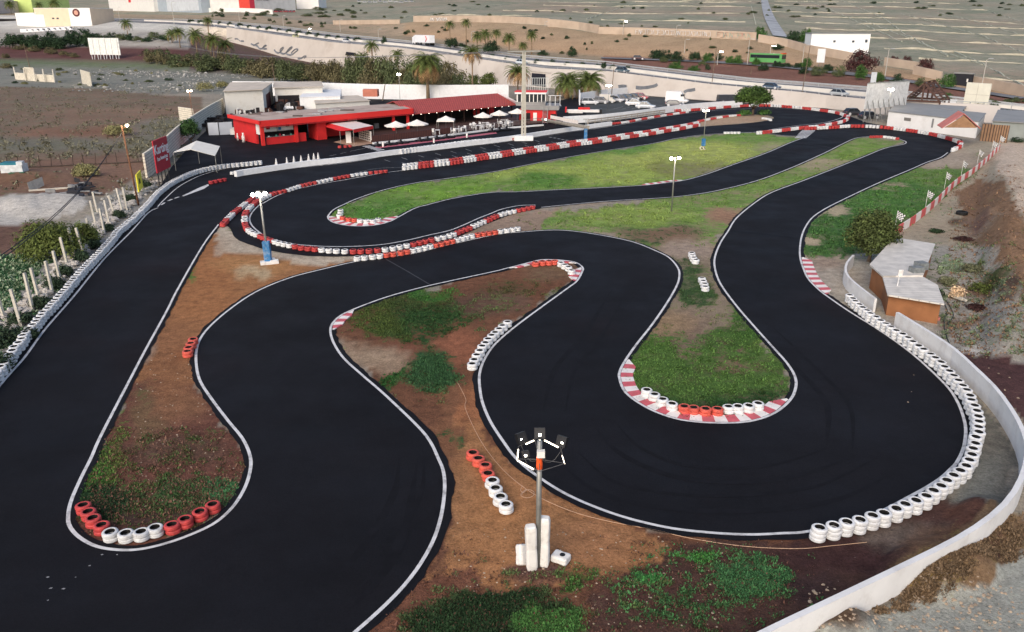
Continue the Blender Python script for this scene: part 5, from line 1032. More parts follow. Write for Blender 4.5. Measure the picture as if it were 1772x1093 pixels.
for i in range(9): mb = MB(); u = rr.uniform(.05, .95); v = rr.uniform(.2, .85); mb.box(F(u, v, RH + .1), (rr.uniform(1, 3), rr.uniform(.3, .8), .18), rr.uniform(-.3, .1), i % 2); mb.build('roof_sheet', [M('clutter_grey', S(150, 150, 150), .8, .2, 3), M('clutter_dark', S(84, 74, 70), .8, .2, 3)], pb, org)
rr = random.Random(31)
for u0, z0, w0, h0, m0 in ((.05, 2.3, .02, .5, REDS), (.12, 2.1, .015, .4, BLUE), (.165, 2.5, .02, .3, BLK)):
    mb = MB(); fbox(mb, F, u0, u0 + w0, .09, .098, z0, z0 + h0); mb.build('poster', m0, pb, org)
mb = MB(); fbox(mb, F, .04, .205, .045, .09, 1.15, 1.2); mb.build('counter_top', STEEL, pb, org)
for i in range(7):
    u0 = .05 + i * .022; mb = MB(); fbox(mb, F, u0, u0 + .009, .06, .07, 1.2, 1.2 + rr.uniform(.15, .4)); mb.build('counter_item', (PAN, BLK, GRN, REDS)[i % 4], pb, org)
for u0, v0 in ((.62, .4), (.7, .35), (.78, .42), (.9, .38)): mb = MB(); fbox(mb, F, u0, u0 + .03, v0, v0 + .06, .3, 1.2); mb.build('cabinet', (M('cabinet_brown', S(96, 60, 46), .7, .2, 2), GRY0)[int(u0 * 10) % 2], pb, org)
mb = MB(); fbox(mb, F, 0, 1, -.04, -.032, RH - .95, RH - .78); mb.build('gutter', M('gutter_dark_red', S(150, 34, 36), .5, .1, 2), pb, org)
mb = MB(); fbox(mb, F, .02, .2, .092, .1, 1.95, 2.0); fbox(mb, F, .11, .114, .09, .1, 1.95, RH - .5); mb.build('window_frame', GRY0, pb, org)
# clutter by the left wall
rr = random.Random(2)
for i, (x, y, w_, h, lab) in enumerate(((412, 243, .3, 1.2, 'white mannequin shaped bollard by the left red wall'), (422, 246, .5, 1.5, 'tall white can by the corner of the red wall'), (428, 243, .35, 1.0, 'grey barrel by the corner of the red wall'), (438, 246, .45, .6, 'low white drum at the red corner post'))):
    o = MB().lathe([(.001, 0), (w_ * .5, 0), (w_ * .52, h * .6), (w_ * .3, h * .8), (w_ * .32, h), (.001, h)], 12).build('drum', WPL, origin=None, smooth=True); o.location = at(x, y); tag(o, lab, 'drum')
mb = MB(); p = at(406, 236); mb.box(p + Vector((0, 0, .8)), (1.1, .8, .9), .1); mb.box(p + Vector((.2, -.1, 1.35)), (.8, .6, .3), .3); mb.beam(p, p + Vector((.5, .2, 1.8)), .08); tag(mb.build('trailer_box', WPL, origin=p), 'cream box on legs standing left of the red wall', 'box')
# gate left
mb = MB(); q = [at(361, 234), at(380, 233.5), at(404, 232)]; 
gt = thing('gate', 'pair of pale grey gate leaves left of the pit building', 'gate', q[0])
for a, b_ in ((q[0], q[1]), (q[1], q[2])): m_ = MB(); wallline(m_, [a, b_], 2.1, .06); m_.build('gate_leaf', M('gate_grey', S(190, 196, 202), .6, .05, 1), gt, q[0])
for a in q: MB().beam(a, a + Vector((0, 0, 2.3)), .12).build('post', BLK, gt, q[0])
# tiled restaurant roof
TILE = stripes('roof_tiles', S(172, 74, 66), S(138, 54, 50), 3.0, 0, .85, .6)
EZ, RZ2 = 2.9, 4.4
e0, e1, r0, r1 = at(711, 197, EZ), at(893, 180.5, EZ), at(680, 174.5, RZ2), at(861, 161, RZ2)
d = r0 - e0; d.z = 0; b0 = r0 + Vector((d.x * .8, d.y * .8, EZ - RZ2)); b1 = r1 + Vector((d.x * .8, d.y * .8, EZ - RZ2))
rs = thing('restaurant', 'restaurant with a dark red tiled roof and open dark front behind the parasols', 'building', (e0.x, e0.y, 0)); O = rs.location
mb = MB(); mb.slab([e0, e1, r1, r0], .14); mb.slab([r0, r1, b1, b0], .14); mb.build('roof', TILE, rs, O)
F2 = frame(e0.lerp(r0, .05), e1.lerp(r1, .05), r0 + (r0 - e0) * .6, r1 + (r1 - e1) * .6)
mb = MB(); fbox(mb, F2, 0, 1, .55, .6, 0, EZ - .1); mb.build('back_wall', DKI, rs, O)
for k in range(9): mb = MB(); fbox(mb, F2, .02 + k * .12, .03 + k * .12, .06, .08, 0, EZ - .1); mb.build('post', M('dark_wood', (.035, .018, .013), .8, .2, 3), rs, O)
mb = MB(); fbox(mb, F2, .72, .78, .5, .53, .6, 2.3); fbox(mb, F2, .86, .93, .5, .53, .3, 2.2); mb.build('red_panel', PR, rs, O)
BULB = M('small_bulb', (1, .9, .75), .4, 0, 1, emit=4); mb = MB()
for k in range(14): mb.box(F2(.03 + k * .07, .02, EZ - .28), (.09, .09, .09))
mb.build('string_lights', BULB, rs, O)
mb = MB(); 
gl = [r1, e1, at(898, 177, 3.9), at(872, 158, 4.6)]; mb.slab([e1 + Vector((0, 0, .2)), at(896, 176, 3.6), at(862, 158.5, 4.7), r1 + Vector((0, 0, .1))], .15); mb.build('white_verge', WHP, rs, O)
# terrace
DECK = stripes('deck_boards', S(70, 44, 38), S(44, 28, 25), 2.2, 0, .8, .85)
tq = [at(642, 246.5), at(700, 241), at(780, 231.5), at(860, 222), at(940, 213.5), at(925, 196), at(894, 193), at(712, 219), at(640, 226)]
mb = MB(); mb.prism([(v.x, v.y) for v in tq], 0, .34); tag(mb.build('terrace', DECK, origin=tq[0]), 'dark brown timber terrace in front of the restaurant and pit building', 'terrace')
SCR = stripes('brown_screen', S(84, 48, 42), S(52, 30, 27), 4.0, 0, .85, .7)
o = wallline(MB(), resample([at(644, 247.5, 0), at(700, 241.5, 0), at(780, 232, 0)], 1.5), 1.15, .1).build('screen_fence', SCR, origin=at(644, 247.5)); tag(o, 'dark brown screen fence along the left half of the terrace edge', 'fence')
RAIL = M('rail_grey', S(120, 112, 110), .6, .1, 3)
mb = MB(); q = resample([at(780, 232), at(860, 223), at(938, 214.5)], .35)
for a in q: mb.beam(a + Vector((0, 0, .3)), a + Vector((0, 0, 1.15)), .04)
for a, b_ in zip(q, q[1:]): mb.beam(a + Vector((0, 0, 1.15)), b_ + Vector((0, 0, 1.15)), .06)
tag(mb.build('railing', RAIL, origin=q[0]), 'thin grey railing along the right half of the terrace edge', 'railing')
# pink strip for the parked karts
struct(poly_sheet('pit_lane_strip', [at(650, 257), at(720, 249), at(860, 231), at(858, 228.5), at(720, 246), at(650, 253.5)], [], AZ + .006, M('pink_paint', S(176, 96, 108), .8, .15, 2)))
# parasols and furniture
PARA = M('parasol_cloth', S(232, 226, 216), .85, .04, 2); CHW = M('chair_white', (.7, .69, .67), .6, .05, 3)
def parasol(label, base, h, r, sq=False):
    root = thing('parasol', label, 'parasol', base, 0, None); n = 4 if sq else 8; r_ = r
    MB().tube([(0, 0, 0), (0, 0, h)], .04, 6).build('pole', STEEL, root); mb = MB(); rot = math.pi / 4 if sq else 0
    rim = [Vector((r_ * math.cos(rot + 2 * math.pi * k / n), r_ * math.sin(rot + 2 * math.pi * k / n), h - .55)) for k in range(n)]; top = Vector((0, 0, h + .15)); mid = [v.lerp(top, .5) + Vector((0, 0, -.06)) for v in rim]
    low = [v - Vector((0, 0, .18)) for v in rim]; vs = [top] + mid + rim + low
    fs = [(0, 1 + k, 1 + (k + 1) % n) for k in range(n)] + [(1 + k, 1 + n + k, 1 + n + (k + 1) % n, 1 + (k + 1) % n) for k in range(n)] + [(1 + n + k, 1 + 2 * n + k, 1 + 2 * n + (k + 1) % n, 1 + n + (k + 1) % n) for k in range(n)]
    mb.add(vs, fs).build('canopy', PARA, root)
    if sq:
        for v in rim: MB().tube([(v.x * .97, v.y * .97, 0), (v.x * .97, v.y * .97, h - .5)], .035, 5).build('leg', STEEL, root)
    return root
parasol('wide white parasol before the post of the red pit building', at(686, 235, .34), 2.3, 1.9)
parasol('wide white parasol overlapping the right corner of the red pit building', at(722.5, 232, .34), 2.3, 1.9)
parasol('square white gazebo standing alone in the middle of the terrace', at(772, 227, .34), 2.5, 2.1, True)
parasol('left of the three white parasols at the right end of the terrace', at(836, 217, .34), 2.25, 1.7)
parasol('middle of the three white parasols at the right end of the terrace', at(864, 213, .34), 2.25, 1.7)
parasol('right white parasol of three, beside the foot of the tower', at(895, 210, .34), 2.3, 1.7)
def chair_table():
    t = thing('table', 'small white plastic table on the terrace boards', 'table', (0, 0, 0), 0, 'white tables on the terrace'); MB().box((0, 0, .72), (.85, .85, .04)).build('table_top', CHW, t)
    for sx in (-1, 1):
        for sy in (-1, 1): MB().beam((sx * .36, sy * .36, 0), (sx * .36, sy * .36, .7), .05).build('leg', CHW, t)
    c = thing('chair', 'white plastic chair at a terrace table', 'chair', (0, 0, 0), 0, 'white chairs on the terrace'); MB().box((0, 0, .44), (.46, .46, .04)).build('seat', CHW, c); MB().box((0, .22, .68), (.46, .04, .46)).build('backrest', CHW, c)
    for sx in (-1, 1):
        for sy in (-1, 1): MB().beam((sx * .2, sy * .2, 0), (sx * .2, sy * .2, .44), .045).build('leg', CHW, c)
    return t, c
tb, chr_ = chair_table(); first = True
for x, y in ((757, 234), (790, 232), (803, 229), (828, 226), (846, 224), (866, 221), (884, 220), (838, 221), (870, 216), (820, 223)):
    p = at(x, y - 2, .34); t_ = tb if first else dup(tb, p); t_.location = p
    for k in range(3):
        a = random.uniform(0, 6.28); q = p + Vector((math.cos(a) * .75, math.sin(a) * .6, 0)); c_2 = chr_ if first and k == 0 else dup(chr_, q, a - math.pi / 2); c_2.location = q
    first = False
# kiosk
kz = 2.5; kc = [at(570, 212.6, kz), at(611, 208.4, kz), at(645.5, 217, kz), at(611, 223.6, kz)]
ks = thing('kiosk', 'small open kiosk with a pale flat roof and red awning before the pit building', 'kiosk', (kc[3].x, kc[3].y, 0)); O = ks.location
MB().slab(kc, .1).build('roof', M('kiosk_roof', S(222, 206, 198), .7, .06, 1), ks, O)
mb = MB(); mb.slab([kc[0] + Vector((0, 0, -.02)), kc[3] + Vector((0, 0, -.02)), at(588, 226, 2.1), at(558, 217, 2.1)], .06); fq = [kc[3], kc[2]]; wallline(mb, [Vector((v.x, v.y, kz - .32)) for v in fq], .3, .06)
mb.build('awning', PR, ks, O)
for v in kc[1:] + [at(588, 226, 2.1)]: MB().beam((v.x, v.y, 0), (v.x, v.y, v.z - .05), .06).build('leg', STEEL, ks, O)
p = at(604, 247); mb = MB(); mb.box(p + Vector((0, 0, .9)), (.8, .7, 1.8), .1); tag(mb.build('fridge', PAN, origin=p), 'white upright fridge under the kiosk roof', 'fridge')
a, b_ = at(622, 240), at(643, 246); o = thing('shelf_rack', 'white perforated shelf wall at the right side of the kiosk', 'shelf', a); m_ = MB(); wallline(m_, [a, b_], 1.7, .1); m_.build('panel', PAN, o, a)
m_ = MB(); d = (b_ - a)
for i in range(6):
    for j in range(4): c = a + d * ((i + .7) / 6.8) + Vector((-.02, -.07, .35 + j * .36)); m_.box(c, (d.length / 11, .03, .22), math.atan2(d.y, d.x))
m_.build('opening', BLK, o, a)
struct(poly_sheet('kiosk_floor', [at(577, 246), at(615, 236), at(648, 248), at(612, 253.5)], [], AZ + .01, M('floor_tan', S(170, 140, 120), .8, .1, 2)))
# cones
for i, (x, y) in enumerate(((478.5, 281), (497, 279), (509, 277), (521.5, 275.5), (534.5, 273), (543.5, 271.5), (551, 270.5))):
    o = MB().lathe([(.28, 0), (.28, .04), (.2, .05), (.05, .85), (.001, .87)], 12, (0, 0, 0)).build('traffic_cone', WPL, smooth=False); o.location = at(x, y + 4, AZ); tag(o, 'white cone in the row of seven behind the pit wall', 'cone', 'white cones behind the pit wall')
# karts
def make_kart():
    r = thing('kart', 'low black kart parked in the line beside the terrace', 'kart', (0, 0, 0), 0, 'black karts parked by the terrace'); KB = M('kart_black', (.015, .015, .018), .4, .1, 3); KG = M('kart_grey', (.3, .3, .32), .4, .1, 3, metal=.4)
    MB().box((0, 0, .12), (1.5, .8, .06)).box((.75, 0, .18), (.25, .9, .2)).box((-.85, 0, .2), (.14, 1.2, .18)).box((0, .55, .2), (.8, .2, .2)).box((0, -.55, .2), (.8, .2, .2)).build('body', KB, r)
    MB().box((-.2, 0, .3), (.45, .42, .1)).box((-.45, 0, .5), (.1, .42, .45)).build('seat', KB, r); MB().box((-.55, .35, .35), (.35, .3, .3)).build('engine', KG, r)
    MB().tube([(.5, 0, .2), (.25, 0, .5)], .02, 5).lathe([(.13, .5), (.15, .5), (.15, .52), (.13, .52)], 10, (.22, 0, 0)).build('steering_wheel', KG, r)
    for x in (-.6, .6):
        for y in (-.55, .55): o = MB().lathe([(.06, -.08), (.13, -.09), (.14, 0), (.13, .09), (.06, .08)], 12).build('wheel', RBK, r); o.rotation_euler = (R(90), 0, 0); o.location = (x, y, .14)
    return r
kt = make_kart(); ang = math.atan2(at(860, 226).y - at(720, 243).y, at(860, 226).x - at(720, 243).x)
for i, (x, y) in enumerate(((658, 252.5), (678, 250.5), (698, 248), (731, 244), (744, 242.5), (760, 240.5), (777, 238.5), (855, 228), (868, 226), (880, 224.8))):
    p = at(x, y, AZ); o = kt if i == 0 else dup(kt, p, ang + random.uniform(-.06, .06)); o.location = p; o.rotation_euler = (0, 0, ang); 
for i, (x, y) in enumerate(((663, 254), (751, 247), (808, 238))):
    o = MB().lathe([(.15, 0), (.15, .35), (.15, .7), (.001, .72)], 10).build('bollard', [FW_], smooth=True); o.location = at(x, y); tag(o, 'small white bollard in the pit lane beside the karts', 'bollard', 'white bollards in the pit lane')
# ------------------------------------------------------------------ control tower
tw0 = at(934, 212); tw = thing('control_tower', 'red and white control tower with glazed cabin and outside stair beside the pylon', 'tower', tw0)
GLS = M('glass_dark', (.03, .035, .04), .12, .2, 2, spec=.6); GRY = M('tower_grey', S(140, 138, 136), .6, .08, 1.5)
mb = MB(); mb.box((-.2, 3, 1.2), (7.0, 5.0, 2.4), -.1); mb.build('base', PR, tw)
mb = MB(); mb.box((.3, 3, 2.75), (7.2, 5.8, .8), -.1); mb.build('balcony', GRY, tw)
MB().box((-1.6, 2.6, 3.4), (5.6, 3.6, .7), -.1).build('cabin_base', GRY, tw); mb = MB(); mb.box((-1.6, 2.6, 5.4), (6.0, 4.0, .35), -.1); mb.build('cabin', WHP, tw)
MB().box((-1.6, 2.6, 4.45), (5.4, 3.4, 1.7), -.1).build('window_band', GLS, tw); mb = MB()
for i in range(8): x = -4.25 + i * .76; mb.box((x, .85 - (x + 1.6) * .1 , 4.5), (.14, .1, 1.6), -.1)
for i in range(4): mb.box((-4.35, 1.2 + i * .9, 4.5), (.1, .14, 1.6), -.1)
mb.build('window_frame', PAN, tw)
mb = MB(); mb.box((-1.6, 2.6, 5.62), (6.1, 4.1, .12), -.1); mb.build('roof_trim', PRL, tw)
mb = MB()
for i in range(12): mb.box((.9 + .02 * i, -1.9 + i * .22, .25 + i * .22), (.9, .26, .06))
mb.beam((.45, -2.0, 1.0), (.65, .4, 3.6), .06); mb.beam((1.35, -2.0, 1.0), (1.55, .4, 3.6), .06); mb.beam((.45, -2, .1), (.65, .4, 2.7), .08, .2); mb.beam((1.35, -2, .1), (1.55, .4, 2.7), .08, .2); mb.build('stair', GRY, tw)
mb = MB()
for i in range(9): x = -1.8 + i * .55; mb.beam((x + 1.2, .15, 3.1), (x + 1.2, .15, 4.0), .05)
mb.beam((-.6, .15, 4.0), (3.5, -.2, 4.0), .06); mb.build('railing', GRY, tw)
mb = MB()
for x in (1.9, 2.9, 3.8): mb.beam((x, .2, 3.1), (x, .2, 5.0), .1)
mb.beam((1.6, .2, 5.0), (4.0, .0, 5.0), .08); mb.beam((4.0, .0, 3.1), (4.0, 5, 3.1), .08); mb.build('side_frame', WHP, tw)
for x_, z_, w2_, h2_, m2_ in ((-2.2, .9, .8, 1.7, DKI), (-.9, .9, .7, 1.8, PAN), (2.6, 1.1, .9, 1.0, DKI)): MB().box((x_, .42 - (x_ + .2) * .1, z_), (w2_, .1, h2_), -.1).build('door' if h2_ > 1.2 else 'window', m2_, tw)
# fenced enclosure behind tower
mb = MB(); a, b_ = at(914, 163), at(948, 163)
for i in range(10):
    p = a.lerp(b_, i / 9); mb.beam(p, p + Vector((0, 0, 4.2)), .12)
for z in (2.4, 4.2): mb.beam(a + Vector((0, 0, z)), b_ + Vector((0, 0, z)), .12)
tag(mb.build('cage_fence', M('white_frame', S(210,214,210), .6, .05, 1), origin=a), 'white frame fence rising behind the control tower', 'fence')
# gantry and planks right of the tower
GAN = M('gantry_grey', S(160, 152, 140), .8, .2, 2)
mb = MB(); mb.beam(at(938, 206, 1.2), at(1018, 219, 2.2), .45, .3); mb.beam(at(940, 209, .9), at(1018, 222, 1.4), .3, .2)
for x, y in ((940, 211), (962, 215), (990, 220), (1016, 222)): mb.beam(at(x, y), at(x, y) + Vector((0, 0, 1.5)), .12)
tag(mb.build('gate_boom', GAN, origin=at(938, 210)), 'grey beam barrier slanting from the tower down to the pit exit', 'barrier')
mb = MB(); mb.beam(at(953, 202, 1.3), at(1000, 211, 1.2), .12, .6); tag(mb.build('banner', FW_, origin=at(953, 205)), 'white banner board with red edging beside the tower stair', 'banner')
mb = MB(); q = resample(P0([(1018, 215.5), (1060, 210), (1110, 203), (1150, 197.5)]), 2)
for a, b_ in zip(q, q[1:]):
    for z in (.45, .85): mb.beam(a + Vector((0, 0, z)), b_ + Vector((0, 0, z)), .08, .22)
for a in q: mb.beam(a, a + Vector((0, 0, 1)), .1)
tag(mb.build('guard_rail', GAN, origin=q[0]), 'double weathered guard rail in front of the car park wall', 'guard rail')
# race car display (long white shape) on the car park
p = at(1008, 196); mb = MB(); mb.box(p + Vector((0, 0, .55)), (7.0, 1.2, .5), -.08); mb.box(p + Vector((-3.5, 0, .8)), (.3, 2.2, 1.0), -.08, 1); mb.box(p + Vector((3.8, 0, .5)), (.5, 2.0, .9), -.08, 2); mb.box(p + Vector((.3, 0, 1.0)), (2.4, .9, .5), -.08, 1); mb.box(p + Vector((-1.5, -.7, .4)), (3, .3, .5), -.08, 0)
tag(mb.build('show_car', [PAN, PR, BLK], origin=p), 'long white and red single seater style car on the ground beside the tower', 'car')
# ------------------------------------------------------------------ white sheds and back wall
def shed(name, label, q, z0, z1, mat, roofmat, over=.25, cat='building', dark=None, rise=0):
    O = Vector((q[0].x, q[0].y, 0)); r = thing(name, label, cat, O); mb = MB(); mb.prism([(v.x, v.y) for v in q], z0, z1); mb.build('wall', mat, r, O)
    c = sum(q, Vector()) / len(q); qq = [Vector((c.x + (v.x - c.x) * (1 + over / max(1, (v - c).length)), c.y + (v.y - c.y) * (1 + over / max(1, (v - c).length)), z1 + .14 + (rise if i >= 2 else 0))) for i, v in enumerate(q)]
    MB().slab(qq, .12).build('roof', roofmat, r, O)
    if dark:
        for (i, f0, f1, h0, h1, nm, m_) in dark:
            a, b_ = q[i], q[(i + 1) % len(q)]; d = b_ - a; nn = Vector((d.y, -d.x, 0)).normalized(); nn = nn if nn.dot(Vector((c.x, c.y, 0)) - Vector((a.x, a.y, 0))) < 0 else -nn
            m = MB(); u, v = a.lerp(b_, f0) + nn * .05, a.lerp(b_, f1) + nn * .05; m.add([(u.x, u.y, h0), (v.x, v.y, h0), (v.x, v.y, h1), (u.x, u.y, h1)], [(0, 1, 2, 3)]); m.build(nm, m_, r, O)
    return r
WSH = M('shed_white', S(222, 218, 208), .85, .06, .5, dirt=S(180, 170, 150), dscale=.5, damt=.5); TRF = M('shed_roof', S(196, 184, 168), .9, .12, .5, dirt=S(150, 136, 120), dscale=.4)
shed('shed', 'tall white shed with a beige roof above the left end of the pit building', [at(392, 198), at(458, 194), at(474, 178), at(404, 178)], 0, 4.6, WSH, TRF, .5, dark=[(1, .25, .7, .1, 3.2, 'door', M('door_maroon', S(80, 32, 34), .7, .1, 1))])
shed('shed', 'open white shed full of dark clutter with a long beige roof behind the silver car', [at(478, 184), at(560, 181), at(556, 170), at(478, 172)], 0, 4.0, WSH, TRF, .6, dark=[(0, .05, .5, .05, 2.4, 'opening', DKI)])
shed('store_block', 'low white block with a red strip behind the flat roof', [at(520, 190), at(590, 188), at(592, 174), at(530, 176)], 0, 2.6, WHP, WHP, .1, dark=[(0, .5, .85, 1.3, 1.9, 'red_strip', PR)])
shed('store_block', 'grey flat low roof between the white block and the red roof', [at(548, 196), at(640, 190), at(620, 180), at(545, 184)], 0, 1.9, WSH, TRF, .3)
p = at(643, 180); mb = MB(); mb.box(p + Vector((0, 0, 2.6)), (3.4, 2, 1.6), -.05); tag(mb.build('terracotta_box', M('terracotta', S(186, 116, 96), .85, .1, 1), origin=p), 'small terracotta box on the roofs behind the pit building', 'box')
wall('yard_wall', 'long white wall closing the yard behind the pit and restaurant roofs', [(405,165),(520,166),(560,168),(640,171),(760,173),(880,172)], 3.6, .35, WHP, smooth=False)
wall('car_park_boundary_wall', 'white wall behind the row of parked cars', [(1002,174),(1040,168),(1085,163)], 1.8, .25, WHP)
wall('car_park_boundary_wall', 'short white wall end with a white sign panel', [(1002,174),(1003,182)], 2.6, .25, WHP, smooth=False)
mb = MB(); rr = random.Random(3)
for i in range(34): p = at(rr.uniform(400, 470), rr.uniform(196, 205)); mb.box(p + Vector((0, 0, .5)), (rr.uniform(.1, .9), rr.uniform(.1, .6), rr.uniform(.5, 1.8)), rr.uniform(0, 3), rr.randrange(3))
for i in range(40): p = at(rr.uniform(480, 525), rr.uniform(178, 192)); mb.box(p + Vector((0, 0, .6)), (rr.uniform(.3, 1.6), rr.uniform(.3, 1.6), rr.uniform(.5, 2.2)), rr.uniform(0, 3), 1 + rr.randrange(2))
for i in range(26): p = at(rr.uniform(352, 392), rr.uniform(206, 232)); mb.box(p + Vector((0, 0, .5)), (rr.uniform(.3, 1.4), rr.uniform(.3, 1.4), rr.uniform(.4, 1.6)), rr.uniform(0, 3), 2)
o = mb.build('yard_clutter', [WPL, M('clutter_brown', S(84, 56, 46), .8, .2, 3), DKI]); o['kind'] = 'stuff'; tag(o, 'dark and pale junk piled in the yard between the sheds', 'junk')
# ------------------------------------------------------------------ buildings on the far right
FW2 = M('long_building_white', S(232, 230, 226), .8, .05, .5, dirt=S(196, 190, 180), dscale=.4, damt=.4); GRR = M('grey_sheet_roof', S(138, 138, 136), .7, .12, .4, dirt=S(120,118,112), dscale=.4)
shed('long_white_building', 'long white rendered building with one small window behind the far right barrier', [at(1534, 218), at(1688, 239), at(1700, 222), at(1548, 205)], 0, 2.6, FW2, GRR, .15, dark=[(0, .2, .28, 1.4, 1.95, 'window', M('window_grey', S(120,116,110), .5, .1, 2)), (0, .52, .54, .8, 2.3, 'pipe_panel', GRR)])
a = at(1655, 219, 2.7); gb = thing('gable', 'small pink tiled gable roof on the long white building', 'gable', a); mb = MB(); e = [Vector((-2.8, -1.2, 0)), Vector((2.8, -1.8, 0)), Vector((0, -1.5, 2.2))]; bk = [v + Vector((1.2, 4, 0)) for v in e]
MB().slab([e[0], e[2], bk[2], bk[0]], .12).slab([e[2], e[1], bk[1], bk[2]], .12).build('roof', M('gable_tiles', S(196, 120, 110), .85, .1, 1), gb); MB().add([e[0] * .86, e[1] * .86, e[2] * .86 + Vector((0, -.2, 0))], [(0, 1, 2)]).build('gable_wall', M('gable_wood', S(150, 116, 88), .85, .2, 2), gb)
DWD = M('dark_timber', S(84, 62, 54), .85, .2, 2)
p0, p1 = at(1560, 199), at(1622, 203); tf = thing('timber_frame', 'roofless brown timber frame of a gabled pavilion', 'frame', p0); L_ = (p1 - p0).length; tf.rotation_euler = (0, 0, math.atan2((p1 - p0).y, (p1 - p0).x))
for k, y in enumerate((0, 4, 8)):
    mb = MB(); mb.beam((0, y, 3), (L_ / 2, y, 6.6), .3); mb.beam((L_ / 2, y, 6.6), (L_, y, 3), .3); mb.beam((0, y, 3), (L_, y, 3), .3); mb.beam((L_ / 2, y, 3), (L_ / 2, y, 6.6), .3)
    mb.build('truss', DWD, tf)
    for x in (0, L_): MB().beam((x, y, 0), (x, y, 3), .3).build('post', DWD, tf)
mb = MB()
for i in range(9): t = i / 8; mb.beam((t * L_ / 2, 0, 3.1 + t * 3.6), (t * L_ / 2, 8, 3.1 + t * 3.6), .14); mb.beam((L_ - t * L_ / 2, 0, 3.1 + t * 3.6), (L_ - t * L_ / 2, 8, 3.1 + t * 3.6), .14)
mb.build('rafters', DWD, tf)
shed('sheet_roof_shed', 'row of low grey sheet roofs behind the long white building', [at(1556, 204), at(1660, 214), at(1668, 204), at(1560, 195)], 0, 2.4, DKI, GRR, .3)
shed('sheet_roof_shed', 'grey domed sheet roof shed at the right edge', [at(1712, 240), at(1800, 246), at(1800, 222), at(1722, 218)], 0, 2.8, M('shed_green_grey', S(140, 146, 142), .8, .12, .6), GRR, .3)
STK = stripes('stick_wall', S(140, 110, 84), S(82, 62, 50), 3.5, 0, .9, .6)
rwall('rough brown stick wall between the long white building and the grey shed', [(1695,243),(1725,246),(1742,247)], 2.7, .2, STK, 'stick_wall')
wall('side_wall', 'white wall piece behind the brown timber frame', [(1622,192),(1652,195)], 2.6, .3, WHP, smooth=False)
# white building on the hill, black gate
HWB = M('hill_building_white', S(236, 236, 234), .8, .03, .3)
def farbox(name, label, pl, pr_, depth, h, mat, roofm=None, wins=None, cat='building'):
    a, b_ = G(*pl), G(*pr_); d = (b_ - a); d.z = 0; nn = Vector((-d.y, d.x, 0)).normalized(); nn = nn if nn.y > 0 else -nn; z = min(a.z, b_.z); O = Vector((a.x, a.y, z)); L_ = d.length
    r = thing(name, label, cat, O, math.atan2(d.y, d.x)); sg = 1
    MB().box((L_ / 2, depth / 2, h / 2 - 1), (L_, depth, h + 2)).build('wall', mat, r); MB().box((L_ / 2, depth / 2, h + .15), (L_ + .3, depth + .3, .3)).build('roof', roofm or GRR, r)
    for nm, x0, x1, z0, z1, m_ in (wins or []): MB().box((L_ * (x0 + x1) / 2, -.05, (z0 + z1) / 2), (L_ * (x1 - x0), .14, z1 - z0)).build(nm, m_, r)
    return r, L_
WIN = M('window_dark', S(70, 76, 84), .3, .1, 2)
farbox('white_building', 'plain white building with a grey roof on the slope above the bus', (1402, 84), (1502, 93), 12, 6.6, HWB, GRR, [('window', .38, .42, 3.8, 4.5, WIN), ('window', .7, .74, 3.8, 4.5, WIN), ('window', .92, .96, 3.8, 4.8, WIN)])
farbox('black_gate', 'black sheet gate between the pale walls beyond the road', (1648, 146), (1680, 150), .6, 3.2, M('gate_black', (.02, .02, .025), .6, .1, 1), None, [('plate', .72, .8, 1.2, 2.0, PAN)], 'gate')
# buildings in the top left
BE, GRN2 = M('beige_render', S(222, 200, 172), .85, .05, .3), M('green_render', S(196, 214, 130), .85, .05, .3); GW = M('grey_cladding', S(186, 186, 186), .7, .1, .3); REDF = M('facade_red', S(206, 70, 58), .7, .08, .3); WF = M('far_white', S(232, 228, 222), .85, .04, .3); VAN = M('van_white', (.72, .72, .72), .5, .04, 1)
farbox('store_building', 'beige and white building with a round dark emblem at the top left', (64, 46), (160, 44), 30, 12, BE, WF, [('facade_panel', .62, 1.0, -.5, 12.2, WF), ('window', .3, .34, 5, 6, WIN), ('window', .38, .42, 5, 6, WIN), ('facade_panel', .0, .16, -.5, 8, WF)])
sb = [o for o in C.objects if o.get('label', '').startswith('beige and white building')][0]; L_ = (G(160, 44) - G(64, 46)).length
e = MB().lathe([(.001, 0), (2.6, 0), (2.6, .2), (.001, .2)], 24).build('emblem', M('emblem_dark', S(90, 44, 50), .6, .1, 1), sb); e.rotation_euler = (R(90), 0, 0); e.location = (L_ * .75, -.15, 9.2)
e = MB().lathe([(.001, 0), (1.5, 0), (1.5, .1), (.001, .1)], 20).build('emblem_centre', M('emblem_mid', S(200, 150, 130), .6, .1, 1), sb); e.rotation_euler = (R(90), 0, 0); e.location = (L_ * .75, -.34, 9.2)
farbox('white_annex', 'low white annex left of the beige building at the top left', (30, 44), (66, 46), 20, 9, WF, WF)
farbox('canopy_building', 'open white canopy building at the far top left corner', (-20, 38), (60, 34), 20, 3, GW, WF, [('opening', .05, .8, 0, 2.4, DKI)])
farbox('long_building', 'lime green rendered building at the top edge left', (58, 22), (122, 18), 20, 14, GRN2, WF)
farbox('long_building', 'pinkish building at the top left corner', (-30, 26), (56, 20), 20, 14, M('pink_render', S(204, 188, 178), .85, .08, .3), WF, [('window', .1, .3, 8, 11, WIN), ('window', .5, .6, 8, 11, WIN)])
farbox('warehouse', 'pale warehouse with rounded grey end along the top edge', (190, 18), (268, 20), 30, 16, M('warehouse_pale', S(216, 214, 208), .7, .05, .3), GW, [('opening', .48, .53, 9, 15, PR)])
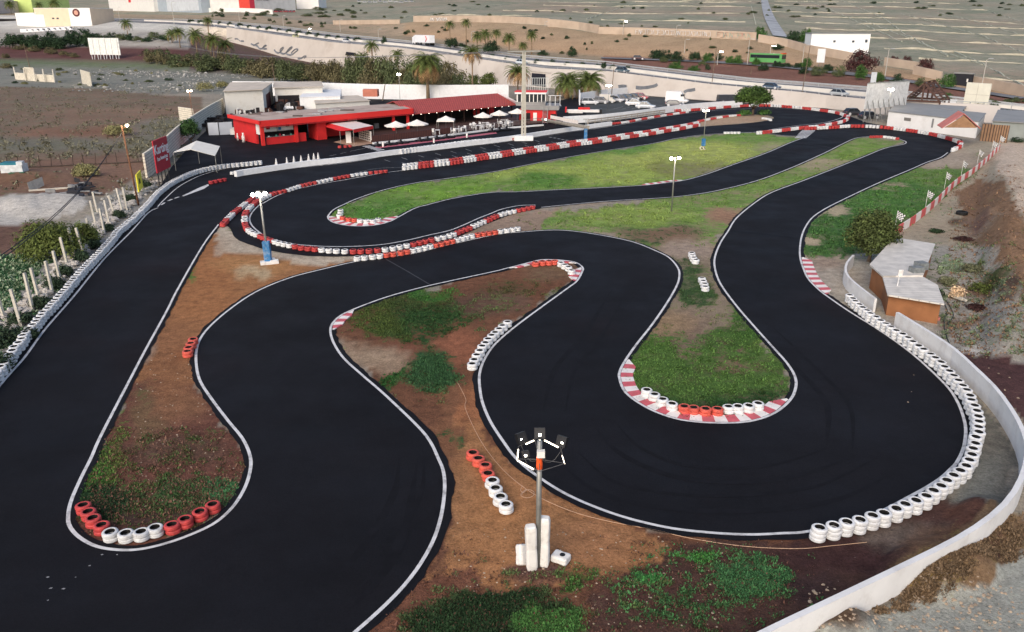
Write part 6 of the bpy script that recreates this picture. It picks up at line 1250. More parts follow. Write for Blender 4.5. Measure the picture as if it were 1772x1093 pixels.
farbox('warehouse', 'blue grey glazed hall along the top edge', (268, 19), (350, 22), 30, 14, M('hall_blue_grey', S(160, 170, 178), .5, .08, .3), GW, [('window_band', .3, .95, 2, 12, M('hall_glass', S(196, 200, 204), .4, .1, .3))])
farbox('shop_building', 'white wall section left of the red facade at the top edge', (365, 21), (415, 20), 25, 14, M('mural_white', S(212, 210, 204), .8, .1, .2), GW)
farbox('shop_building', 'red facade building with a dark red side at the top edge', (415, 20), (442, 20), 25, 15, REDF, GW, [('side_panel', .7, 1, 0, 15, M('facade_dark_red', S(140, 30, 50), .7, .08, .3))])
sg, L_ = farbox('shop_building', 'long grey clad hall with dark graffiti at the top edge', (442, 20), (512, 17), 25, 14, GW, GW)
mb = MB(); rr = random.Random(12)
for i in range(10): x = L_ * (.04 + i * .03); mb.beam((x, -.2, 8 + rr.uniform(0, 1)), (x + rr.uniform(-.5, 2), -.2, 11 - rr.uniform(0, 1)), .5, .1)
mb.build('graffiti', BLK, sg)
farbox('shop_building', 'white parapet building with red upper floor at the top edge', (514, 15), (552, 15), 25, 8, WF, REDF)
w_ = gwall('parapet_wall', 'long white parapet wall below the red facade at the top', [(345,21),(410,20.5),(472,24)], 3, .6, WF)
rr = random.Random(6)
# white vans in a row beside the beige store, cars at the upper yard
# ------------------------------------------------------------------ vehicles
CG = M('car_glass', (.02, .025, .03), .1, .1, 1, spec=.6); HL = M('headlamp_clear', (.6, .6, .6), .2, .05, 1); TLM = M('tail_lamp', (.35, .02, .02), .3, .1, 1)
def loft(mb, secs, mi=0):                                # secs = list of rings of equal length
    n = len(secs[0]); o = len(mb.v); [mb.v.append(Vector(p)) for s_ in secs for p in s_]
    for i in range(len(secs) - 1):
        for k in range(n): k2 = (k + 1) % n; mb.f.append((o + i * n + k, o + i * n + k2, o + (i + 1) * n + k2, o + (i + 1) * n + k)); mb.m.append(mi)
    mb.f.append(tuple(o + k for k in range(n))[::-1]); mb.f.append(tuple(o + (len(secs) - 1) * n + k for k in range(n))); mb.m += [mi, mi]
CARB = {}
def car(label, cat, p, rz, col, L_=4.2, Wd=1.75, H=1.45, kind='hatch', group=None, name='parked_car'):
    pm = M('car_paint_%d_%d_%d' % tuple(int(c * 255) for c in col), col, .3, .04, 1, spec=.5)
    r = thing(name, label, cat, p, rz, group); h = L_ / 2; w_ = Wd / 2; bl_ = .78 if kind != 'van' else .95
    mb = MB(); rings = []
    for x, z0, z1, ws in ((-h, .4, .7, .82), (-h * .94, .25, bl_ * 1.05, .95), (-h * .5, .2, bl_ * 1.08, 1), (0, .2, bl_ * 1.05, 1), (h * .45, .2, bl_, 1), (h * .85, .22, bl_ * .86, .94), (h, .35, .62, .8)):
        rings.append([(x, -w_ * ws * .92, z0), (x, w_ * ws * .92, z0), (x, w_ * ws, (z0 + z1) / 2), (x, w_ * ws * .9, z1), (x, -w_ * ws * .9, z1), (x, -w_ * ws, (z0 + z1) / 2)])
    loft(mb, rings); body = mb.build('body', pm, r, smooth=False)
    gx = {'hatch': (-.9, -.62, .2, .55), 'sedan': (-.7, -.4, .12, .5), 'van': (-.97, -.94, .35, .72), 'wagon': (-.95, -.8, .2, .5)}[kind]
    zb = bl_ * 1.02; mb = MB(); lo = w_ * .88; hi = w_ * .7
    V_ = [(gx[0]*h, -lo, zb), (gx[3]*h, -lo, zb), (gx[3]*h, lo, zb), (gx[0]*h, lo, zb), (gx[1]*h, -hi, H), (gx[2]*h, -hi, H), (gx[2]*h, hi, H), (gx[1]*h, hi, H)]
    mb.add(V_, [(0, 1, 5, 4), (1, 2, 6, 5), (2, 3, 7, 6), (3, 0, 4, 7), (4, 5, 6, 7)]); mb.build('window_glass', CG if kind != 'van' else pm, r)
    MB().box(((gx[1] + gx[2]) / 2 * h, 0, H + .015), ((gx[2] - gx[1]) * h, hi * 2.02, .05)).build('roof', pm, r)
    mb = MB()
    for x in ((gx[0] + gx[3]) / 2 * h, ):
        for s_ in (-1, 1): mb.beam((x, s_ * lo, zb), (x, s_ * hi, H), .09, .05)
    for a_, b_ in ((0, 4), (1, 5), (2, 6), (3, 7)): mb.beam(V_[a_], V_[b_], .08, .06)
    mb.build('pillar', pm, r)
    if kind == 'van':
        mb = MB(); mb.add([(gx[3]*h+.01, -lo*.9, zb+.05), (gx[3]*h+.01, lo*.9, zb+.05), (gx[2]*h+.03, hi*.9, H-.1), (gx[2]*h+.03, -hi*.9, H-.1)], [(0, 1, 2, 3)]); mb.box((h * .5, 0, (zb + H) / 2), (h * .3, lo * 2.0 - .1, .5)); mb.build('windscreen', CG, r)
    for x in (-h * .62, h * .62):
        for s_ in (-1, 1):
            o = MB().lathe([(.001, -.1), (.2, -.1), (.31, -.08), (.32, 0), (.31, .08), (.2, .1), (.001, .1)], 14, mis=[1, 1, 0, 0, 1, 1, 1]).build('wheel', [RBK, HL], r); o.rotation_euler = (R(90), 0, 0); o.location = (x, s_ * (w_ - .08), .32)
    for s_ in (-1, 1): MB().box((h * .96, s_ * w_ * .62, .62), (.12, .3, .14)).build('headlight', HL, r); MB().box((-h * .95, s_ * w_ * .7, .75), (.12, .22, .18)).build('tail_light', TLM, r)
    return r
gpark = 'cars parked along the white wall'
row_a = math.atan2((at(1110, 170) - at(1020, 180)).y, (at(1110, 170) - at(1020, 180)).x)
for x, y, c, k, lab in ((1020, 180, (.7, .7, .7), 'wagon', 'white estate car at the left end of the parked row'), (1040, 178.5, (.2, .2, .21), 'hatch', 'dark grey car second in the parked row'), (1052, 177, (.5, .47, .42), 'van', 'beige small van in the parked row'), (1066, 175.5, (.48, .48, .52), 'hatch', 'silver car in the middle of the parked row'),
    (1077, 174.5, (.03, .035, .05), 'hatch', 'black car right of the silver one in the parked row'), (1087, 173, (.06, .08, .11), 'hatch', 'dark blue car in the parked row'), (1097, 172, (.03, .03, .035), 'sedan', 'black car next to the red one'), (1108, 171, (.4, .05, .07), 'hatch', 'red car at the right end of the parked row')):
    car(lab, 'car', at(x, y, AZ), (.1 if k == 'wagon' else .5) + R(180) * 0 - .9 * (k != 'wagon'), c, 4.1, 1.75, 1.45 if k != 'van' else 1.9, k, gpark)
car('silver sedan parked alone in the middle of the car park', 'car', at(1099, 182, AZ), -.25, (.62, .62, .62), 4.5, 1.8, 1.42, 'sedan')
car('silver car parked close behind the car park wall', 'car', at(1117, 187, AZ), -.3, (.5, .53, .56), 4.4, 1.8, 1.42, 'sedan')
car('dark car partly hidden behind the car park wall', 'car', at(1167, 184, AZ), -.2, (.05, .05, .06), 4.3, 1.8, 1.4, 'hatch')
car('white graffiti covered van parked in the car park', 'van', at(1171, 177.5, AZ), -.35, (.7, .68, .66), 5.4, 2.0, 2.6, 'van', name='parked_van')
car('black box van by the round tree', 'van', at(1262, 178, AZ), .1, (.02, .02, .022), 6.0, 2.0, 1.9, 'van', name='parked_van')
car('small dark car under the corrugated billboard left side', 'car', at(1476, 199, 0), .2, (.04, .04, .045), 4.1, 1.7, 1.4, 'hatch')
car('small dark car under the corrugated billboard right side', 'car', at(1503, 205, 0), .1, (.05, .05, .055), 4.1, 1.7, 1.4, 'hatch')
car('old silver car in front of the open shed in the yard', 'car', at(505, 189.5, AZ), .05, (.55, .57, .6), 4.4, 1.75, 1.42, 'sedan')
mb = MB(); p = at(1185, 152); 
# motorway traffic
def on_road(px, t):
    a, b_ = bl(B1, px), bl(B2, px); p = a.lerp(b_, t) + Vector((0, 0, .12)); a2 = bl(B1, px + 12).lerp(bl(B2, px + 12), t); return p, math.atan2((a2 - p).y, (a2 - p).x)
for px, t, c, lab in ((411, .3, (.7, .7, .7), 'white car on the motorway at the far left'), (512, .15, (.6, .56, .2), 'pale yellow car on the near lane of the motorway'), (600, .3, (.7, .7, .7), 'white car on the motorway above the hedge'), (903, .3, (.6, .66, .7), 'pale blue car on the motorway left of the pylon'), (1077, .3, (.06, .1, .12), 'dark teal car on the motorway above the car park'), (1335, .32, (.04, .07, .11), 'dark blue car on the motorway right of the round tree'), (1452, .3, (.4, .42, .42), 'grey car on the motorway left of the billboard')):
    p, a = on_road(px, t); car(lab, 'car', p, a, c, 4.4, 1.8, 1.45, 'hatch', name='moving_car')
p, a = on_road(735, .8); tk = thing('truck', 'white articulated truck with a red arrow mark on the far lanes of the motorway', 'truck', p, a); TW_ = M('truck_white', (.8, .8, .8), .5, .04, 1)
MB().box((0, 0, 2.6), (13.5, 2.5, 2.9)).build('trailer', TW_, tk); mb = MB(); mb.box((-8.2, 0, 1.9), (2.2, 2.4, 2.6)).box((-7.6, 0, 3.4), (1.4, 2.3, .6)); cb = mb.build('cab', TW_, tk); MB().box((-9.32, 0, 2.3), (.06, 2.1, .9)).build('windscreen', CG, cb)
mb = MB(); mb.beam((3.6, -1.28, 3.8), (4.7, -1.28, 2.6), .55, .04); mb.beam((4.7, -1.28, 2.7), (3.6, -1.28, 1.5), .55, .04); mb.build('arrow_mark', PR, tk)
for x in (-8.2, -5.5, 3.4, 4.7, 6.0):
    for s_ in (-1, 1): o = MB().lathe([(.001, -.15), (.5, -.15), (.5, .15), (.001, .15)], 14).build('wheel', RBK, tk); o.rotation_euler = (R(90), 0, 0); o.location = (x, s_ * 1.1, .5)
p = G(1327, 112) + Vector((0, 0, .5)); q = G(1352, 113.5); a = math.atan2(q.y - p.y, q.x - p.x); bs = thing('bus', 'green bus on the second road partly hidden by bushes', 'bus', p, a); BG = M('bus_green', S(96, 158, 92), .45, .05, 1)
MB().box((0, 0, 1.7), (11.5, 2.5, 2.7)).build('body', BG, bs); MB().box((-.3, 0, 2.15), (10.4, 2.54, 1.0)).build('window_band', CG, bs); MB().box((5.5, 0, 2.1), (.6, 2.4, 1.2)).build('windscreen', CG, bs); MB().box((5.5, 0, 3.1), (.7, 2.3, .35)).build('roof_front', ORG, bs)
for x in (-3.4, 3.6):
    for s_ in (-1, 1): o = MB().lathe([(.001, -.15), (.5, -.15), (.5, .15), (.001, .15)], 14).build('wheel', RBK, bs); o.rotation_euler = (R(90), 0, 0); o.location = (x, s_ * 1.15, .5)
car('dark car driving on the second road behind the motorway', 'car', G(1104, 105) + Vector((0, 0, .4)), 0, (.07, .03, .03), 4.4, 1.8, 1.45, 'hatch', name='moving_car')
rr = random.Random(6)
for i in range(9):
    p = G(44 + i * 9.5, 56.5 - i * .55); car('small white van in the row below the beige building at the top left', 'van', p, rr.uniform(-.2, .2), (.7, .7, .7), 5.5, 2.0, 2.3, 'van', 'white vans below the beige building', 'parked_van')
for i in range(7):
    p = G(476 + i * 5.5, 21); car('small red car in the distant row before the grey hall', 'car', p, rr.uniform(1, 2), (.35, .05, .05), 4.2, 1.8, 1.5, 'hatch', 'red cars before the grey hall')
for i in range(11):
    p = G(622 + i * 9, 3.5 + rr.uniform(-1, 1)); car('distant pale car in the parking yard at the top edge', 'car', p, rr.uniform(0, 1), (.55, .55, .56), 4.2, 1.8, 1.5, 'hatch', 'pale cars at the top edge')
# ------------------------------------------------------------------ roadside lamp posts
LPM = M('street_pole', S(176, 170, 160), .6, .1, 1)
def street_lamp(px, py, top, lab='tall thin street lamp on the slope beside the motorway', lit=False, tilt=0):
    p = G(px, py); d = dep(p); h = (py - top) * d / (FP * cT) * 1.02; r = thing('street_lamp', lab, 'street lamp', p, 0, 'street lamps along the motorway')
    MB().tube([(0, 0, 0), (0, 0, h * .95), (.5, 0, h)], [.13, .09, .07], 6).build('pole', LPM, r); MB().box((1.0, 0, h + .02), (1.1, .35, .18)).build('lamp_head', LIT if lit else GALV, r)
for px, py, tp_ in ((1293, 112, 73), (1531, 134, 90), (1697, 158, 108), (1184, 92, 71), (943, 45, 38), (655, 66, 52), (816, 70, 56), (589, 55, 36), (491, 50, 30), (415, 42, 23), (533, 54, 50), (302, 44, 8), (208, 40, 16), (1078, 60, 40), (1170, 63, 46), (1388, 112, 82), (1332, 100, 82), (1241, 112, 92), (1116, 62, 52)):
    street_lamp(px, py, tp_, lit=(px in (1332, 1241, 533, 1078)))
for px, py, tp_, lab in ((1229, 165, 90, 'thin leaning dark pole before the retaining wall by the car park'), (1296, 150, 122, 'short brown pole with a dead palm head above the wall'), (1385, 178, 90, 'long thin pole rising before the motorway right of the tree'), (1058, 166, 118, 'first dark pole behind the parked cars'), (1413, 0, 0, '')):
    if not tp_: continue
    p = at(px, py); d = dep(p); h = (py - tp_) * d / (FP * cT); r = thing('utility_pole', lab, 'pole', p); r.rotation_euler = (0, R(3), 0); MB().tube([(0, 0, 0), (0, 0, h)], [.12, .07], 6).build('shaft', WOODP, r)
for px, py, tp_, lab in ((476, 142, 112, 'dark leaning wooden pole behind the white sheds'), (52, 118, 80, 'dark leaning wooden pole at the left behind the fallen panels'), (662, 174, 148, 'thin slanting mast on the yard behind the flat roof')):
    p = at(px, py); d = dep(p); h = (py - tp_) * d / (FP * cT); r = thing('utility_pole', lab, 'pole', p); r.rotation_euler = (0, R(-4 if px < 600 else 12), 0); MB().tube([(0, 0, 0), (0, 0, h)], [.16, .1], 6).build('shaft', WOODP, r)
# ------------------------------------------------------------------ trees
def LM(name, col, rough=.75): return M(name, col, rough, .35, .6, isl=True, spec=.15)
BARK = M('bark', S(104, 90, 76), .95, .25, 4)
def crown_mb(mb, lobes, n, ls, seed, flat=.0, up=.35):
    rr = random.Random(seed); tot = sum(l[3] * l[4] for l in lobes)
    for lx, ly, lz, rx, rz in lobes:
        for i in range(int(n * rx * rz / tot)):
            a, c = rr.uniform(0, 6.283), rr.uniform(-.75, 1); s_ = math.sqrt(max(0, 1 - c * c)); k = rr.uniform(.55, 1.04) if rr.random() < .75 else rr.uniform(.2, .6)
            k *= 1 + .28 * noise.noise(Vector((math.cos(a) * s_ * 2.6 + lx + seed, math.sin(a) * s_ * 2.6 + ly, c * 2.6)))
            p = Vector((lx + rx * k * s_ * math.cos(a), ly + rx * k * s_ * math.sin(a), lz + rz * k * c))
            nr = (Vector((math.cos(a) * s_, math.sin(a) * s_, c + up)) + Vector((rr.uniform(-.8, .8), rr.uniform(-.8, .8), rr.uniform(-.8, .8)))).normalized()
            t = nr.cross(Vector((rr.uniform(-1, 1), rr.uniform(-1, 1), rr.uniform(-1, 1)))).normalized(); b_ = nr.cross(t); l = ls * rr.uniform(.6, 1.5)
            mb.add([p - t * l * .5, p + b_ * l * .32, p + t * l * .6, p - b_ * l * .32], [(0, 1, 2, 3)])
    return mb
def tree(label, cat, name, p, H, Rr, lobes, n, ls, mat, seed, trunk=.18, th=None, group=None, stems=3):
    r = thing(name, label, cat, p, 0, group); th = th if th is not None else H * .4
    rr = random.Random(seed); mb = MB()
    if th > 0:
        mb.tube([(0, 0, -.1), (.05, 0, th * .5), (0, .05, th)], [trunk * 1.3, trunk, trunk * .8], 8)
        for i in range(stems + 2):
            a = rr.uniform(0, 6.28); mb.tube([(0, 0, th * .6), (math.cos(a) * Rr * .3, math.sin(a) * Rr * .3, th * 1.1), (math.cos(a) * Rr * .65, math.sin(a) * Rr * .65, th + (H - th) * .5)], [trunk * .6, trunk * .35, trunk * .1], 6)
        mb.build('trunk', BARK, r, smooth=True)
    crown_mb(MB(), [(x * Rr, y * Rr, z * H, a * Rr, c * H) for x, y, z, a, c in lobes], n, ls, seed).build('crown', mat, r)
    return r
LRND = [(0,0,.6,.8,.34),(-.4,.1,.5,.5,.28),(.45,-.1,.52,.5,.28),(.1,.4,.6,.5,.3),(-.1,-.4,.5,.5,.28),(.2,0,.78,.4,.2),(-.3,0,.74,.36,.2)]
LLOW = [(0,0,.42,.8,.4),(-.5,.1,.36,.5,.34),(.5,-.1,.36,.5,.34),(.1,.4,.4,.5,.38),(-.2,-.4,.3,.5,.3),(.25,-.2,.62,.4,.28),(-.3,.1,.62,.36,.3)]
G_OL, G_RD, G_BR, G_GY, G_DK, G_DR, G_FR = LM('leaf_olive', S(86, 96, 48)), LM('leaf_dark_round', S(62, 82, 38)), LM('leaf_fresh', S(64, 94, 46)), LM('leaf_grey_green', S(106, 108, 80)), LM('leaf_dark', S(44, 62, 40)), LM('leaf_dark_red', S(66, 44, 42)), LM('frond_green', S(88, 100, 58))
tree('big round bushy tree beside the brown hut roof and the board fence', 'tree', 'round_tree', at(1503, 452), 4.5, 2.25, [(0,0,.55,.8,.36),(-.45,.1,.45,.5,.3),(.5,-.1,.5,.5,.3),(.1,.4,.55,.5,.32),(-.1,-.4,.38,.55,.3),(.25,0,.74,.42,.22),(-.3,0,.7,.4,.22)], 11000, .17, LM('leaf_hut_tree', S(74, 84, 46)), 3, .14, .9)
tree('wide umbrella shaped green tree on the small island by the far loop', 'tree', 'round_tree', at(1302, 199), 6.0, 4.1, [(0,0,.66,.85,.3),(-.5,0,.58,.5,.24),(.5,.1,.58,.5,.24),(0,-.4,.58,.55,.26),(.2,.3,.76,.5,.2),(-.3,.2,.76,.4,.18)], 8000, .34, G_RD, 5, .25, 2.0)
for x, y, lab in ((1288, 200, 'low green bush left under the umbrella tree'), (1322, 199, 'low green bush right under the umbrella tree')): tree(lab, 'bush', 'bush', at(x, y), 1.5, 1.6, LLOW, 500, .25, G_FR if 0 else G_BR, 9, .1, 0)
tree('big yellow green shrub outside the left tyre row behind the concrete posts', 'shrub', 'big_shrub', at(92, 447), 3.6, 3.1, LLOW, 9000, .17, G_OL, 7, .12, .5)
tree('smaller part of the yellow green shrub at its right end by the posts', 'shrub', 'big_shrub', at(150, 424), 2.4, 1.5, LLOW, 2600, .16, G_OL, 17, .12, .4)
tree('dark glossy small tree before the gate left of the pit building', 'tree', 'round_tree', at(331, 249), 4.2, 1.9, LRND, 2200, .26, LM('leaf_glossy', S(58, 84, 44)), 8, .14, 1.0)
for x, y, H, r_, lab, s_ in ((205, 234, 2.2, 2.8, 'pale dry bush alone in the middle of the brown field', 1), (150, 305, 1.8, 1.9, 'pale dry bush at the wire fence on the left field', 2), (355, 158, 3.2, 3.2, 'pale bush by the rubble left of the white sheds', 4), (385, 152, 2.4, 2.4, 'small pale bush directly behind the left white shed', 6)):
    tree(lab, 'bush', 'dry_bush', at(x, y), H, r_, LLOW, 1800, .22, LM('leaf_dry', S(128, 124, 84)), s_, .1, 0)
for i, (x, y, H, r_) in enumerate(((20, 590, 1.4, 1.6), (45, 560, 1.2, 1.3), (80, 532, 1.2, 1.1), (104, 500, 1.4, 1.2), (60, 585, .9, .8), (120, 478, 1.3, 1.0), (150, 452, 1.3, 1.0), (172, 430, 1.2, .9), (5, 640, 1.4, 1.4), (215, 378, 1.3, 1.0), (195, 400, 1.1, .9), (235, 350, 1.4, 1.1), (262, 326, 1.4, 1.2), (-30, 650, 1.5, 1.8), (-5, 600, 1.3, 1.6))):
    tree('dark scrubby weed bush among the posts and rubble outside the left tyres', 'bush', 'scrub_bush', at(x - 8, y), H * .8, r_ * .8, LLOW, 1100, .13, LM('leaf_scrub', S(48, 62, 44)), 30 + i, .08, 0, 'scrub bushes along the left edge')
for i, (x, y, H, r_, m) in enumerate(((1680, 470, .9, 1.2, G_GY), (1640, 492, .9, 1.0, G_GY), (1700, 505, 1.0, 1.5, G_OL), (1715, 480, .8, 1.1, G_GY), (1610, 512, 1.0, 1.2, G_DK), (1655, 516, 1.4, .8, LM('leaf_straw', S(196, 170, 138))), (1620, 402, .5, .9, G_DK), (1500, 425, .7, 1.0, G_DK), (1690, 535, .5, 1.0, G_DR), (1575, 445, .5, 1.2, G_DK), (1668, 416, .5, 1.1, G_DR))):
    tree(['grey green', 'pale straggly', 'olive', 'grey leafy', 'dark', 'straw coloured', 'low dark', 'dark ground', 'low reddish', 'low black green', 'dark reddish'][i] + ' weed bush on the bare ground right of the hut and board fence', 'bush', 'weed_bush', at(x, y), H * .8, r_ * .8, LLOW, 700, .12, m, 60 + i, .08, 0)
# dense grey-green shrubs behind the field and yard
protos = []
for k in range(6):
    rk = random.Random(k + 40); mb = crown_mb(MB(), [(x + rk.uniform(-.18, .18), y + rk.uniform(-.18, .18), z * rk.uniform(.75, 1.25), a * rk.uniform(.7, 1.15), c * rk.uniform(.75, 1.2)) for x, y, z, a, c in LLOW] + [(rk.uniform(-.5, .5), rk.uniform(-.4, .4), rk.uniform(.6, .85), .22, .2) for _ in range(3)], 2300, .08, 70 + k, up=.6); me = bpy.data.meshes.new('foliage'); me.from_pydata(mb.v, [], mb.f); me.update(); protos.append(me)
def bush_copy(px, py, wpx, hpx, mat, label, name='shrub', cat='shrub', group=None, p=None):
    p = p or G(px, py); d = dep(p); s_ = d / FP; W_ = wpx * s_ / 2; H_ = hpx * s_ / .95; me = protos[random.randrange(6)]
    key = (me.name, mat.name)
    if key not in CARB: m2 = me.copy(); m2.materials.append(mat); CARB[key] = m2
    o = bpy.data.objects.new(name, CARB[key]); C.objects.link(o); o.location = p; o.scale = (W_, W_ * .9, H_ * .97); o.rotation_euler = (0, 0, random.uniform(0, 6.28)); tag(o, label, cat, group); return o
rr = random.Random(21); HG = LM('leaf_tamarisk', S(82, 90, 60)); HB = LM('leaf_tamarisk_brown', S(98, 92, 66))
for i in range(30):
    t = i / 29; x = 262 + t * 530; base = lin([(262,113),(330,120),(420,127),(520,138),(620,150),(700,158),(800,166)], x) + rr.uniform(-1, 5); hh = lin([(262,24),(330,32),(420,32),(520,31),(620,48),(720,48),(800,34)], x) * rr.uniform(.85, 1.25)
    bush_copy(x, base, rr.uniform(46, 66), hh, HG if rr.random() < .6 else HB, 'tall grey green shrub in the dense belt between the waste ground and the motorway wall', group='shrubs of the belt below the motorway', p=at(x, base))
for i in range(20):
    x = 250 + i * 28; base = lin([(250,106),(420,124),(520,132),(620,140),(810,152)], x); bush_copy(x, base, 58, 22 if x < 590 else 44, HB if i % 2 else HG, 'tall grey green shrub in the dense belt between the waste ground and the motorway wall', group='shrubs of the belt below the motorway', p=at(x, base))
for i in range(14):
    x = 24 + i * 12; bush_copy(x + rr.uniform(-4, 4), 82 + rr.uniform(-3, 3), rr.uniform(36, 52), rr.uniform(20, 31), G_DK, 'dark green bush in the hedge below the beige building at the top left', group='dark hedge at the top left')
for i in range(10):
    x = 150 + i * 15; bush_copy(x, 70 + rr.uniform(-2, 3), rr.uniform(20, 34), rr.uniform(9, 15), G_DK if i % 2 else HG, 'bush along the upper edge of the dark red field', group='bushes above the dark red field')
for x, y, w_, h in ((35, 86, 26, 9), (60, 89, 30, 10), (90, 93, 30, 12), (112, 97, 28, 10), (130, 99, 22, 8), (10, 100, 20, 8), (12, 118, 26, 9), (260, 110, 30, 22), (280, 112, 34, 24)): bush_copy(x, y, w_, h, HB, 'low dry bush around the green strip left of the white billboard', group='low bushes by the green strip')
for x, y, w_, h, lab in ((845, 150, 50, 26, 'green bush beside the yard wall right of the big palm'), (820, 158, 44, 30, 'olive bush behind the tiled roof near the big palm'), (800, 165, 36, 22, 'low brown bush behind the tiled roof')): bush_copy(x, y, w_, h, G_OL, lab, p=at(x, y))
for i, (x, y, w_, h, m) in enumerate(((1135, 102, 34, 17, G_DK), (1152, 104, 30, 18, G_DK), (1170, 106, 34, 18, G_DK), (1148, 108, 22, 10, HG), (1203, 106, 28, 18, G_DK), (1224, 108, 26, 18, G_BR), (1245, 104, 16, 12, G_DK), (1262, 110, 24, 14, G_BR), (1277, 111, 26, 16, G_BR), (1168, 121, 34, 15, G_BR), (1200, 124, 28, 11, G_BR), (1224, 121, 12, 11, G_DK), (1308, 113, 20, 14, G_BR), (1320, 122, 26, 12, G_DK), (1345, 116, 24, 10, G_DK), (1360, 117, 26, 9, G_DK), (1380, 118, 22, 10, G_DK), (1394, 118, 30, 18, G_BR), (1390, 128, 24, 13, G_DK), (1416, 131, 34, 17, HG), (1432, 124, 30, 14, G_DK), (1452, 133, 26, 20, HG), (1488, 138, 30, 26, G_BR), (1520, 142, 26, 18, G_BR), (1552, 148, 30, 21, G_DK), (1592, 150, 28, 16, HG), (1636, 152, 36, 25, G_BR), (1215, 114, 16, 10, HG))):
    bush_copy(x, y, w_, h, m, 'round green roadside tree between the motorway and the second road', 'roadside_tree', 'tree', 'trees between the two roads')
for x, y, w_, h, lab in ((1490, 124, 64, 38, 'biggest dark red tree below the white building on the slope'), (1546, 112, 26, 16, 'dark red tree right of the biggest one'), (1567, 114, 30, 17, 'dark bush tree beside the pale wall length'), (1600, 124, 38, 24, 'dark red round tree above the pale wall on the right')): bush_copy(x, y, w_, h, LM('leaf_purple', S(74, 48, 46)), lab, 'dark_tree', 'tree')
for x, y, w_, h, lab in ((1316, 68, 28, 22, 'green tree at the right end of the graffiti wall'), (1372, 74, 34, 22, 'dark tree left of the white building on the slope'), (1392, 76, 36, 26, 'green tree touching the white building on the slope'), (1345, 86, 30, 10, 'low bush below the hill track')): bush_copy(x, y, w_, h, G_BR if 'green' in lab else G_DK, lab, 'hill_tree', 'tree')
for i in range(30): x = 330 + i * 17 if i < 18 else 800 + (i - 18) * 26; a, b_ = bl(B1, x), bl(B2, x); bush_copy(x, 0, rr.uniform(11, 18), rr.uniform(5, 8) if i < 18 else rr.uniform(6, 10), G_DK, 'clipped dark hedge bush on the motorway median', 'hedge_bush', 'bush', 'hedge bushes on the motorway median', p=a.lerp(b_, .5) + Vector((0, 0, .1)))
for i in range(60):
    x = rr.uniform(350, 1300); t = rr.random(); p = bl(B3, x).lerp(bl(B4, x), t); p.z = GZ(p.x, p.y); bush_copy(x, 0, rr.uniform(5, 15), rr.uniform(3, 6), HG if i % 2 else G_DK, 'small dry bush on the bare motorway bank', 'bank_bush', 'bush', 'small bushes on the bare bank', p=p)
for i in range(95):
    x, y = rr.uniform(560, 1772), rr.uniform(2, 60); 
    if x > 1300: y *= .5
    if y > lin([(a[0], a[1]) for a in B4], x) - 4: continue
    bush_copy(x, y, rr.uniform(6, 18), rr.uniform(2, 4.5), HG if i % 3 else G_DK, 'low scrub bush scattered on the hillside', 'hill_bush', 'bush', 'scrub bushes on the hillside')
for i in range(22): x = 360 + rr.uniform(0, 260); bush_copy(x, rr.uniform(12, 26) + (x - 360) * .02, rr.uniform(10, 26), rr.uniform(3, 7), HG, 'scrub bush on the slope at the top left', 'hill_bush', 'bush', 'scrub bushes at the top left')
for i in range(16): x = 1700 + rr.uniform(-20, 110); bush_copy(x, rr.uniform(172, 188), rr.uniform(16, 30), rr.uniform(6, 11), HG, 'dry roadside shrub right of the cream billboard', 'roadside_shrub', 'shrub', 'dry shrubs right of the cream billboard')
# palms
def palm_mesh(nf, fl, droop, seed, dead=0):
    rr = random.Random(seed); mb = MB()
    for i in range(nf):
        a = i * 2.399 + rr.uniform(-.2, .2); el = 1.35 - 1.75 * (i / nf) ** .8 + rr.uniform(-.1, .1); L_ = fl * rr.uniform(.85, 1.1); d = Vector((math.cos(a), math.sin(a), 0)); p = Vector((0, 0, 0)); seg = 9; e = el; pts = [p]
        for s_ in range(seg): p = p + (d * math.cos(e) + Vector((0, 0, math.sin(e)))) * L_ / seg; e -= droop / seg * (1 + s_ * .12); pts.append(p)
        side = Vector((-d.y, d.x, 0)); mi = 1 if i > nf * (1 - dead) else 0
        for s_ in range(seg):
            w_ = L_ * .17 * math.sin(math.pi * min(1, (s_ + 1.2) / (seg + .6))) ** .6; a0, a1 = pts[s_], pts[s_ + 1]; ds = (a1 - a0)
            for q in (0, .5):
                for sg in (-1, 1):
                    b0 = a0 + ds * q; tip = b0 + side * sg * w_ + ds * .9 - Vector((0, 0, w_ * .35)); mb.add([b0, b0 + ds * .34, tip], [(0, 1, 2)], mi)
        mb.tube(pts[:6], [.05 * fl / 3] * 6, 3, mi, False)
    return mb
PG, PB, PTR = LM('palm_green', S(92, 104, 56)), LM('palm_brown', S(150, 120, 84)), M('palm_trunk', S(142, 122, 98), .95, .25, 3, bump=.4)
def palm(label, p, th, fl, nf=46, droop=1.5, dead=.25, tr=.3, seed=1, name='palm_tree', group=None):
    r = thing(name, label, 'palm tree', p, 0, group); MB().tube([(0, 0, -.1), (0, 0, th * .5), (0, 0, th)], [tr * 1.2, tr * .9, tr * 1.1], 10).build('trunk', PTR, r, smooth=True)
    o = palm_mesh(nf, fl, droop, seed, dead).build('crown', [PG, PB], r); o.location = (0, 0, th); return r
palm('biggest date palm with a full drooping crown behind the tiled roof', at(741, 174), 8.6, 5.6, 120, 1.5, .4, .42, 2)
def fan(label, px, py, cy, rpx, base=None, seed=3, dead=.4, group=None, tr=.22, nf=44):
    p = base or G(px, py); d = dep(p); s_ = d / FP; th = (py - cy) * s_ / cT; return palm(label, p, th, rpx * s_ * 1.5, nf, 1.3, dead, tr, seed, group=group)
fan('tall fan palm with a brown skirt left of the pylon', 818, 152, 90, 17, at(818, 160), 4, .5, nf=70)
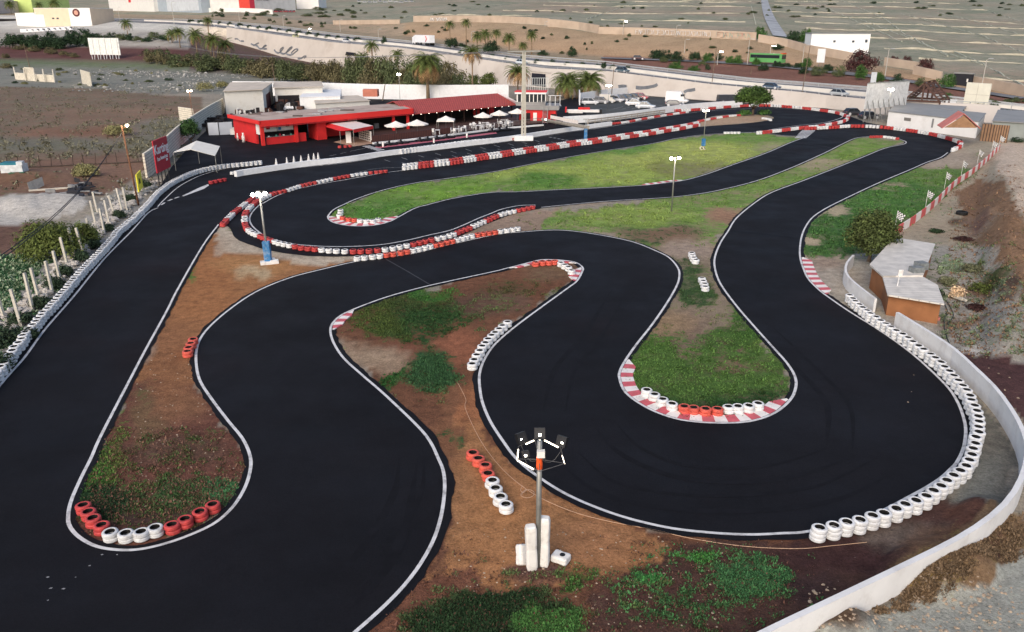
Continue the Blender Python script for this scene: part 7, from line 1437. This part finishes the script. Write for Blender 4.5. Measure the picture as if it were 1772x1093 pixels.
fan('fan palm with a brown skirt right behind the pylon', 896, 165, 127, 20, at(896, 168), 5, .5, nf=80)
fan('left of two bushy date palms before the retaining wall', 981, 168, 143, 24, at(981, 170), 6, .2, tr=.55, nf=100); fan('right of two bushy date palms before the retaining wall', 1019, 166, 141, 24, at(1019, 168), 7, .2, tr=.55, nf=100)
for x, y, c, r_, lab in ((372, 108, 74, 17, 'bushy date palm in the group above the red field'), (342, 96, 64, 15, 'date palm with spreading crown above the red field'), (392, 104, 80, 15, 'rightmost date palm of the group above the red field'), (366, 96, 42, 9, 'slim fan palm rising above the date palms'), (222, 66, 43, 11, 'date palm beside the end of the white vans'), (298, 74, 60, 12, 'date palm above the upper end of the red field'), (312, 82, 58, 12, 'second date palm above the upper end of the red field'), (628, 110, 78, 13, 'date palm rising from the belt before the motorway'), (646, 106, 58, 13, 'fan palm rising above the belt left of the truck'), (672, 120, 92, 12, 'thin palm between the belt and the wall'), (690, 112, 72, 12, 'palm before the motorway below the truck'), (712, 122, 94, 10, 'small palm just right of the belt top')):
    fan(lab, x, y, c, r_, None if x < 400 else at(x, y + 26) * 1.0, int(x), .15)
for x, y, c, r_, lab in ((779, 82, 46, 9, 'left slim fan palm beyond the motorway'), (807, 82, 43, 9, 'right slim fan palm beyond the motorway'), (840, 88, 62, 12, 'palm in the middle of the clump beyond the motorway'), (859, 90, 60, 9, 'slim palm right in the clump beyond the motorway'), (881, 92, 68, 12, 'leaning palm in the clump beyond the motorway'), (920, 94, 64, 10, 'rightmost tall palm beyond the motorway'), (826, 90, 66, 10, 'palm beside the street lamp beyond the motorway'), (905, 94, 80, 9, 'low palm near the right of the clump beyond the motorway'), (70, 26, 10, 7, 'small palm before the pink building at the top left'), (98, 30, 8, 10, 'palm rising above the beige building'), (20, 24, 9, 9, 'small palm at the far top left')):
    fan(lab, x, y, c, r_, None, int(x) + 1, .1)
for x, y, w_, h, lab in ((783, 84, 34, 20, 'dark round bush between the two slim palms and the truck'), (850, 92, 40, 22, 'dark bush under the palm clump'), (800, 84, 22, 10, 'dark low bush right of the truck'), (940, 96, 30, 10, 'dark low bush at the right end of the palm clump'), (990, 98, 24, 18, 'green bush alone right of the palm clump'), (665, 76, 16, 13, 'clipped round dark bush left of the truck'), (1045, 120, 16, 14, 'round dark clipped bush right of the warning sign')): bush_copy(x, y, w_, h, G_DK, lab)
# ------------------------------------------------------------------ ground plants: tufts and leaves where the survey shows green
def plant_mat():
    m, t, b = nt('weed_leaves'); N, L = t.nodes.new, t.links.new; a = N('ShaderNodeAttribute'); a.attribute_name = 'plantcol'; g = N('ShaderNodeNewGeometry')
    r = N('ShaderNodeMapRange'); r.inputs[3].default_value = .5; r.inputs[4].default_value = 1.7; L(g.outputs['Random Per Island'], r.inputs[0]); v = N('ShaderNodeVectorMath'); v.operation = 'SCALE'; L(a.outputs['Color'], v.inputs[0]); L(r.outputs[0], v.inputs['Scale'])
    L(v.outputs[0], b.inputs['Base Color']); b.inputs['Roughness'].default_value = .8; b.inputs['Specular IOR Level'].default_value = .15; return m
PLM = plant_mat()
def scatter(name, label, n, box, mat, sz, seed, thr=.45, clump=.9, hgt=1.0, poly=None):
    cols = []
    rr = random.Random(seed); mb = MB(); k = 0; tries = 0
    while k < n and tries < n * 9:
        tries += 1; px, py = rr.uniform(box[0], box[2]), rr.uniform(box[1], box[3])
        if poly and not inpoly(px, py, poly): continue
        wx = px + 14 * noise2(px, py, .05); wy = py + 9 * noise2(px + 50, py, .05); c, g, gc = groundcol(wx, wy)
        g += .75 * noise2(px, py * 1.6, .045) + .5 * noise2(px, py * 1.6, .16)
        if g < thr + rr.uniform(-.15, .25): continue
        p = at(px, py)
        if on_track(p): continue
        z = GZ(p.x, p.y); k += 1; big_ = .6 + .9 * max(0, noise2(px * 1.3, py * 2, .09) + .35)
        for j in range(3):
            a = rr.uniform(0, 6.28); l = sz * big_ * rr.uniform(.5, 1.4); cols.append((mat or gc) if mat is None or isinstance(mat, Vector) else gc); d = Vector((math.cos(a), math.sin(a), 0)); s_ = Vector((-d.y, d.x, 0)) * l * .3; o = Vector((p.x + rr.uniform(-.12, .12), p.y + rr.uniform(-.12, .12), z + .01)); up = Vector((0, 0, l * rr.uniform(.25, .8) * hgt))
            mb.add([o - s_, o + s_, o + d * l * .6 + up + s_ * .5, o + d * l * .6 + up - s_ * .5], [(0, 1, 2, 3)])
    o = mb.build(name, PLM if mat is None or isinstance(mat, Vector) else mat); at_ = o.data.attributes.new('plantcol', 'FLOAT_COLOR', 'FACE'); at_.data.foreach_set('color', [q for c in cols for q in (*c, 1)])
    o['kind'] = 'stuff'; tag(o, label, 'weeds' if 'weed' in name else 'grass'); print(name, k)
TB = BVHTree.FromPolygons([v.co.copy() for v in track.data.vertices], [tuple(p.vertices) for p in track.data.polygons])
def on_track(p): return TB.ray_cast(Vector((p.x, p.y, 5)), Vector((0, 0, -1)), 20)[0] is not None
for i, (x, y, w_, h, m) in enumerate(((1578, 176, 26, 12, G_DK), (1640, 172, 22, 12, G_BR), (1718, 190, 24, 12, G_DK), (1652, 200, 16, 9, G_DK), (1745, 200, 26, 10, G_DK), (1710, 228, 22, 7, G_BR), (1760, 246, 30, 9, G_DK))):
    bush_copy(x, y, w_, h, m, 'dark green bush squeezed between the sheet roofs and the road on the far right', 'yard_bush', 'bush', 'bushes among the far right roofs')
for i in range(46):
    x, y = rr.uniform(0, 330), rr.uniform(96, 150)
    bush_copy(x, y, rr.uniform(6, 22), rr.uniform(2, 6), (HG, G_DK, LM('leaf_dry', S(128, 124, 84)))[i % 3], 'low scrub bush scattered over the grey waste ground on the left', 'waste_bush', 'bush', 'low scrub on the grey waste ground', p=at(x, y))
scatter('weed_patch', 'dark green weeds and grass at the bottom of the picture', 14000, (640, 950, 1420, 1130), None, .07, 1, .62)
scatter('weed_patch', 'weeds on the tip of the lower left island', 5200, (130, 740, 435, 925), None, .07, 2, .36)
scatter('weed_patch', 'green weeds on the brown island in the middle', 9000, (585, 455, 1000, 700), None, .08, 3, .5)
scatter('weed_patch', 'grass and weeds on the hairpin island', 7500, (1080, 420, 1380, 725), None, .08, 4, .5)
scatter('weed_patch', 'reddish brown weeds between the green ones at the bottom', 3600, (620, 930, 1420, 1120), Vector(S(84, 58, 48)), .065, 5, .1)
scatter('weed_patch', 'dry brown weeds on the lower left island', 3200, (150, 740, 430, 925), Vector(S(104, 76, 62)), .075, 6, .1)
scatter('weed_patch', 'small green plants on the reddish soil at the bottom right', 2500, (1050, 940, 1420, 1080), Vector(S(62, 102, 60)), .07, 9, .34)
scatter('weed_patch', 'dark green plants at the left edge below the big shrub', 5200, (-10, 440, 110, 640), Vector(S(58, 92, 60)), .14, 7, .4)
scatter('weed_patch', 'dry grass clumps on the heap outside the white wall', 7000, (1400, 870, 1772, 1060), Vector(S(104, 86, 66)), .07, 8, .15, poly=[(1535,1045),(1572,1020),(1650,982),(1706,942),(1745,900),(1790,880),(1790,960),(1700,985),(1640,1035),(1560,1060),(1480,1080),(1440,1115),(1400,1115)])
scatter('weed_patch', 'pale dry stems among the green plants at the left edge', 1500, (-10, 440, 110, 640), Vector(S(128, 140, 112)), .2, 17, .4)
scatter('weed_patch', 'reddish dry tufts on the slope right of the hut', 2600, (1640, 300, 1790, 620), Vector(S(120, 94, 72)), .13, 18, -.2)
scatter('weed_patch', 'straggly plants on the bare slope right of the hut', 3000, (1560, 420, 1790, 620), None, .12, 10, .42)
scatter('weed_patch', 'dry tufts spread over the brown field on the left', 5000, (0, 150, 330, 330), Vector(S(112, 108, 88)), .26, 11, .45)
scatter('weed_patch', 'grass blades on the long bright green island', 9000, (570, 230, 1390, 392), None, .11, 12, .7)
scatter('weed_patch', 'grass blades on the grass strip left of the board fence', 6000, (1390, 262, 1700, 450), None, .12, 13, .62)
scatter('weed_patch', 'grass blades on the thin green island', 6000, (860, 240, 1570, 420), None, .1, 14, .66)
